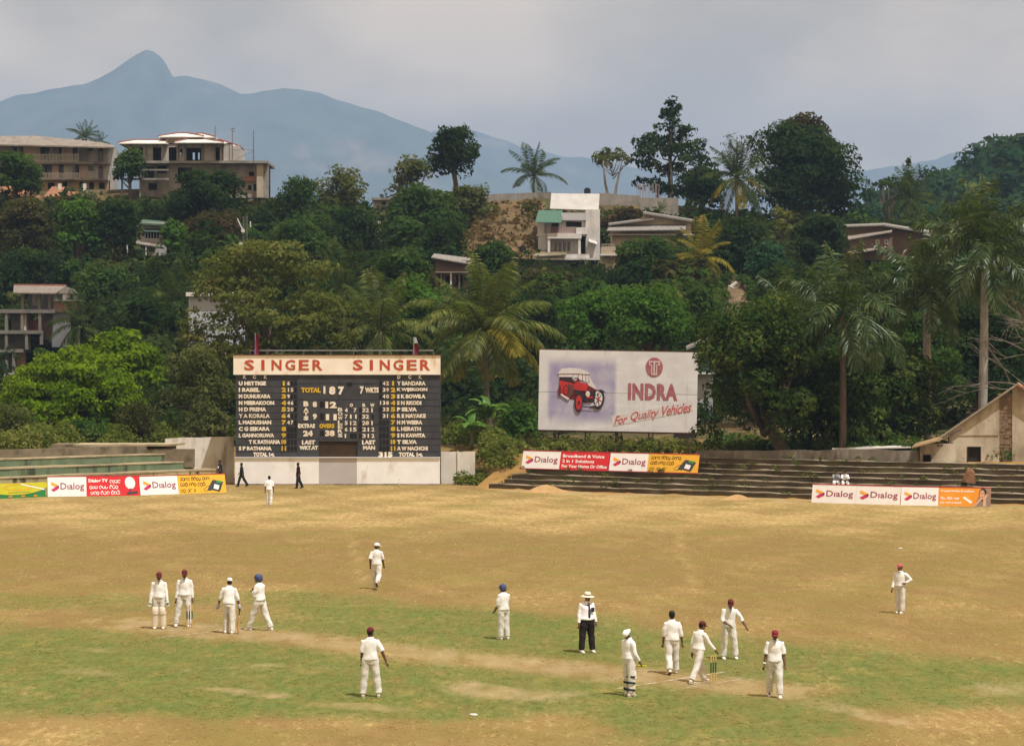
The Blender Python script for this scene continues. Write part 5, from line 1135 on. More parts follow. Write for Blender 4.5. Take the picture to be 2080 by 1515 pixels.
for q in ((e0, e1, r2, r1), (e0, r1, r0), (e1, e2, r2), (e2, e3, r0, r1, r2), (e3, e0, r0)): rf.slab(q, (0, 0, -.18))
part('roof', rf, asb, A1)
# low orange tiled roofs below it
D = 322
C1 = house('tiled_house', 'low house with an orange tiled roof under the veranda house', 110, 410, D)
bx(C1, 'wall', D, 90, 156, 396, 430, 0, 5, ochre); part('roof', MB().slab([W(88, 400, D-.8), W(158, 397, D-.8), W(138, 380, D+3), W(106, 379, D+3)], (0, 0, -.15)), tiler, C1)
for x_ in (115, 166): bx(C1, 'chimney', D, x_ - 3, x_ + 3, 371, 388, 2, 2.5, wfrm)
C2 = house('tiled_house', 'orange tiled roof half buried in trees at the picture edge', 30, 410, D)
bx(C2, 'wall', D, -20, 78, 396, 430, 0, 5, ochre); part('roof', MB().slab([W(-20, 402, D-.8), W(84, 402, D-.8), W(60, 379, D+3), W(-5, 378, D+3)], (0, 0, -.15)), tiler, C2)
D = 330
bw = house('retaining_wall', 'grey block wall between the veranda house and the unfinished house', 225, 405, D, 'wall'); facade(bw, 'wall_face', D, 165, 262, 386, 425, [(232, 246, 398, 412)], rawc, 0, .3); bx(bw, 'inner_face', D, 230, 248, 396, 425, .6, .8, voidm)
# unfinished house
D = 325
B1 = house('unfinished_house', 'unfinished concrete house with stepped white edged roofs and aerial masts', 400, 400, D)
bx(B1, 'floor_slab', D, 283, 545, 328, 333, -1.0, 9, rawc)
facade(B1, 'upper_wall', D, 262, 470, 293, 328, [(273, 290, 299, 326), (310, 327, 299, 328), (342, 358, 299, 328), (365, 370, 302, 314), (378, 410, 300, 328), (436, 446, 298, 328)], greyp, .2)
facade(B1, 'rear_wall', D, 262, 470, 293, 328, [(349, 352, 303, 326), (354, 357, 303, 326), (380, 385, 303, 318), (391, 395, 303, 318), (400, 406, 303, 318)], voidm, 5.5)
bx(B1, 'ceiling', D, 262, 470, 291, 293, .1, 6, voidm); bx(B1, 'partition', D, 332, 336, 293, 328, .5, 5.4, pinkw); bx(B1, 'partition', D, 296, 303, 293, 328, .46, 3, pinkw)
bx(B1, 'end_wall', D, 455, 487, 297, 330, -.5, 6, M('pale plaster', (.42, .40, .38), (.34, .32, .30), .7, .9))
for x_ in (263, 297, 334, 361, 376, 411, 436, 455): bx(B1, 'column', D, x_ - 1.6, x_ + 1.6, 293, 328, -.15, .19, rawc)
def hip(parent, D, x0, x1, ye, xr0, xr1, yr, d0, d1):
    a, b, c, d = W(x0, ye, D), W(x1, ye, D), W(x1, ye, D), W(x0, ye, D); a.y = b.y = D + d0; c.y = d.y = D + d1; r0, r1 = W(xr0, yr, D), W(xr1, yr, D); r0.y = r1.y = D + (d0 + d1)/2; mb = MB()
    for q in ((a, b, r1, r0), (b, c, r1), (c, d, r0, r1), (d, a, r0)): mb.slab(q, (0, 0, -.14))
    r = part('roof', mb, whitefascia, parent); tr = MB()
    for p_, q_ in ((a, r0), (b, r1), (r0, r1)): tr.tube([p_ + Vector((0, -.02, .06)), q_ + Vector((0, -.02, .08))], .09, 5)
    part('ridge_trim', tr, redtrim, r)
hip(B1, D, 243, 342, 292, 268, 330, 281, -1.2, 7); hip(B1, D, 358, 458, 292, 385, 405, 279.5, -2.2, 6); hip(B1, D, 430, 487, 297, 432, 440, 279, 1, 8)
bx(B1, 'tower_wall', D, 336, 410, 274, 294, 2, 6, pinkw); hip(B1, D, 320, 412, 276, 352, 372, 265.5, .8, 7.5); hip(B1, D, 362, 427, 271, 384, 396, 261.5, 5, 10)
facade(B1, 'lower_wall', D, 285, 545, 333, 402, [(292, 312, 338, 362), (318, 338, 336, 352), (300, 318, 372, 386), (360, 390, 340, 372), (505, 516, 349, 358), (503, 510, 376, 386), (514, 522, 374, 388)], rawc, .4)
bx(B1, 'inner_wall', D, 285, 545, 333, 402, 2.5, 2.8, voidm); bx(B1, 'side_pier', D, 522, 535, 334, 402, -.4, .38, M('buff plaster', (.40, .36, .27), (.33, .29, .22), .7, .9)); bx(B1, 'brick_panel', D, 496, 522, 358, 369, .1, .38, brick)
for x_ in (250, 287): bx(B1, 'column', D, x_ - 1.6, x_ + 1.6, 342, 402, -1.0, -.7, rawc)
for (ya, yb) in ((345, 348), (363, 367)): bx(B1, 'beam', D, 248, 345, ya, yb, -1.0, -.6, rawc)
for x_ in (539, 544): bx(B1, 'rebar_column', D, x_ - .8, x_ + .8, 336, 376, 1, 1.2, rawc)
mast_m = M('mast steel', (.20, .18, .17), (.14, .12, .11), 5, .6)
for lb, px_, yt, yb, arms in (('short aerial mast at the ridge roof end', 437, 256, 300, 0), ('tall aerial mast with a top cluster beside the unfinished house', 472, 260, 325, 1), ('thin guyed mast over the unfinished house terrace', 515, 264, 330, 2)):
    a, b = W(px_, yb, 324), W(px_, yt, 324); o = thing('aerial_mast', lb, 'mast', a); mb = MB().tube([a, b], [.09, .05], 6); part('pole', mb, mast_m, o)
    if arms == 1: part('aerial', MB().tube([b + Vector((-.25, 0, -.2)), b + Vector((.35, 0, -.1))], .06).tube([b + Vector((0, 0, -.5)), b + Vector((.3, 0, -.4))], .05), mast_m, o)
    if arms == 2: part('guy_wire', MB().tube([a.lerp(b, .35), a + Vector((-2.2, 0, .4))], .03).tube([a.lerp(b, .38), a + Vector((-2.8, 0, 1.6))], .03), mast_m, o)
# small green roofed house
D = 300
S1 = house('small_house', 'small white windowed house with a green roof edge among hillside trees', 308, 500, D)
facade(S1, 'wall', D, 278, 338, 452, 520, [(294, 324, 466, 486)], greyp); window(S1, D, 294, 324, 466, 486, .1, wfrm, 4); part('roof', MB().slab([W(284, 453, D-.8), W(342, 456, D-.8), W(340, 450, D+4), W(290, 446, D+4)], (0, 0, -.2)), M('green roof', (.06, .11, .075), (.09, .13, .09), 2, .8), S1); part('awning', MB().slab([W(290, 470, D-.9), W(326, 471, D-.9), W(324, 464, D), W(292, 464, D)], (0, 0, -.08)), M('dark awning', (.04, .07, .06), rough=.8), S1); part('porch_roof', MB().slab([W(258, 492, D-1.5), W(318, 500, D-1.5), W(314, 492, D+.2), W(262, 486, D+.2)], (0, 0, -.1)), asb, S1)
for x_ in (262, 300): bx(S1, 'porch_post', D, x_ - 1, x_ + 1, 494, 520, -1.4, -1.2, wfrm)
# concrete frame ruin
D = 265
ruinc = M('grimy grey concrete', (.20, .185, .165), (.14, .13, .115), .7, .95, .2, 6, stain=(.08, .075, .065), stain_scale=.5)
E1 = house('concrete_ruin', 'open concrete frame ruin with a tin roofed room on top', 70, 765, D)
for (x0, x1, ya, yb) in ((-60, 112, 629, 635), (-60, 86, 672, 677), (-60, 48, 710, 715)): bx(E1, 'floor_slab', D, x0, x1, ya - 1, yb + 1, -.2, 5, ruinc)
for (x_, ya, yb) in ((13, 635, 750), (45, 635, 672), (46, 594, 629), (80, 594, 629), (81, 635, 672), (-30, 635, 750), (54, 677, 710), (84, 677, 700), (28, 715, 760)): bx(E1, 'column', D, x_ - 2.8, x_ + 2.8, ya, yb, -.1, .35, ruinc)
for (x0, x1, ya, yb) in ((15, 43, 635, 672), (48, 82, 650, 672), (-60, 54, 677, 710), (-60, 30, 715, 760)): bx(E1, 'back_wall', D, x0, x1, ya, yb, 2.2, 2.5, (ruinc, brick)[x0 == 48])
bx(E1, 'partition', D, 47, 52, 635, 672, .3, 3.4, pinkw); bx(E1, 'brick_wall', D, 30, 48, 715, 760, 1.0, 1.3, brick); bx(E1, 'brick_wall', D, 84, 106, 635, 690, 1.6, 1.9, M('brown render', (.17, .13, .105), (.12, .095, .08), .8, .95))
bx(E1, 'room_back', D, 46, 110, 594, 629, 3.4, 3.7, voidm); bx(E1, 'plaster_panel', D, 58, 78, 597, 620, 2.2, 2.35, greyp); bx(E1, 'partition', D, 92, 97, 596, 626, 1.5, 1.8, greyp)
facade(E1, 'gable_wall', D, 108, 157, 596, 611, [(115, 127, 598, 611), (141, 149, 598, 609)], rawc, .05); bx(E1, 'parapet_wall', D, 109, 156, 611, 633, .0, .3, M('pinkish brick', (.25, .16, .12), (.2, .13, .1), 2, .9))
a = [W(108, 596, D), W(157, 596, D), W(150, 588, D), W(134, 582, D)]; part('gable_top', MB().slab(a, (0, .25, 0)), rawc, E1); bx(E1, 'gable_back', D, 110, 155, 598, 630, 3.0, 3.2, voidm)
bx(E1, 'sill', D, 108, 166, 609.5, 611.5, -.4, -.01, rawc); bx(E1, 'grey_wall', D, 106, 142, 634, 676, .35, .6, M('blue grey render', (.18, .185, .195), (.14, .145, .155), .8, .95)); bx(E1, 'grey_wall', D, 104, 136, 676, 705, .35, .6, MATS['blue grey render'])
part('roof', MB().slab([W(27, 594, D-.8), W(113, 595, D-.8), W(135, 580.5, D+1.8), W(28, 579.5, D+1.8)], (0, 0, -.12)), M('rusty tin roof', (.22, .195, .17), (.16, .135, .115), 1.2, .8, stain=(.2, .13, .09), stain_scale=.7, stretch=(5, 1, 1)), E1); part('ridge_trim', MB().tube([W(28, 579, D+1.8), W(135, 580, D+1.8)], .1, 5), redtrim, E1)
bx(E1, 'base_slab', D, 10, 48, 758, 764, -1.5, 2, greyp); bx(E1, 'base_wall', D, 10, 46, 764, 790, -1.3, 2, greyp)
# pale blue grey house behind the olive tree
D = 228
F1 = house('pale_house', 'pale blue grey house glimpsed through the olive tree', 430, 720, D); pb = M('pale blue wall', (.42, .44, .48), (.36, .38, .41), .6, .9)
bx(F1, 'roof', D, 379, 500, 594, 602, -.5, 6, whitefascia); facade(F1, 'wall', D, 383, 497, 602, 740, [(390, 402, 620, 634), (430, 446, 690, 712)], pb); window(F1, D, 390, 402, 620, 634, .08); window(F1, D, 430, 446, 690, 712, .08); bx(F1, 'inner_wall', D, 384, 496, 603, 740, .5, 5, voidm)
# white three storey house
D = 305
G1 = house('white_house', 'white three storey house with green awning and balconies on the slope', 1140, 560, D); wh = M('white house paint', (.60, .58, .55), (.52, .50, .475), .7, .85, stain=(.36, .34, .31), stain_scale=.6, stain_lo=.55); lg = M('light grey paint', (.46, .46, .48), (.41, .41, .43), .7, .85)
part('roof_sheet', MB().slab([W(1117, 424, D+1.5), W(1216, 427, D+1.5), W(1218, 394, D+2.6), W(1120, 393, D+2.6)], (0, .1, -.06)), M('limewashed sheet', (.52, .50, .48), (.44, .42, .40), 1.2, .85), G1); bx(G1, 'ridge_beam', D, 1118, 1222, 391.5, 394, 2.75, 3.3, rawc)
facade(G1, 'upper_wall', D, 1092, 1192, 447, 476, [(1106, 1136, 452, 474), (1150, 1182, 449, 461)], wh, 1.2); bx(G1, 'inner_wall', D, 1093, 1191, 440, 520, 3.0, 3.3, voidm)
bx(G1, 'side_block', D, 1190, 1219, 425, 528, .6, 9, wh); bx(G1, 'rear_block', D, 1094, 1189, 428, 560, 3.4, 9, wh)
bx(G1, 'fascia', D, 1140, 1191, 432, 447, .4, 1.3, lg); part('awning', MB().slab([W(1087, 451, D-1), W(1140, 452, D-1), W(1143, 427, D+1.6), W(1094, 427, D+1.6)], (0, 0, -.08)), M('green awning', (.055, .125, .09), (.07, .145, .105), 3, .7, stretch=(4, 1, 1)), G1)
railing(G1, D, 1112, 1170, 461, 474, .2, M('pink rail', (.34, .22, .21), rough=.7), 18); bx(G1, 'balcony_end', D, 1170, 1193, 462, 476, -.05, .9, wh); bx(G1, 'balcony_front', D, 1112, 1181, 474.5, 485, -.4, .5, wh); bx(G1, 'balcony_floor', D, 1090, 1192, 476, 479, .52, 3, wh)
bx(G1, 'shutter', D, 1105, 1120, 452, 474, 1.5, 1.6, lg); bx(G1, 'shutter', D, 1120.5, 1136, 452, 474, 2.2, 2.3, voidm)  # second one is a near-black sheet painting the shade inside the open window
bx(G1, 'side_panel', D, 1093, 1113, 479, 512, .6, 1, lg); facade(G1, 'middle_wall', D, 1113, 1178, 485, 518, [(1125, 1160, 489, 511)], wh, 1.6)
for k in range(4): window(G1, D, 1125 + k*8.75, 1133.5 + k*8.75, 489, 511, 1.65, wfrm, 0)
for x_ in (1115, 1177): bx(G1, 'column', D, x_ - 2.5, x_ + 2.5, 485, 520, -.3, .3, wh)
bx(G1, 'parapet', D, 1076, 1197, 517, 525, -1.2, .2, wh); bx(G1, 'terrace_slab', D, 1040, 1203, 525.5, 529, -1.6, 4, wh); facade(G1, 'lower_wall', D, 1050, 1200, 529, 575, [(1135, 1160, 538, 552)], lg, 1.2); window(G1, D, 1135, 1160, 538, 552, 1.25, wfrm, 2)
bx(G1, 'column', D, 1186, 1194, 529, 590, -1.3, -.8, lg); bx(G1, 'column', D, 1044, 1050, 529, 590, -1.3, -.8, lg); part('lean_roof', MB().slab([W(1046, 523, D-1.9), W(1150, 517, D-1.9), W(1150, 512, D+.2), W(1090, 506, D+1)], (0, 0, -.1)), M('brown sheet', (.12, .09, .07), (.2, .17, .09), .8, .9), G1); part('hood', MB().slab([W(1196, 490, D-.6), W(1214, 496, D-.6), W(1212, 491, D+.6), W(1196, 485, D+.6)], (0, 0, -.1)), wh, G1)
wt = house('water_tank', 'black water tank standing on the roof behind the white house', 1193, 392, 312, 'tank'); part('tank_body', MB().tube([W(1193, 393, 312), W(1193, 384, 312)], .4, 12), M('black plastic', (.02, .02, .022), rough=.5), wt); part('lid', MB().tube([W(1193, 384, 312), W(1193, 382, 312)], .25, 12), MATS['black plastic'], wt)
wt = house('water_tank', 'black water tank above the low roof beside the white house', 1062, 512, 303, 'tank'); part('tank_body', MB().tube([W(1062, 512, 303), W(1062, 501, 303)], .42, 12), MATS['black plastic'], wt); part('lid', MB().tube([W(1062, 501, 303), W(1062, 499, 303)], .25, 12), MATS['black plastic'], wt); part('stand', MB().tube([W(1062, 530, 303), W(1062, 512, 303)], .2, 8), rawc, wt)
# beige house
D = 295
H1 = house('beige_house', 'beige house with two overlapping grey roof slopes beside the white house', 1320, 590, D); bei = M('beige plaster', (.44, .37, .27), (.38, .315, .23), .6, .9, stain=(.25, .21, .16), stain_scale=.6); gr_ = M('grey roof sheet', (.24, .225, .205), (.18, .17, .155), 1, .9, .2, 4, stretch=(5, 1, 1))
part('gable_wall', MB().prism_xz([(W(x_, y_, D).x, W(x_, y_, D).z) for x_, y_ in ((1240, 468), (1405, 468), (1405, 448), (1312, 432), (1300, 446), (1240, 455))], D + .6, D + .9), bei, H1)
part('roof', MB().slab([W(1306, 431, D-.4), W(1411, 448, D-.4), W(1411, 446, D+7), W(1306, 429, D+7)], (0, 0, -.22)), gr_, H1); part('roof', MB().slab([W(1236, 455, D-.4), W(1328, 443, D-.4), W(1328, 441, D+7), W(1236, 453, D+7)], (0, 0, -.2)), gr_, H1)
part('skirt_roof', MB().slab([W(1232, 468, D-1.4), W(1392, 466, D-1.4), W(1395, 455, D+.6), W(1240, 457, D+.6)], (0, 0, -.12)), gr_, H1); bx(H1, 'vent_band', D, 1240, 1405, 468, 476, .5, .8, bei); bx(H1, 'ledge', D, 1236, 1409, 476, 478.5, -.6, 1, wh)
facade(H1, 'wall', D, 1244, 1405, 478.5, 560, [(1385, 1392, 484, 500), (1300, 1330, 495, 520)], bei, .4); window(H1, D, 1385, 1392, 484, 500, .45, wfrm, 0); window(H1, D, 1300, 1330, 495, 520, .45, wfrm, 2); bx(H1, 'inner_wall', D, 1245, 1404, 470, 560, .9, 7, bei)
bx(H1, 'balcony', D, 1220, 1250, 503, 517, -.8, .3, bei); bx(H1, 'balcony_slab', D, 1217, 1252, 517, 520, -1, .5, wh); railing(H1, D, 1222, 1248, 496, 503, -.7, wfrm, 8); facade(H1, 'lower_block', D, 1222, 1252, 536, 566, [(1232, 1238, 544, 556), (1240, 1248, 544, 556)], M('cream wall', (.45, .41, .28), (.38, .35, .24), .8, .9), -.2); window(H1, D, 1232, 1238, 544, 556, -.12, wfrm, 0); window(H1, D, 1240, 1248, 544, 556, -.12, wfrm, 0); bx(H1, 'lower_back', D, 1222, 1252, 522, 566, .3, .38, bei); bx(H1, 'base_pier', D, 1216, 1240, 566, 610, -.4, .6, greyp)
# brown hut by the big palm
D = 262
I1 = house('brown_hut', 'brown walled hut with a sagging grey roof left of the big palm', 915, 600, D); bw_ = M('brown plaster', (.17, .12, .092), (.125, .092, .072), .7, .9)
part('roof', MB().slab([W(876, 522, D-.8), W(958, 536, D-.8), W(955, 524, D+3.5), W(882, 515, D+3.5)], (0, 0, -.12)), gr_, I1); facade(I1, 'wall', D, 884, 950, 528, 552, [], bw_, .5); bx(I1, 'ledge', D, 884, 952, 552, 554, -.2, .8, wh); facade(I1, 'veranda_wall', D, 884, 950, 554, 605, [(890, 899, 556, 600), (904, 918, 560, 600), (926, 940, 558, 580)], bw_, .5); bx(I1, 'inner_wall', D, 884, 950, 554, 605, 1.6, 2, voidm)
for x_ in (896, 916, 933): bx(I1, 'pillar', D, x_ - 1.6, x_ + 1.6, 554, 606, -.1, .2, wh if x_ == 916 else bw_)
# ridge wall with stub columns
def ridge_wall(label, x0, x1, yt0, yt1, yb, D):
    a, b = W(x0, yt0, D), W(x1, yt1, D); o = thing('ridge_wall', label, 'wall', ((a.x+b.x)/2, D, W(x0, yb, D).z - 1)); zb = W(x0, yb, D).z - 2; n = max(1, round((x1-x0)/35))
    for k in range(n):
        p0, p1 = a.lerp(b, k/n), a.lerp(b, (k+1)/n); part('wall_panel', MB().slab([(p0.x+.02, D, zb), (p1.x-.02, D, zb), (p1.x-.02, D, p1.z), (p0.x+.02, D, p0.z)], (0, .2, 0)), rawc, o)
ridge_wall('grey block wall along the bare earth slope under the lone palm', 975, 1120, 396, 390, 430, 328); ridge_wall('grey block wall beyond the roof of the white house', 1216, 1300, 392, 398, 425, 326); ridge_wall('paler block wall end below the tall conifer', 1300, 1378, 402, 402, 432, 322)
for k, x_ in enumerate((1296, 1303, 1309, 1316, 1322, 1329, 1336)):
    a, b = W(x_, 402, 324), W(x_, 372 + (k*7) % 5, 324); o = thing('rebar_stub', ['leftmost', 'second', 'third', 'middle', 'fifth', 'sixth', 'rightmost'][k] + ' thin steel column stub counted from the left behind the ridge wall', 'column', a, 0, 'column stubs on the ridge')
    for q in (-.12, .12): part('rod', MB().tube([a + Vector((q, 0, 0)), b + Vector((q*1.3, 0, 0))], .045, 5), M('pinkish steel', (.30, .25, .25), rough=.7), o)
# brown gabled house, far right
D = 290
K1 = house('gabled_house', 'brown gabled house with grey roof edges behind the royal palms', 1810, 530, D)
part('gable_wall', MB().prism_xz([(W(x_, y_, D).x, W(x_, y_, D).z) for x_, y_ in ((1720, 530), (1905, 530), (1905, 476), (1797, 458), (1720, 460))], D + .5, D + .8), bw_, K1); part('roof', MB().slab([W(1796, 456, D-.5), W(1908, 475, D-.5), W(1908, 471, D+7), W(1796, 453, D+7)], (0, 0, -.2)), gr_, K1); part('roof', MB().slab([W(1716, 459, D-.5), W(1797, 456, D-.5), W(1797, 453, D+7), W(1716, 456, D+7)], (0, 0, -.15)), gr_, K1)
part('lean_roof', MB().slab([W(1722, 486, D-2.5), W(1812, 470, D-2.5), W(1812, 466, D+.4), W(1722, 478, D+.4)], (0, 0, -.12)), asb, K1); bx(K1, 'lean_wall', D, 1726, 1808, 484, 530, -1.8, .4, bw_); part('lower_roof', MB().slab([W(1722, 516, D-4), W(1800, 503, D-4), W(1800, 500, D-1.9), W(1722, 511, D-1.9)], (0, 0, -.1)), asb, K1)
for x_ in (1774, 1792): window(K1, D, x_, x_ + 7, 489, 498, -1.9, wfrm, 0)
# houses glimpsed behind the billboard
D = 192
N1 = house('whitewashed_house', 'white walled house with a teal gable behind the end of the billboard', 1395, 925, D); teal = M('teal boards', (.06, .11, .11), (.08, .14, .13), 2, .8)
bx(N1, 'wall', D, 1335, 1448, 760, 925, 0, 5, M('bluish white wall', (.42, .42, .44), (.36, .36, .38), .6, .9)); part('gable_wall', MB().prism_xz([(W(x_, y_, D).x, W(x_, y_, D).z) for x_, y_ in ((1400, 757), (1470, 757), (1470, 678), (1402, 706))], D + .3, D + .6), teal, N1); part('roof', MB().slab([W(1394, 706, D-.6), W(1474, 672, D-.6), W(1474, 668, D+5), W(1394, 702, D+5)], (0, 0, -.2)), gr_, N1); bx(N1, 'eave', D, 1398, 1450, 756, 760, -.7, .2, wh); bx(N1, 'door_post', D, 1437, 1442, 860, 925, -.12, -.02, M('orange door post', (.42, .17, .06), rough=.8)); bx(N1, 'doorway', D, 1444, 1447.5, 850, 925, -.05, -.01, voidm)
D = 181
n2 = house('signboard', 'dark backed signboard hung below the billboard end', 1392, 895, D, 'signboard'); bx(n2, 'panel', D, 1368, 1414, 880, 892, 0, .06, M('dark board', (.03, .028, .028), rough=.7))
for x_ in (1382, 1396): bx(n2, 'post', D, x_ - .8, x_ + .8, 892, 925, .02, .08, rust)
# cottage scrap on the ridge
D = 318
Q1 = house('white_shed', 'small white walled shed on the slope under the feathery ridge tree', 752, 490, D, 'shed'); bx(Q1, 'wall', D, 738, 770, 455, 495, 0, 3, wh); part('roof', MB().slab([W(734, 456, D-.5), W(774, 454, D-.5), W(772, 448, D+3), W(738, 449, D+3)], (0, 0, -.1)), asb, Q1); bx(Q1, 'doorway', D, 750, 756, 466, 484, -.03, -.01, voidm)
D = 330
Q2 = house('flat_roof_house', 'flat roofed house edge on the middle of the ridge', 775, 430, D); bx(Q2, 'roof', D, 755, 815, 402, 407, -.6, 5, rawc); facade(Q2, 'wall', D, 758, 812, 407, 445, [(765, 780, 417, 430), (790, 800, 415, 432)], greyp, 0); window(Q2, D, 765, 780, 417, 430, .05); bx(Q2, 'inner_wall', D, 758, 812, 407, 445, .5, 4, voidm)
a, b = W(810, 400, 345), W(810, 330, 345); o = thing('lattice_mast', 'lattice radio mast beside the thin hazy ridge tree', 'mast', a); mb = MB()
for q in ((-.3, 0), (.3, 0), (0, .4)): mb.tube([a + Vector((q[0], q[1], -3)), b + Vector((q[0]*.5, q[1]*.5, 0))], .05, 4)
for k in range(9): z_ = a.z + (b.z - a.z)*k/9; mb.tube([(a.x - .3, a.y, z_), (a.x + .3, a.y, z_ + .45)], .03, 4)
part('lattice', mb, M('red white mast', (.35, .16, .12), (.5, .45, .42), 1.2, .7, stretch=(.1, .1, 1)), o)
# relay mast with dishes
D = 282
o = thing('relay_mast', 'slim relay mast with white dish antennas on the dark slope', 'mast', W(497, 525, D)); mb = MB()
for q in (-.22, .22): mb.tube([W(498, 530, D) + Vector((q, 0, 0)), W(498, 440, D) + Vector((q, 0, 0))], .04, 4)
for k in range(14): z_ = W(498, 528, D).z + k*.35; mb.tube([(W(498, 0, D).x - .22, D, z_), (W(498, 0, D).x + .22, D, z_ + .3)], .025, 4)
part('lattice', mb, mast_m, o)
for (x_, y_, r_) in ((490, 497, .28), (494, 469, .22)): c = W(x_, y_, D); part('dish', MB().rings([(c + Vector((0, -.25, 0)), (r_, 0, 0), (0, 0, r_)), (c + Vector((0, -.12, 0)), (r_*.85, 0, 0), (0, 0, r_*.85)), (c, (.06, 0, 0), (0, 0, .06))], 14), wh, o)
c = W(497, 514, D); part('equipment_box', MB().box(c.x - .25, c.x + .25, D - .3, D - .02, c.z - .2, c.z + .2), wh, o)
for (x0, y0, x1, y1) in ((482, 444, 488, 458), (488, 458, 494, 469), (508, 450, 509, 462)): part('bracket_arm', MB().tube([W(x0, y0, D-.1), W(x1, y1, D-.1)], .07, 5), wh, o)
# debris on the dirt slide
o = thing('white_plank', 'white plank lying on the bare dirt slide', 'plank', W(1488, 580, 262)); part('board', MB().tube([W(1480, 586, 262), W(1497, 573, 262)], [(.16, .06), (.16, .06)], 6), wh, o); part('board', MB().tube([W(1479, 580, 262), W(1492, 586, 262)], [(.12, .05), (.12, .05)], 6), wh, o)
# bare earth faces
def earth(name, label, pts, D0, D1, mat, n=14):
    """a lumpy sloping sheet through photo outline rows"""
    rg = np.random.default_rng(3); V = []; m_ = 16
    for i in range(n+1):
        t_ = i/n; y_ = pts[0][1] + (pts[-1][1] - pts[0][1])*t_; xa = np.interp(y_, [p_[1] for p_ in pts], [p_[0] for p_ in pts]); xb = np.interp(y_, [p_[1] for p_ in pts], [p_[2] for p_ in pts]); D_ = D1 + (D0 - D1)*t_
        for j in range(m_+1): w_ = W(xa + (xb-xa)*j/m_, y_, D_); w_.y += rg.uniform(-.35, .35) + 2.5*(abs(j/m_-.5)*2)**3; V.append(tuple(w_))
    o = kind(link(name, MB().add(V, [(i*(m_+1)+j, i*(m_+1)+j+1, (i+1)*(m_+1)+j+1, (i+1)*(m_+1)+j) for i in range(n) for j in range(m_)]).mesh(name, True), mat), 'structure'); o['label'] = label
dirt = M('dry grassy earth', (.13, .08, .038), (.08, .058, .026), .5, .95, .5, 3, stain=(.19, .13, .06), stain_scale=.7, stain_stretch=(1, 1, .4)); slide = M('pale dirt', (.20, .128, .072), (.14, .09, .05), .6, .95, .8, 2, stain=(.07, .06, .03), stain_scale=.8, stain_lo=.45, stain_hi=.6)
earth('earth_bank', 'steep bare earth slope beside the white house', [(985, 408, 1110), (965, 440, 1100), (945, 480, 1098), (930, 525, 1090)], 300, 322, dirt)
bnk = np.random.default_rng(31); nb = 260; by = bnk.uniform(410, 522, nb); bxx = np.interp(by, [408, 440, 480, 525], [985, 965, 945, 930]) + bnk.uniform(0, 1, nb)*np.interp(by, [408, 525], [120, 150]); bD = 322 - (by - 408)/117*22
bwp = [W(a, b, c) for a, b, c in zip(bxx, by, bD)]
mass('ground_cover', 'dry brown tufts on the bare earth slope', (np.array([q.x for q in bwp]), np.array([q.y for q in bwp]), np.array([q.z for q in bwp]) - .1), .0012, leafmat('dry tuft', (.06, .035, .012), (.12, .075, .028), (.19, .13, .05), .25, .3), 32, .2, .55, .9, .8, exc=False)
earth('dirt_slide', 'pale dirt slide on the hillside', [(1478, 556, 1500), (1462, 580, 1522), (1466, 620, 1530), (1456, 660, 1522), (1470, 705, 1498)], 246, 270, slide)
nb = 170; by = bnk.uniform(556, 700, nb); sd_ = bnk.random(nb) < .5; bxx = np.where(sd_, np.interp(by, [556, 580, 620, 660, 705], [1478, 1462, 1466, 1456, 1470]), np.interp(by, [556, 580, 620, 660, 705], [1500, 1522, 1530, 1522, 1498])) + bnk.normal(0, 6, nb); bwp = [W(a, b, 268.5 - (b - 556)/149*24) for a, b in zip(bxx, by)]
mass('ground_cover', 'green brush fringing the pale dirt slide', (np.array([q.x for q in bwp]), np.array([q.y for q in bwp]), np.array([q.z for q in bwp]) - .2), .0014, LM['mid'], 33, .25, .8, .9, .7, exc=False)
# old plaster building at the terrace end
D = 153
O1 = house('old_building', 'old plaster gabled building with an exposed stone strip and dark doorway', 2010, 948, D, 'building'); plas = M('old cream plaster', (.52, .455, .35), (.40, .345, .26), .5, .95, .3, 6, stain=(.17, .13, .08), stain_scale=.45, stain_stretch=(1.3, 1, .7), stain_lo=.42, stain_hi=.68); stone = M('exposed stone', (.24, .165, .10), (.14, .10, .065), 3, .95, .8, 6)
P2 = lambda x_, y_: (W(x_, y_, D).x, W(x_, y_, D).z)
part('wall', MB().prism_xz([P2(*q) for q in ((1928, 955), (1964, 955), (1964, 907), (1993, 907), (1993, 955), (2030, 955), (2030, 806), (1988, 838), (1928, 878))], D, D + .4), plas, O1); part('wall', MB().prism_xz([P2(*q) for q in ((2056, 955), (2240, 955), (2240, 905), (2068, 783), (2056, 790))], D, D + .4), plas, O1)
rgs = random.Random(2); y_ = 955
while y_ > 800:
    hh = rgs.uniform(4, 8); x_ = 2030
    while x_ < 2056:
        ww = min(rgs.uniform(6, 13), 2056 - x_); a, b = W(x_ + .3, y_ - hh + .4, D), W(x_ + ww - .3, y_, D); part('stone', MB().box(a.x, b.x, D + .03 + rgs.uniform(0, .07), D + .35, b.z, a.z), stone, O1); x_ += ww
    y_ -= hh
bx(O1, 'mortar_backing', D, 2029.5, 2056.5, 800, 955, .12, .38, plas); bx(O1, 'door', D, 1964, 1993, 907, 955, .25, .35, M('black door', (.018, .014, .013), (.03, .022, .018), 3, .8)); bx(O1, 'door_frame', D, 1964, 1966.5, 907, 955, -.03, .24, woodd)
bx(O1, 'ledge', D, 1932, 2028, 882, 884, -.05, .0, plas)
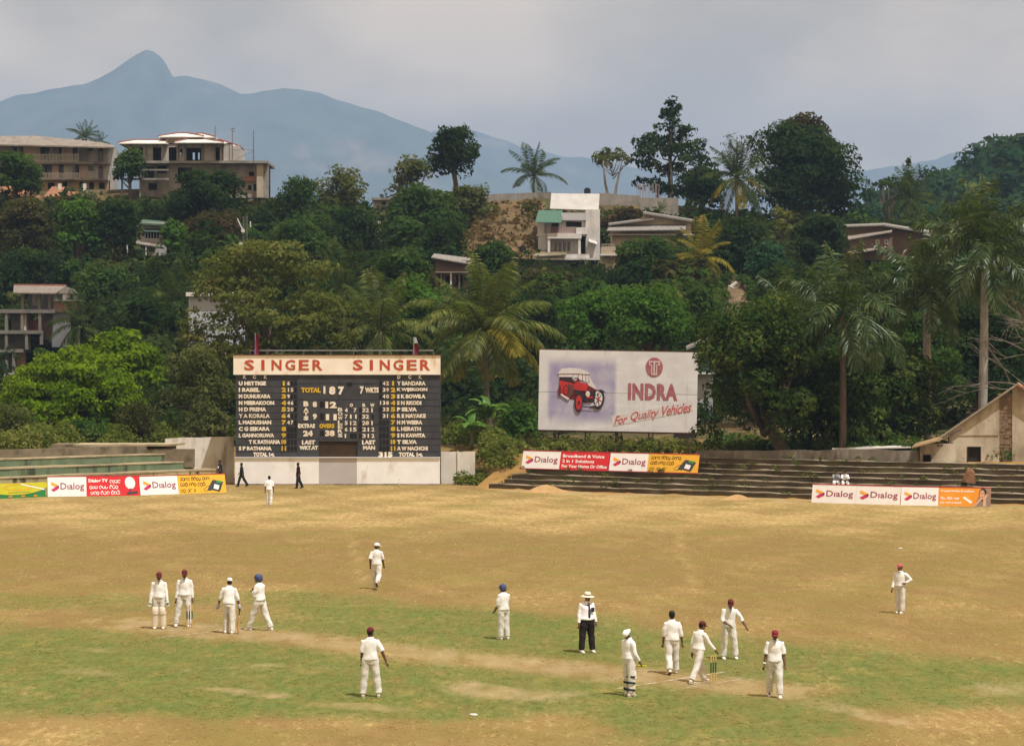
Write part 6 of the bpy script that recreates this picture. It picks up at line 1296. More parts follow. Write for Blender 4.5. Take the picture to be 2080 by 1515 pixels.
part('roof', MB().slab([W(1902, 893, D-.35), W(2069, 778, D-.35), W(2069, 776, D+9), W(1902, 891, D+9)], (0, 0, -.09)), M('old tile roof', (.30, .23, .15), (.20, .15, .10), 1.5, .95, .4, 5), O1); part('roof', MB().slab([W(2068, 778, D-.35), W(2250, 905, D-.35), W(2250, 903, D+9), W(2068, 776, D+9)], (0, 0, -.16)), M('patched white roof', (.58, .55, .51), (.42, .33, .27), .6, .8), O1)
for k in range(8): a = W(2066 + k*9, 781 + k*6.2, D - .45); part('ridge_tile', MB().tube([a, a + Vector((.3, 0, -.2))], .13, 7), tiler, O1)
facade(O1, 'annex_wall', D, 1864, 1936, 900, 948, [(1869, 1886, 922, 938)], plas, -1.0); bx(O1, 'annex_back', D, 1865, 1935, 900, 948, -.5, .3, voidm); part('annex_roof', MB().slab([W(1852, 907, D-1.6), W(1905, 893, D-1.6), W(1935, 880, D+.2), W(1862, 899, D+1.5)], (0, 0, -.1)), M('rusty orange sheet', (.36, .23, .12), (.26, .18, .11), 2, .9), O1); part('broken_batten', MB().tube([W(1895, 897, D-1.2), W(1952, 872, D-.5)], .05).tube([W(1905, 905, D-1.2), W(1935, 900, D-.5)], .05), woodd, O1)
# low walls behind the terrace
ow = M('old grey wall', (.23, .20, .165), (.15, .13, .105), .8, .95, .3, 6, stain=(.36, .33, .29), stain_scale=.7, stain_stretch=(1.2, 1, .4), stain_lo=.55)
wall_thing('low_wall', 'low mossy wall along the terrace under the huge mango tree', 1415, 1700, 916, 945, 160.3, .25, ow, 155.3, 914); wall_thing('low_wall', 'low grey wall running up to the old plaster building', 1700, 1866, 911, 948, 155.2, .25, ow, 152.6, 915)
wp = thing('roof_strip', 'pale roof strip showing above the low grey wall', 'roof', W(1790, 912, 157)); part('sheet', MB().slab([W(1690, 911, 157), W(1850, 907, 156), W(1850, 904, 158.5), W(1690, 908, 159)], (0, 0, -.08)), whitefascia, wp)
# rubble heap and stake
rh = thing('earth_heap', 'brown heap of earth resting on the terrace steps near the old building', 'heap', W(1967, 975, 148)); c = W(1967, 968, 147.2); part('heap_body', MB().tube([c + Vector((0, 0, -.35)), c + Vector((.05, 0, -.05)), c + Vector((.12, 0, .3)), c + Vector((.1, 0, .48))], [.42, .36, .26, .1], 9), M('red brown earth', (.20, .10, .045), (.13, .07, .035), 4, .95, .8, 8), rh)
for lb, px_, py_, wpx, hpx in (('long low mound of pale sand at the foot of the terrace by the scoreboard', 1110, 1000, 62, 15), ('small mound of pale sand at the foot of the terrace in mango shade', 1497, 1015, 48, 10)):
    c = G(px_, py_); n = 18; V = []; ww, hh = L(wpx, c.y), L(hpx, c.y)*1.1; rg2 = np.random.default_rng(px_)
    for i in range(n+1):
        for j in range(n+1):
            u, v = 2*i/n-1, 2*j/n-1; r_ = math.hypot(u, v); V.append((u*ww, v*ww*.45, hh*math.exp(-3.2*r_*r_)*(1 + rg2.uniform(-.12, .12)) - .03 + (0 if r_ < .98 else -.05)))
    tag(link('sand_mound', MB().add(V, [(i*(n+1)+j, (i+1)*(n+1)+j, (i+1)*(n+1)+j+1, i*(n+1)+j+1) for i in range(n) for j in range(n)]).mesh('sand_mound', True), M('pale sand', (.42, .265, .12), (.34, .21, .09), 2, .95, .6, 7), None, (c.x, c.y, .0)), lb, 'mound')
c = G(811, 988); tag(link('marker_post', MB().tube([(0, 0, -.05), (0, 0, .45)], .045, 8).ball((0, 0, .48), .06).mesh('marker_post', True), wh, None, (c.x, c.y, 0)), 'short white marker post before the scoreboard wall', 'post')
c = G(963, 1454); tag(link('inner_circle_marker', MB().tube([(-.07, 0, .0), (-.07, 0, .05)], .035, 8).rings([((0, 0, 0), (.09, 0, 0), (0, .07, 0)), ((0, 0, .035), (.085, 0, 0), (0, .065, 0)), ((0, 0, .05), (.05, 0, 0), (0, .04, 0))], 12).mesh('inner_circle_marker', True), wh, None, (c.x, c.y, .012)), 'small white disc marker lying on the grass in the foreground', 'marker')
c = G(1829, 1115); tag(link('inner_circle_marker', MB().rings([((0, 0, 0), (.09, 0, 0), (0, .07, 0)), ((0, 0, .04), (.085, 0, 0), (0, .065, 0)), ((0, 0, .055), (.05, 0, 0), (0, .04, 0))], 12).mesh('inner_circle_marker', True), wh, None, (c.x, c.y, .012)), 'tiny white disc marker far out beyond the boundary side fielder', 'marker')
# ------------------------------------------------------------------ people
def remesh(mb, vox, ratio, wr=0., seed=0, wscale=1.0):
    me = mb.mesh('tmp'); ob = bpy.data.objects.new('tmp', me); COL.objects.link(ob)
    r = ob.modifiers.new('r', 'REMESH'); r.mode = 'VOXEL'; r.voxel_size = vox
    s = ob.modifiers.new('s', 'SMOOTH'); s.iterations = 2; s.factor = .5
    if ratio < 1: d = ob.modifiers.new('d', 'DECIMATE'); d.ratio = ratio
    out = bpy.data.meshes.new_from_object(ob.evaluated_get(bpy.context.evaluated_depsgraph_get())); bpy.data.objects.remove(ob); bpy.data.meshes.remove(me)
    if wr:
        n = len(out.vertices); a = np.zeros(n*3, np.float32); out.vertices.foreach_get('co', a); a = a.reshape(-1, 3); nn = np.zeros(n*3, np.float32); out.vertices.foreach_get('normal', nn); nn = nn.reshape(-1, 3); q = a*wscale + seed*1.7
        f = np.sin(q[:, 2]*38 + 3*np.sin(q[:, 0]*14 + seed) + 2*np.sin(q[:, 1]*11))*.55 + np.sin(q[:, 2]*71 + q[:, 0]*33 + seed)*.25 + np.sin(q[:, 0]*47 + q[:, 1]*39 + q[:, 2]*12)*.35
        a += nn*(f*wr)[:, None].astype(np.float32); out.vertices.foreach_set('co', a.ravel()); out.update()
    out.polygons.foreach_set('use_smooth', [True]*len(out.polygons)); return out
def cloth(name, c1, c2, **k): return M(name, c1, c2, 6, .9, .25, 30, spec=.1, **k)
white_c = cloth('cricket white', (.74, .735, .71), (.67, .66, .63)); white_t = cloth('trouser cream', (.66, .645, .60), (.56, .54, .49)); bright_c = cloth('bright white shirt', (.80, .80, .82), (.74, .74, .77)); black_t = cloth('black trousers', (.018, .016, .018), (.028, .025, .027)); dark_c = cloth('dark jersey', (.018, .018, .024), (.03, .03, .04)); maroon_c = cloth('dark maroon jersey', (.05, .012, .014), (.02, .012, .016))
skin = M('brown skin', (.155, .074, .041), (.12, .056, .03), 8, .6, spec=.35); hairm = M('black hair', (.008, .007, .007), rough=.6); capm = M('maroon cap', (.12, .016, .02), (.085, .012, .016), 10, .8); redcap = M('red cap', (.22, .022, .03), (.18, .02, .025), 10, .8); pinkcap = M('faded pink cap', (.42, .10, .10), rough=.8); capw = M('white cap', (.78, .76, .74), rough=.8); bluehelm = M('blue helmet cloth', (.055, .07, .17), (.04, .05, .13), 8, .6); whitehelm = M('white helmet', (.80, .79, .79), rough=.4, spec=.5)
shoem = M('white shoe', (.74, .70, .64), (.60, .53, .44), 12, .7); solem = M('brown sole', (.16, .05, .03), rough=.8); padm = M('batting pad', (.68, .62, .50), (.60, .53, .42), 8, .8); strapm = M('dark strap', (.02, .022, .03), rough=.7); glovem = M('pale glove', (.60, .60, .52), (.45, .50, .40), 10, .8); greyg = M('blue grey glove', (.42, .44, .52), rough=.8); tiem = M('blue tie', (.03, .04, .13), rough=.7); eyem = M('eye dark', (.01, .008, .008), rough=.3); lipm = M('lip', (.10, .035, .028), rough=.5); hatm = M('cream hat', (.72, .66, .53), (.66, .60, .48), 8, .9); hatband = M('red hat band', (.22, .03, .03), rough=.8); collar_g = M('grey collar', (.30, .30, .33), rough=.9)
def dv(a, b, s): a, b = R(a), R(b); return Vector((s*sin(b), -sin(a)*cos(b), -cos(a)*cos(b)))
def person(label, pos, rz, ht, legs, arms, top='short', shirt=white_c, trous=white_t, head=('cap', capm), lean=0., side=0., yaw=0., nod=0., pads=None, gloves=None, tie=False, seat=None, bulk=1.0, detail=True, shoe=shoem, seed=1, sole=None, curl=.6, armband=None, group=None):
    s = ht/1.75; root = thing('person', label, 'person', pos, R(rz), group); K = lambda *v: Vector(v)*s
    # legs first, to find how high the pelvis rides
    LG = []
    for i, (f, k, o) in enumerate(legs):
        sd = 1 if i == 0 else -1; hip = K(sd*.09, 0, 0); kn = hip + dv(f, o, sd)*.43*s; an = kn + dv(f - k, o*.7, sd)*.42*s; LG.append([hip, kn, an, f - k])
    pz = seat if seat is not None else .085*s - min(l[2].z for l in LG)
    off = Vector((0, 0, pz))
    for l in LG:
        for j in range(3): l[j] = l[j] + off
    tm = Matrix.Rotation(R(lean), 3, 'X') @ Matrix.Rotation(R(side), 3, 'Y')
    tp = lambda x, y, z: tm @ K(x, y, z) + off
    def trow(z, a, b, y=0): return (tp(0, y, z), tm @ K(a, 0, 0), tm @ K(0, b, 0))
    AR = []
    for i, (f, ab, el, ab2) in enumerate(arms):
        sd = 1 if i == 0 else -1; sh = tp(sd*.172, .005, .432); e = sh + dv(f, ab, sd)*.285*s; w = e + dv(f + el, ab2, sd)*.245*s; AR.append([sh, e, w, (w - e).normalized(), sd])
    hm = Matrix.Rotation(R(yaw), 3, 'Z') @ Matrix.Rotation(R(nod), 3, 'X'); hc = tp(0, -.012, .515) + hm @ K(0, -.012, .135)
    hp = lambda x, y, z: hc + hm @ K(x, y, z)
    # --- body: one continuous surface
    mb = MB(); bk = bulk
    mb.rings([trow(-.09, .12*bk, .085*bk), trow(0, .155*bk, .11*bk), trow(.17, .135*bk, .10*bk), trow(.34, .16*bk, .11*bk), trow(.44, .165*bk, .09*bk), trow(.50, .085, .07), trow(.55, .055, .058)], 14)
    mb.tube([tp(0, 0, .46), tp(0, -.008, .53), hp(0, .012, -.04)], [.065*s, .055*s, .055*s], 10)
    mb.rings([(hp(0, y_, z_), hm @ K(a, 0, 0), hm @ K(0, b, 0)) for z_, y_, a, b in ((-.115, -.028, .028, .036), (-.09, -.022, .048, .062), (-.05, -.01, .062, .08), (0, 0, .072, .092), (.05, .004, .074, .094), (.09, .006, .058, .076), (.118, .008, .022, .03))], 14)
    mb.tube([hp(0, -.088, .02), hp(0, -.108, -.022)], [.010*s, .017*s], 6); mb.ball(hp(.074, .008, -.008), (.012*s, .02*s, .03*s), 8, 5); mb.ball(hp(-.074, .008, -.008), (.012*s, .02*s, .03*s), 8, 5)
    for sh, e, w, d, sd in AR:
        mb.tube([sh - Vector((sd*.05*s, 0, 0)), sh, sh.lerp(e, .5), e, e.lerp(w, .35), w], [.05*s, .056*s, .048*s, .040*s, .041*s, .028*s], 10)
        # hand: palm, four fingers of different length and a thumb off the side
        n = d.cross(Vector((sd, 0, 0))); n = n.normalized() if n.length > .2 else Vector((0, -1, 0)); sdv = n.cross(d).normalized()
        pc = w + d*.05*s; mb.tube([w - d*.01*s, w + d*.03*s, w + d*.085*s], [(.022*s, .022*s), (.018*s, .036*s), (.014*s, .042*s)] if abs(n.x) < .5 else [.024*s, .03*s, .03*s], 8)
        for q, (o_, l_) in enumerate(((-.030, .066), (-.010, .078), (.010, .072), (.030, .055))):
            b0 = w + d*.08*s + sdv*o_*s; m1 = b0 + d*l_*.5*s + n*(.012*curl)*s; m2 = m1 + (d*(1 - curl*.6) + n*curl).normalized()*l_*.55*s; mb.tube([b0, m1, m2], [.0105*s, .0098*s, .008*s], 6)
        th = n*1.0; b0 = w + d*.025*s + sdv*(-.032)*s; m1 = b0 + (d*.6 - sdv*.55 + n*.35).normalized()*.04*s; mb.tube([b0, m1, m1 + (d*.9 + n*.35).normalized()*.032*s], [.013*s, .0115*s, .009*s], 6)
    for hip, kn, an, ang in LG:
        mb.tube([hip + Vector((0, 0, .05*s)), hip.lerp(kn, .4), kn, kn.lerp(an, .3), an], [.085*s, .075*s, .054*s, .055*s, .036*s], 10)
        fd = Vector((0, -1, 0)); mb.tube([an + Vector((0, .03*s, -.035*s)), an + fd*.05*s + Vector((0, 0, -.045*s)), an + fd*.15*s + Vector((0, 0, -.06*s))], [.032*s, .036*s, .022*s], 8)
    me = remesh(mb, .0095*s if detail else .016*s, .17 if detail else .4); link('body', me, skin, root)
    # --- face
    if detail:
        for x_ in (-.028, .028): link('eye', MB().ball(hp(x_, -.084, .012), (.011*s, .006*s, .006*s), 8, 4).mesh('eye'), eyem, root)
        link('mouth', MB().ball(hp(0, -.082, -.062), (.020*s, .006*s, .006*s), 8, 4).mesh('mouth'), lipm, root)
    # --- shirt
    mb = MB(); h0 = -.075 if top != 'long' else -.05
    mb.rings([trow(h0 + .045, .160*bk, .118*bk), trow(h0 + .06, .200*bk, .160*bk), trow(h0 + .10, .200*bk, .160*bk), trow(.09, .186*bk, .148*bk), trow(.2, .172*bk, .130*bk), trow(.34, .183*bk, .132*bk), trow(.41, .186*bk, .120), trow(.452, .178, .108), trow(.486, .140, .095), trow(.515, .092, .08), trow(.538, .070, .07)], 20)
    for sh, e, w, d, sd in AR:
        ins = sh - Vector((sd*.085*s, 0, .03*s))
        if top == 'long': pts, rd = [ins, sh, sh.lerp(e, .5), e, e.lerp(w, .5), w - d*.01*s], [.065, .070, .066, .060, .053, .046]
        elif top == 'half': pts, rd = [ins, sh, sh.lerp(e, .5), e, e.lerp(w, .3)], [.065, .071, .072, .068, .062]
        else: pts, rd = [ins, sh, sh.lerp(e, .5), sh.lerp(e, .93)], [.065, .072, .076, .078]
        mb.tube(pts, [r*s for r in rd], 12)
    sh_o = link('shirt', remesh(mb, .014*s, .42, .0075*s, seed, .55), shirt, root)
    rows = [(tp(0, -.008, .525), tm @ K(.066, 0, 0), tm @ K(0, .064, 0)), (tp(0, -.012, .55), tm @ K(.072, 0, 0), tm @ K(0, .07, 0)), (tp(0, -.014, .530), tm @ K(.092, 0, 0), tm @ K(0, .088, 0))]
    link('collar', MB().rings(rows, 14, False).mesh('collar', True), shirt if not tie else shirt, sh_o)
    if not tie and detail: link('neck_opening', MB().slab([tp(-.034, -.098, .522), tp(0, -.142, .405), tp(.034, -.098, .522)], tm @ K(0, .012, 0)).mesh('neck_opening'), collar_g, sh_o)
    if tie:
        ty = lambda z: -.105*bk - .038 + (.03 if z > .42 else 0)
        pts = [tp(0, ty(z) - (.012 if z < .4 else 0), z) for z in (.50, .47, .40, .28, .15, .03)]; link('tie', MB().tube(pts, [(.014*s, .008*s), (.022*s, .01*s), (.022*s, .008*s), (.03*s, .008*s), (.036*s, .008*s), (.03*s, .008*s)], 8).mesh('tie', True), tiem, root)
        link('pocket', MB().box(-.05*s, .05*s, -.008, .008, -.06*s, .06*s).mesh('pocket'), strapm, root, tp(.10, -.15*bk, .30))
    # --- trousers
    mb = MB(); mb.rings([trow(.07, .155*bk, .115*bk), trow(.02, .170*bk, .128*bk), trow(-.06, .175*bk, .132*bk), trow(-.12, .15*bk, .12*bk)], 18)
    for hip, kn, an, ang in LG:
        d2 = (an - kn).normalized(); mb.tube([hip + Vector((0, 0, .02*s)), hip.lerp(kn, .35), kn, kn.lerp(an, .5), an - d2*.005*s], [(.114*bk)*s, .110*bk*s, .096*s, (.068 if pads else .090)*s, (.050 if pads else .088)*s], 12)
    link('trousers', remesh(mb, .014*s, .42, (.005 if pads else .0095)*s, seed + 3, .6), trous, root)
    link('belt', MB().rings([(tp(0, 0, .045), tm @ K(.176*bk, 0, 0), tm @ K(0, .136*bk, 0)), (tp(0, 0, .075), tm @ K(.172*bk, 0, 0), tm @ K(0, .132*bk, 0))], 18, False).mesh('belt', True), trous if shirt is not bright_c else strapm, root)
    # --- shoes follow the ground, or point down when the heel is lifted
    for hip, kn, an, ang in LG:
        lift = max(0, an.z - .085*s); p_ = min(70, max(0, -ang - 12)) if lift > .02*s or ang < -25 else 0; rm = Matrix.Rotation(R(p_), 3, 'X')
        sp = lambda x, y, z: an + rm @ K(x, y, z)
        rows = [(sp(0, .075, -.05), rm @ K(.022, 0, 0), rm @ K(0, 0, .025)), (sp(0, .055, -.04), rm @ K(.040, 0, 0), rm @ K(0, 0, .045)), (sp(0, 0, -.03), rm @ K(.046, 0, 0), rm @ K(0, 0, .055)), (sp(0, -.07, -.045), rm @ K(.048, 0, 0), rm @ K(0, 0, .040)), (sp(0, -.15, -.058), rm @ K(.045, 0, 0), rm @ K(0, 0, .028)), (sp(0, -.195, -.066), rm @ K(.022, 0, 0), rm @ K(0, 0, .014))]
        so_ = link('shoe', MB().rings(rows, 12).mesh('shoe', True), shoe, root)
        link('sole', MB().rings([(sp(0, -.05, -.080), rm @ K(.046, 0, 0), rm @ K(0, .135, 0)), (sp(0, -.05, -.094), rm @ K(.046, 0, 0), rm @ K(0, .135, 0))], 12).mesh('sole'), sole or shoe, so_)
    # --- headgear
    hk = head[0] if head else 'hair'; hmat = head[1] if head else hairm
    if hk in ('cap', 'hat', 'helmet'):
        link('hair', MB().rings([(hp(0, .016, z_), hm @ K(a, 0, 0), hm @ K(0, b, 0)) for z_, a, b in ((-.055, .050, .060), (-.02, .074, .082), (.03, .079, .090), (.06, .078, .092))], 14).mesh('hair', True), hairm, root)
    if hk == 'hair':
        rgh = random.Random(seed); mbh = MB().rings([(hp(0, y_, z_), hm @ K(a, 0, 0), hm @ K(0, b, 0)) for z_, y_, a, b in ((-.06, .035, .05, .05), (-.03, .026, .076, .074), (.02, .018, .084, .088), (.06, .008, .086, .104), (.10, .008, .072, .090), (.13, .008, .04, .05), (.138, .008, .01, .01))], 14); link('hair', remesh(mbh, .012*s, .8, .004, seed, 2), hmat, root)
    elif hk == 'cap':
        c = link('cap', MB().rings([(hp(0, .004, z_), hm @ K(a, 0, 0), hm @ K(0, b, 0)) for z_, a, b in ((.028, .083, .104), (.06, .086, .107), (.10, .078, .097), (.128, .055, .068), (.142, .022, .028), (.146, .006, .006))], 18).mesh('cap', True), hmat, root)
        br = [(hp(x_, y_, z_)) for x_, y_, z_ in ((-.078, -.055, .034), (-.066, -.125, .026), (-.035, -.165, .018), (0, -.175, .016), (.035, -.165, .018), (.066, -.125, .026), (.078, -.055, .034))]
        link('peak', MB().slab(br, hm @ K(0, 0, .012)).mesh('peak'), hmat, c)
        if len(head) > 2: link('badge', MB().ball(hp(0, .112, .075), (.016*s, .008*s, .014*s), 8, 4).mesh('badge'), strapm, c)
    elif hk == 'hat':
        c = link('hat', MB().rings([(hp(0, .004, z_), hm @ K(a, 0, 0), hm @ K(0, b, 0)) for z_, a, b in ((.035, .090, .110), (.09, .086, .104), (.135, .076, .092), (.15, .05, .06), (.146, .01, .01))], 18).mesh('hat', True), hmat, root)
        link('brim', MB().rings([(hp(0, 0, .046), hm @ K(.085, 0, 0), hm @ K(0, .105, 0)), (hp(0, 0, .034), hm @ K(.15, 0, 0), hm @ K(0, .17, 0)), (hp(0, 0, .016), hm @ K(.195, 0, 0), hm @ K(0, .205, 0)), (hp(0, 0, .008), hm @ K(.19, 0, 0), hm @ K(0, .20, 0)), (hp(0, 0, .030), hm @ K(.085, 0, 0), hm @ K(0, .105, 0))], 22, False).mesh('brim', True), hmat, c); link('hat_band', MB().rings([(hp(0, .004, .05), hm @ K(.092, 0, 0), hm @ K(0, .112, 0)), (hp(0, .004, .075), hm @ K(.090, 0, 0), hm @ K(0, .109, 0))], 18, False).mesh('hat_band', True), hatband, c)
    elif hk == 'helmet':
        c = link('helmet', MB().rings([(hp(0, y_, z_), hm @ K(a, 0, 0), hm @ K(0, b, 0)) for z_, y_, a, b in ((-.075, .035, .085, .085), (-.03, .025, .100, .105), (.02, .008, .104, .122), (.07, .005, .102, .122), (.11, .005, .086, .104), (.142, .005, .05, .06), (.152, .005, .012, .014))], 18).mesh('helmet', True), hmat, root)
        br = [hp(x_, y_, z_) for x_, y_, z_ in ((-.09, -.07, .045), (-.07, -.14, .035), (0, -.172, .03), (.07, -.14, .035), (.09, -.07, .045))]; link('peak', MB().slab(br, hm @ K(0, 0, .014)).mesh('peak'), hmat, c)
        if len(head) > 2:
            mbg = MB()
            for z_ in (-.01, -.04, -.07, -.10): mbg.tube([hp(.09*cos(t_), -.03 - .10*sin(t_), z_) for t_ in np.linspace(0, pi, 9)], .005*s, 5)
            link('grille', mbg.mesh('grille'), metl, c)
    # --- pads and gloves
    if pads:
        for hip, kn, an, ang in LG:
            d2 = (an - kn).normalized(); fw = Vector((0, -1, 0)) - d2*Vector((0, -1, 0)).dot(d2); fw.normalize(); o_ = fw*.055*s; sx_ = d2.cross(fw)
            rows = []
            for t_, a, b in ((-.40, .085, .06), (-.3, .100, .072), (-.1, .106, .085), (0, .108, .090), (.12, .102, .080), (.5, .100, .078), (.9, .094, .07), (1.08, .095, .065), (1.16, .07, .05)):
                c = (kn + (kn - hip).normalized()*t_*.4*s if t_ < 0 else kn.lerp(an, t_)) + o_*1.0; rows.append((c, sx_*a*s, fw*b*s))
            pd = link('pad', MB().rings(rows, 14).mesh('pad', True), padm, root)
            link('knee_roll', MB().rings([(kn + d2*z_*s + o_, sx_*.114*s, fw*.098*s) for z_ in (-.05, -.02, .02, .05)], 14, False).mesh('knee_roll', True), padm, pd)
            if pads == 'strap':
                for t_ in (.02, .38, .80): c = kn.lerp(an, t_) + o_*.35; link('pad_strap', MB().rings([(c - d2*.028*s, sx_*.112*s, fw*.112*s), (c + d2*.028*s, sx_*.110*s, fw*.110*s)], 14, False).mesh('pad_strap', True), strapm, pd)
    if gloves:
        for sh, e, w, d, sd in AR:
            mbg = MB().tube([w - d*.05*s, w, w + d*.05*s, w + d*.10*s], [.045*s, .04*s, .052*s, .048*s], 10)
            for q in range(4): b0 = w + d*.09*s + Vector(((q-1.5)*.022*s, 0, 0)); mbg.tube([b0, b0 + d*.05*s, b0 + d*.085*s + Vector((0, -.03*s, 0))], [.016*s, .016*s, .012*s], 7)
            mbg.tube([w + d*.03*s, w + d*.06*s + Vector((-sd*.05*s, -.02*s, 0)), w + d*.09*s + Vector((-sd*.06*s, -.03*s, 0))], [.018*s, .017*s, .013*s], 7); link('glove', mbg.mesh('glove', True), gloves, root)
    if armband: sh, e, w, d, sd = AR[armband - 1]; link('wristband', MB().tube([w - d*.05*s, w - d*.01*s], .036*s, 10).mesh('wristband', True), capw, root)
    root['hand'] = [tuple(root.matrix_world @ a[2]) if False else tuple(a[2] + a[3]*.07*s) for a in AR][0]; root['hand_b'] = tuple(AR[1][2] + AR[1][3]*.07*s); return root
def hand_world(r, key):
    m_ = Matrix.Translation(r.location) @ Matrix.Rotation(r.rotation_euler.z, 4, 'Z'); return m_ @ Vector(r[key])
def gp(px, py): g = G(px, py); return Vector((g.x, g.y, .014))
W2 = (2, 4, 6)
P1 = person('wicketkeeper in maroon cap, pads and gloves facing the camera', gp(323, 1277), 6, 1.77, [(2, 4, 3), (-1, 2, 3)], [(4, 9, 14, 8), (2, 9, 12, 9)], 'long', head=('cap', capm), pads='plain', gloves=glovem, nod=8, seed=1)
P2 = person('fielder in maroon cap and long sleeves beside the far stumps', gp(375, 1273), 4, 1.80, [(4, 3, 4), (6, 3, 13)], [(2, 8, 8, 6), (0, 9, 8, 8)], 'long', nod=10, seed=2)
P3 = person('batsman seen from behind leaning on his bat, white cap', gp(465, 1287), 176, 1.72, [(12, 18, 2), (-6, 6, 2)], [(4, 22, 20, 18), (2, 16, 12, 10)], 'half', head=('cap', capw, 1), pads='plain', gloves=greyg, lean=8, nod=14, seed=3)
P4 = person('player in blue helmet striding left with a hand at his chin', gp(528, 1281), -118, 1.80, [(22, 4, 3), (-17, 8, 3)], [(10, 8, 118, -40), (8, 6, 110, -38)], 'long', head=('helmet', bluehelm, 1), lean=2, nod=4, yaw=18, seed=4)
P5 = person('fielder in white cap walking away beyond the pitch', gp(765, 1197), 170, 1.70, [(10, 4, 2), (-12, 48, 2)], [(-18, 10, 40, 4), (14, 8, 24, 2)], 'short', head=('cap', capw), yaw=-62, seed=5, sole=solem)
P6 = person('bareheaded man in white walking toward the scoreboard', gp(547, 1027), 178, 1.72, [(4, 3, 2), (-8, 12, 2)], [(2, 9, 12, 6), (0, 9, 12, 6)], 'short', bright_c, head=None, seed=6)
P7 = person('fielder in maroon cap with his back turned, feet apart, foreground', gp(752, 1416), 184, 1.74, [(0, 1, 7), (0, 1, 9)], [(2, 6, 22, 2), (-4, 26, 10, 22)], 'short', yaw=-28, seed=7)
P8 = person('player in blue helmet facing away beside the middle of the pitch', gp(1023, 1299), -142, 1.66, [(3, 3, 1), (-2, 3, 1)], [(8, 6, 30, 0), (20, 8, 68, 6)], 'half', head=('helmet', bluehelm, 1), nod=6, yaw=10, seed=8)
P9 = person('umpire in white shirt, tie, black trousers and wide hat', gp(1192, 1326), 24, 1.74, [(1, 1, 6), (0, 1, 6)], [(2, 10, 16, 6), (0, 13, 12, 8)], 'long', bright_c, black_t, ('hat', hatm), tie=True, bulk=1.22, yaw=18, nod=4, seed=9)
P10 = person('batsman with strapped pads looking up at the sky', gp(1278, 1414), 128, 1.70, [(5, 3, 4), (-4, 4, 4)], [(8, 8, 40, 4), (6, 8, 30, 4)], 'long', bright_c, head=('cap', capw), pads='strap', gloves=None, nod=-44, yaw=14, lean=-3, seed=10)
P11 = person('bareheaded bowler walking away near the stumps', gp(1365, 1369), 188, 1.70, [(-8, 22, 2), (8, 2, 3)], [(4, 8, 10, 5), (-4, 14, 12, 10)], 'half', head=None, seed=11, sole=solem)
P12 = person('fielder in maroon cap striding right behind the near stumps', gp(1419, 1387), 128, 1.66, [(22, 4, 2), (-20, 8, 2)], [(-14, 8, 12, 4), (26, 14, 16, 14)], 'long', lean=7, nod=16, yaw=-10, seed=12)
P13 = person('fielder in maroon cap looking down with one arm held out', gp(1480, 1339), 8, 1.72, [(6, 6, 8), (2, 4, 5)], [(4, 34, 22, 26), (8, 8, 52, -32)], 'half', lean=6, nod=24, side=3, seed=13)
P14 = person('fielder in red cap walking toward the camera past the stumps', gp(1574, 1417), -2, 1.70, [(12, 6, 2), (-10, 14, 3)], [(2, 9, 10, 7), (0, 11, 10, 10)], 'short', head=('cap', redcap), nod=10, armband=2, seed=14)
P15 = person('distant fielder in pink cap with a hand on his hip', gp(1829, 1246), -32, 1.64, [(4, 4, -1), (-2, 4, 1)], [(-22, 44, 78, -38), (8, 12, 16, 4)], 'long', head=('cap', pinkcap), yaw=-20, seed=15)
P16 = person('figure in dark clothes with a white flash walking before the scoreboard', gp(491, 988.5), -95, 1.62, [(20, 6, 2), (-20, 14, 2)], [(-20, 8, 14, 6), (22, 8, 16, 6)], 'half', dark_c, black_t, None, detail=False, shoe=strapm, seed=16)
link('shirt_flash', MB().box(-.06, .06, -.15, .15, -.06, .06).mesh('shirt_flash'), white_c, P16, (0, 0, 1.18)).scale = (1, .95, 1)
P17 = person('figure in a dark maroon jersey walking along the scoreboard wall', gp(606, 992), -80, 1.70, [(10, 5, 2), (-12, 14, 2)], [(-4, 6, 10, 4), (6, 6, 14, 4)], 'half', maroon_c, dark_c, None, detail=False, shoe=strapm, seed=17)
P18 = person('boy in dark clothes by the stained wall next to the yellow board', Vector((W(447, 980, 166).x, 166, .0)), -60, 1.74, [(2, 2, 3), (2, 2, 3)], [(10, 6, 40, 4), (8, 6, 30, 4)], 'short', dark_c, black_t, None, detail=False, shoe=strapm, seed=18)
link('shirt_flash', MB().box(-.08, .08, -.16, -.08, -.07, .07).mesh('shirt_flash'), white_c, P18, (0, -.02, 1.22))
def seat_at(px): q = step_pt(px, 2); return Vector((q.x, q.y - .1, q.z - .05))
for lb, px_, sd_, sh_ in (('seated spectator in white with a dark pattern, hunched on the terrace', 1697, 19, cloth('grey white shirt', (.40, .40, .42), (.16, .16, .18))), ('seated spectator in a plain white shirt on the terrace', 1715, 20, bright_c)):
    person(lb, seat_at(px_), 0, 1.66, [(82, 84, 8), (80, 80, 8)], [(36, 10, 46, -8), (40, 8, 40, -6)], 'short', sh_, bright_c, None, lean=24, nod=12, seat=.11, detail=False, shoe=strapm, seed=sd_)
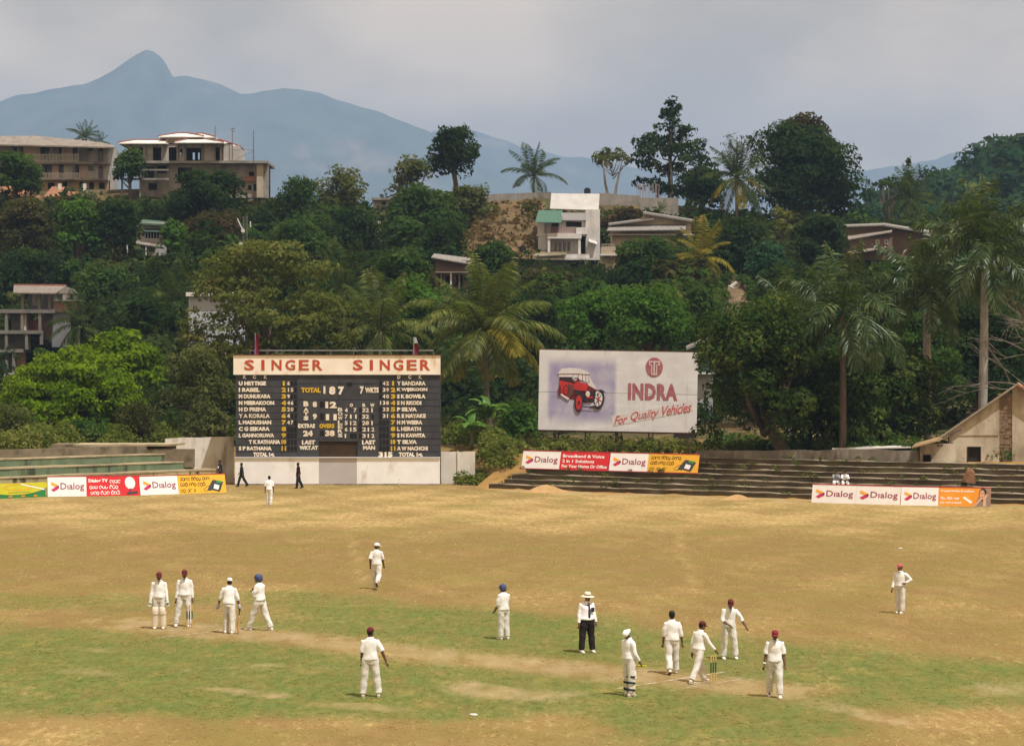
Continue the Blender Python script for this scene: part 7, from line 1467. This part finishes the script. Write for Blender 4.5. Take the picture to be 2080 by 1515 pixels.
# bats
willow = M('bat willow', (.46, .27, .13), (.36, .20, .09), 5, .6, stretch=(4, 4, .6)); gripd = M('bat grip dark', (.035, .015, .012), rough=.8); gripy = M('bat grip yellow', (.62, .55, .02), rough=.7)
def bat(label, a, b, face, grip):
    """a: top of the handle, b: toe"""
    d = (b - a).normalized(); f = (face - d*face.dot(d)).normalized(); s_ = d.cross(f); o = thing('cricket_bat', label, 'cricket bat', b); Ls = (b - a).length
    part('handle', MB().tube([a, a + d*Ls*.36], .018, 8), grip, o); rows = []
    for t_, w_, k_ in ((.34, .016, .016), (.38, .035, .02), (.44, .054, .022), (.75, .054, .032), (.93, .054, .03), (1.0, .045, .018)): rows.append((a + d*Ls*t_, s_*w_, f*k_))
    part('blade', MB().rings(rows, 10), willow, o)
h = hand_world(P3, 'hand'); hb_ = hand_world(P3, 'hand_b'); h = h if h.x > hb_.x else hb_
toe = Vector((gp(484, 1288).x, gp(484, 1288).y, .02)); bat('cricket bat leaned on by the batsman with the white cap', Vector((h.x, h.y, h.z + .06)), toe, Vector((1, .2, 0)), gripd)
h = hand_world(P10, 'hand'); hb_ = hand_world(P10, 'hand_b'); h = h if h.x > hb_.x else hb_
bat('yellow gripped bat held by the batsman looking up', h + Vector((.13, -.02, -.06)), h + Vector((-.38, .72, -.12)), Vector((0, 0, 1)), gripy)
# wickets
stw = M('stump yellow wood', (.55, .38, .13), (.48, .32, .10), 6, .5); stg = M('stump sticker green', (.03, .10, .05), rough=.5)
def wicket(label, s_):
    c = PITCH(s_, 0); o = thing('wicket', label, 'wicket', c); ad = PITCH(s_, 1) - c
    for q in (-.1, 0, .1):
        p_ = c + ad*q; st_ = part('stump', MB().tube([p_, p_ + Vector((0, 0, .70)), p_ + Vector((0, 0, .715))], [.019, .019, .014], 9), stw, o); part('sticker', MB().tube([p_ + Vector((0, 0, .30)), p_ + Vector((0, 0, .56))], .0205, 9, False), stg, st_)
    for q in (-.05, .05): p_ = c + ad*q + Vector((0, 0, .725)); part('bail', MB().tube([p_ - ad*.052, p_ - ad*.02, p_ + ad*.02, p_ + ad*.052], [.007, .012, .012, .007], 7), stw, o)
wicket('near set of three stumps with green stickers', ln); wicket('far set of three stumps beside the capped fielder', 0.)
# ------------------------------------------------------------------ the air
m = bpy.data.materials.new('hazy air'); m.use_nodes = True; t = m.node_tree; t.nodes.clear()
o = N(t, 'ShaderNodeOutputMaterial'); v = N(t, 'ShaderNodeVolumePrincipled'); v.inputs['Color'].default_value = (.43, .63, .96, 1); v.inputs['Density'].default_value = 1.3e-4; v.inputs['Anisotropy'].default_value = 0
t.links.new(v.outputs[0], o.inputs['Volume'])
hz = kind(link('haze', MB().box(-6600, 6600, -300, 13600, -12, 1260).mesh('haze'), m), 'stuff'); hz['label'] = 'thin blue haze filling the valley air'
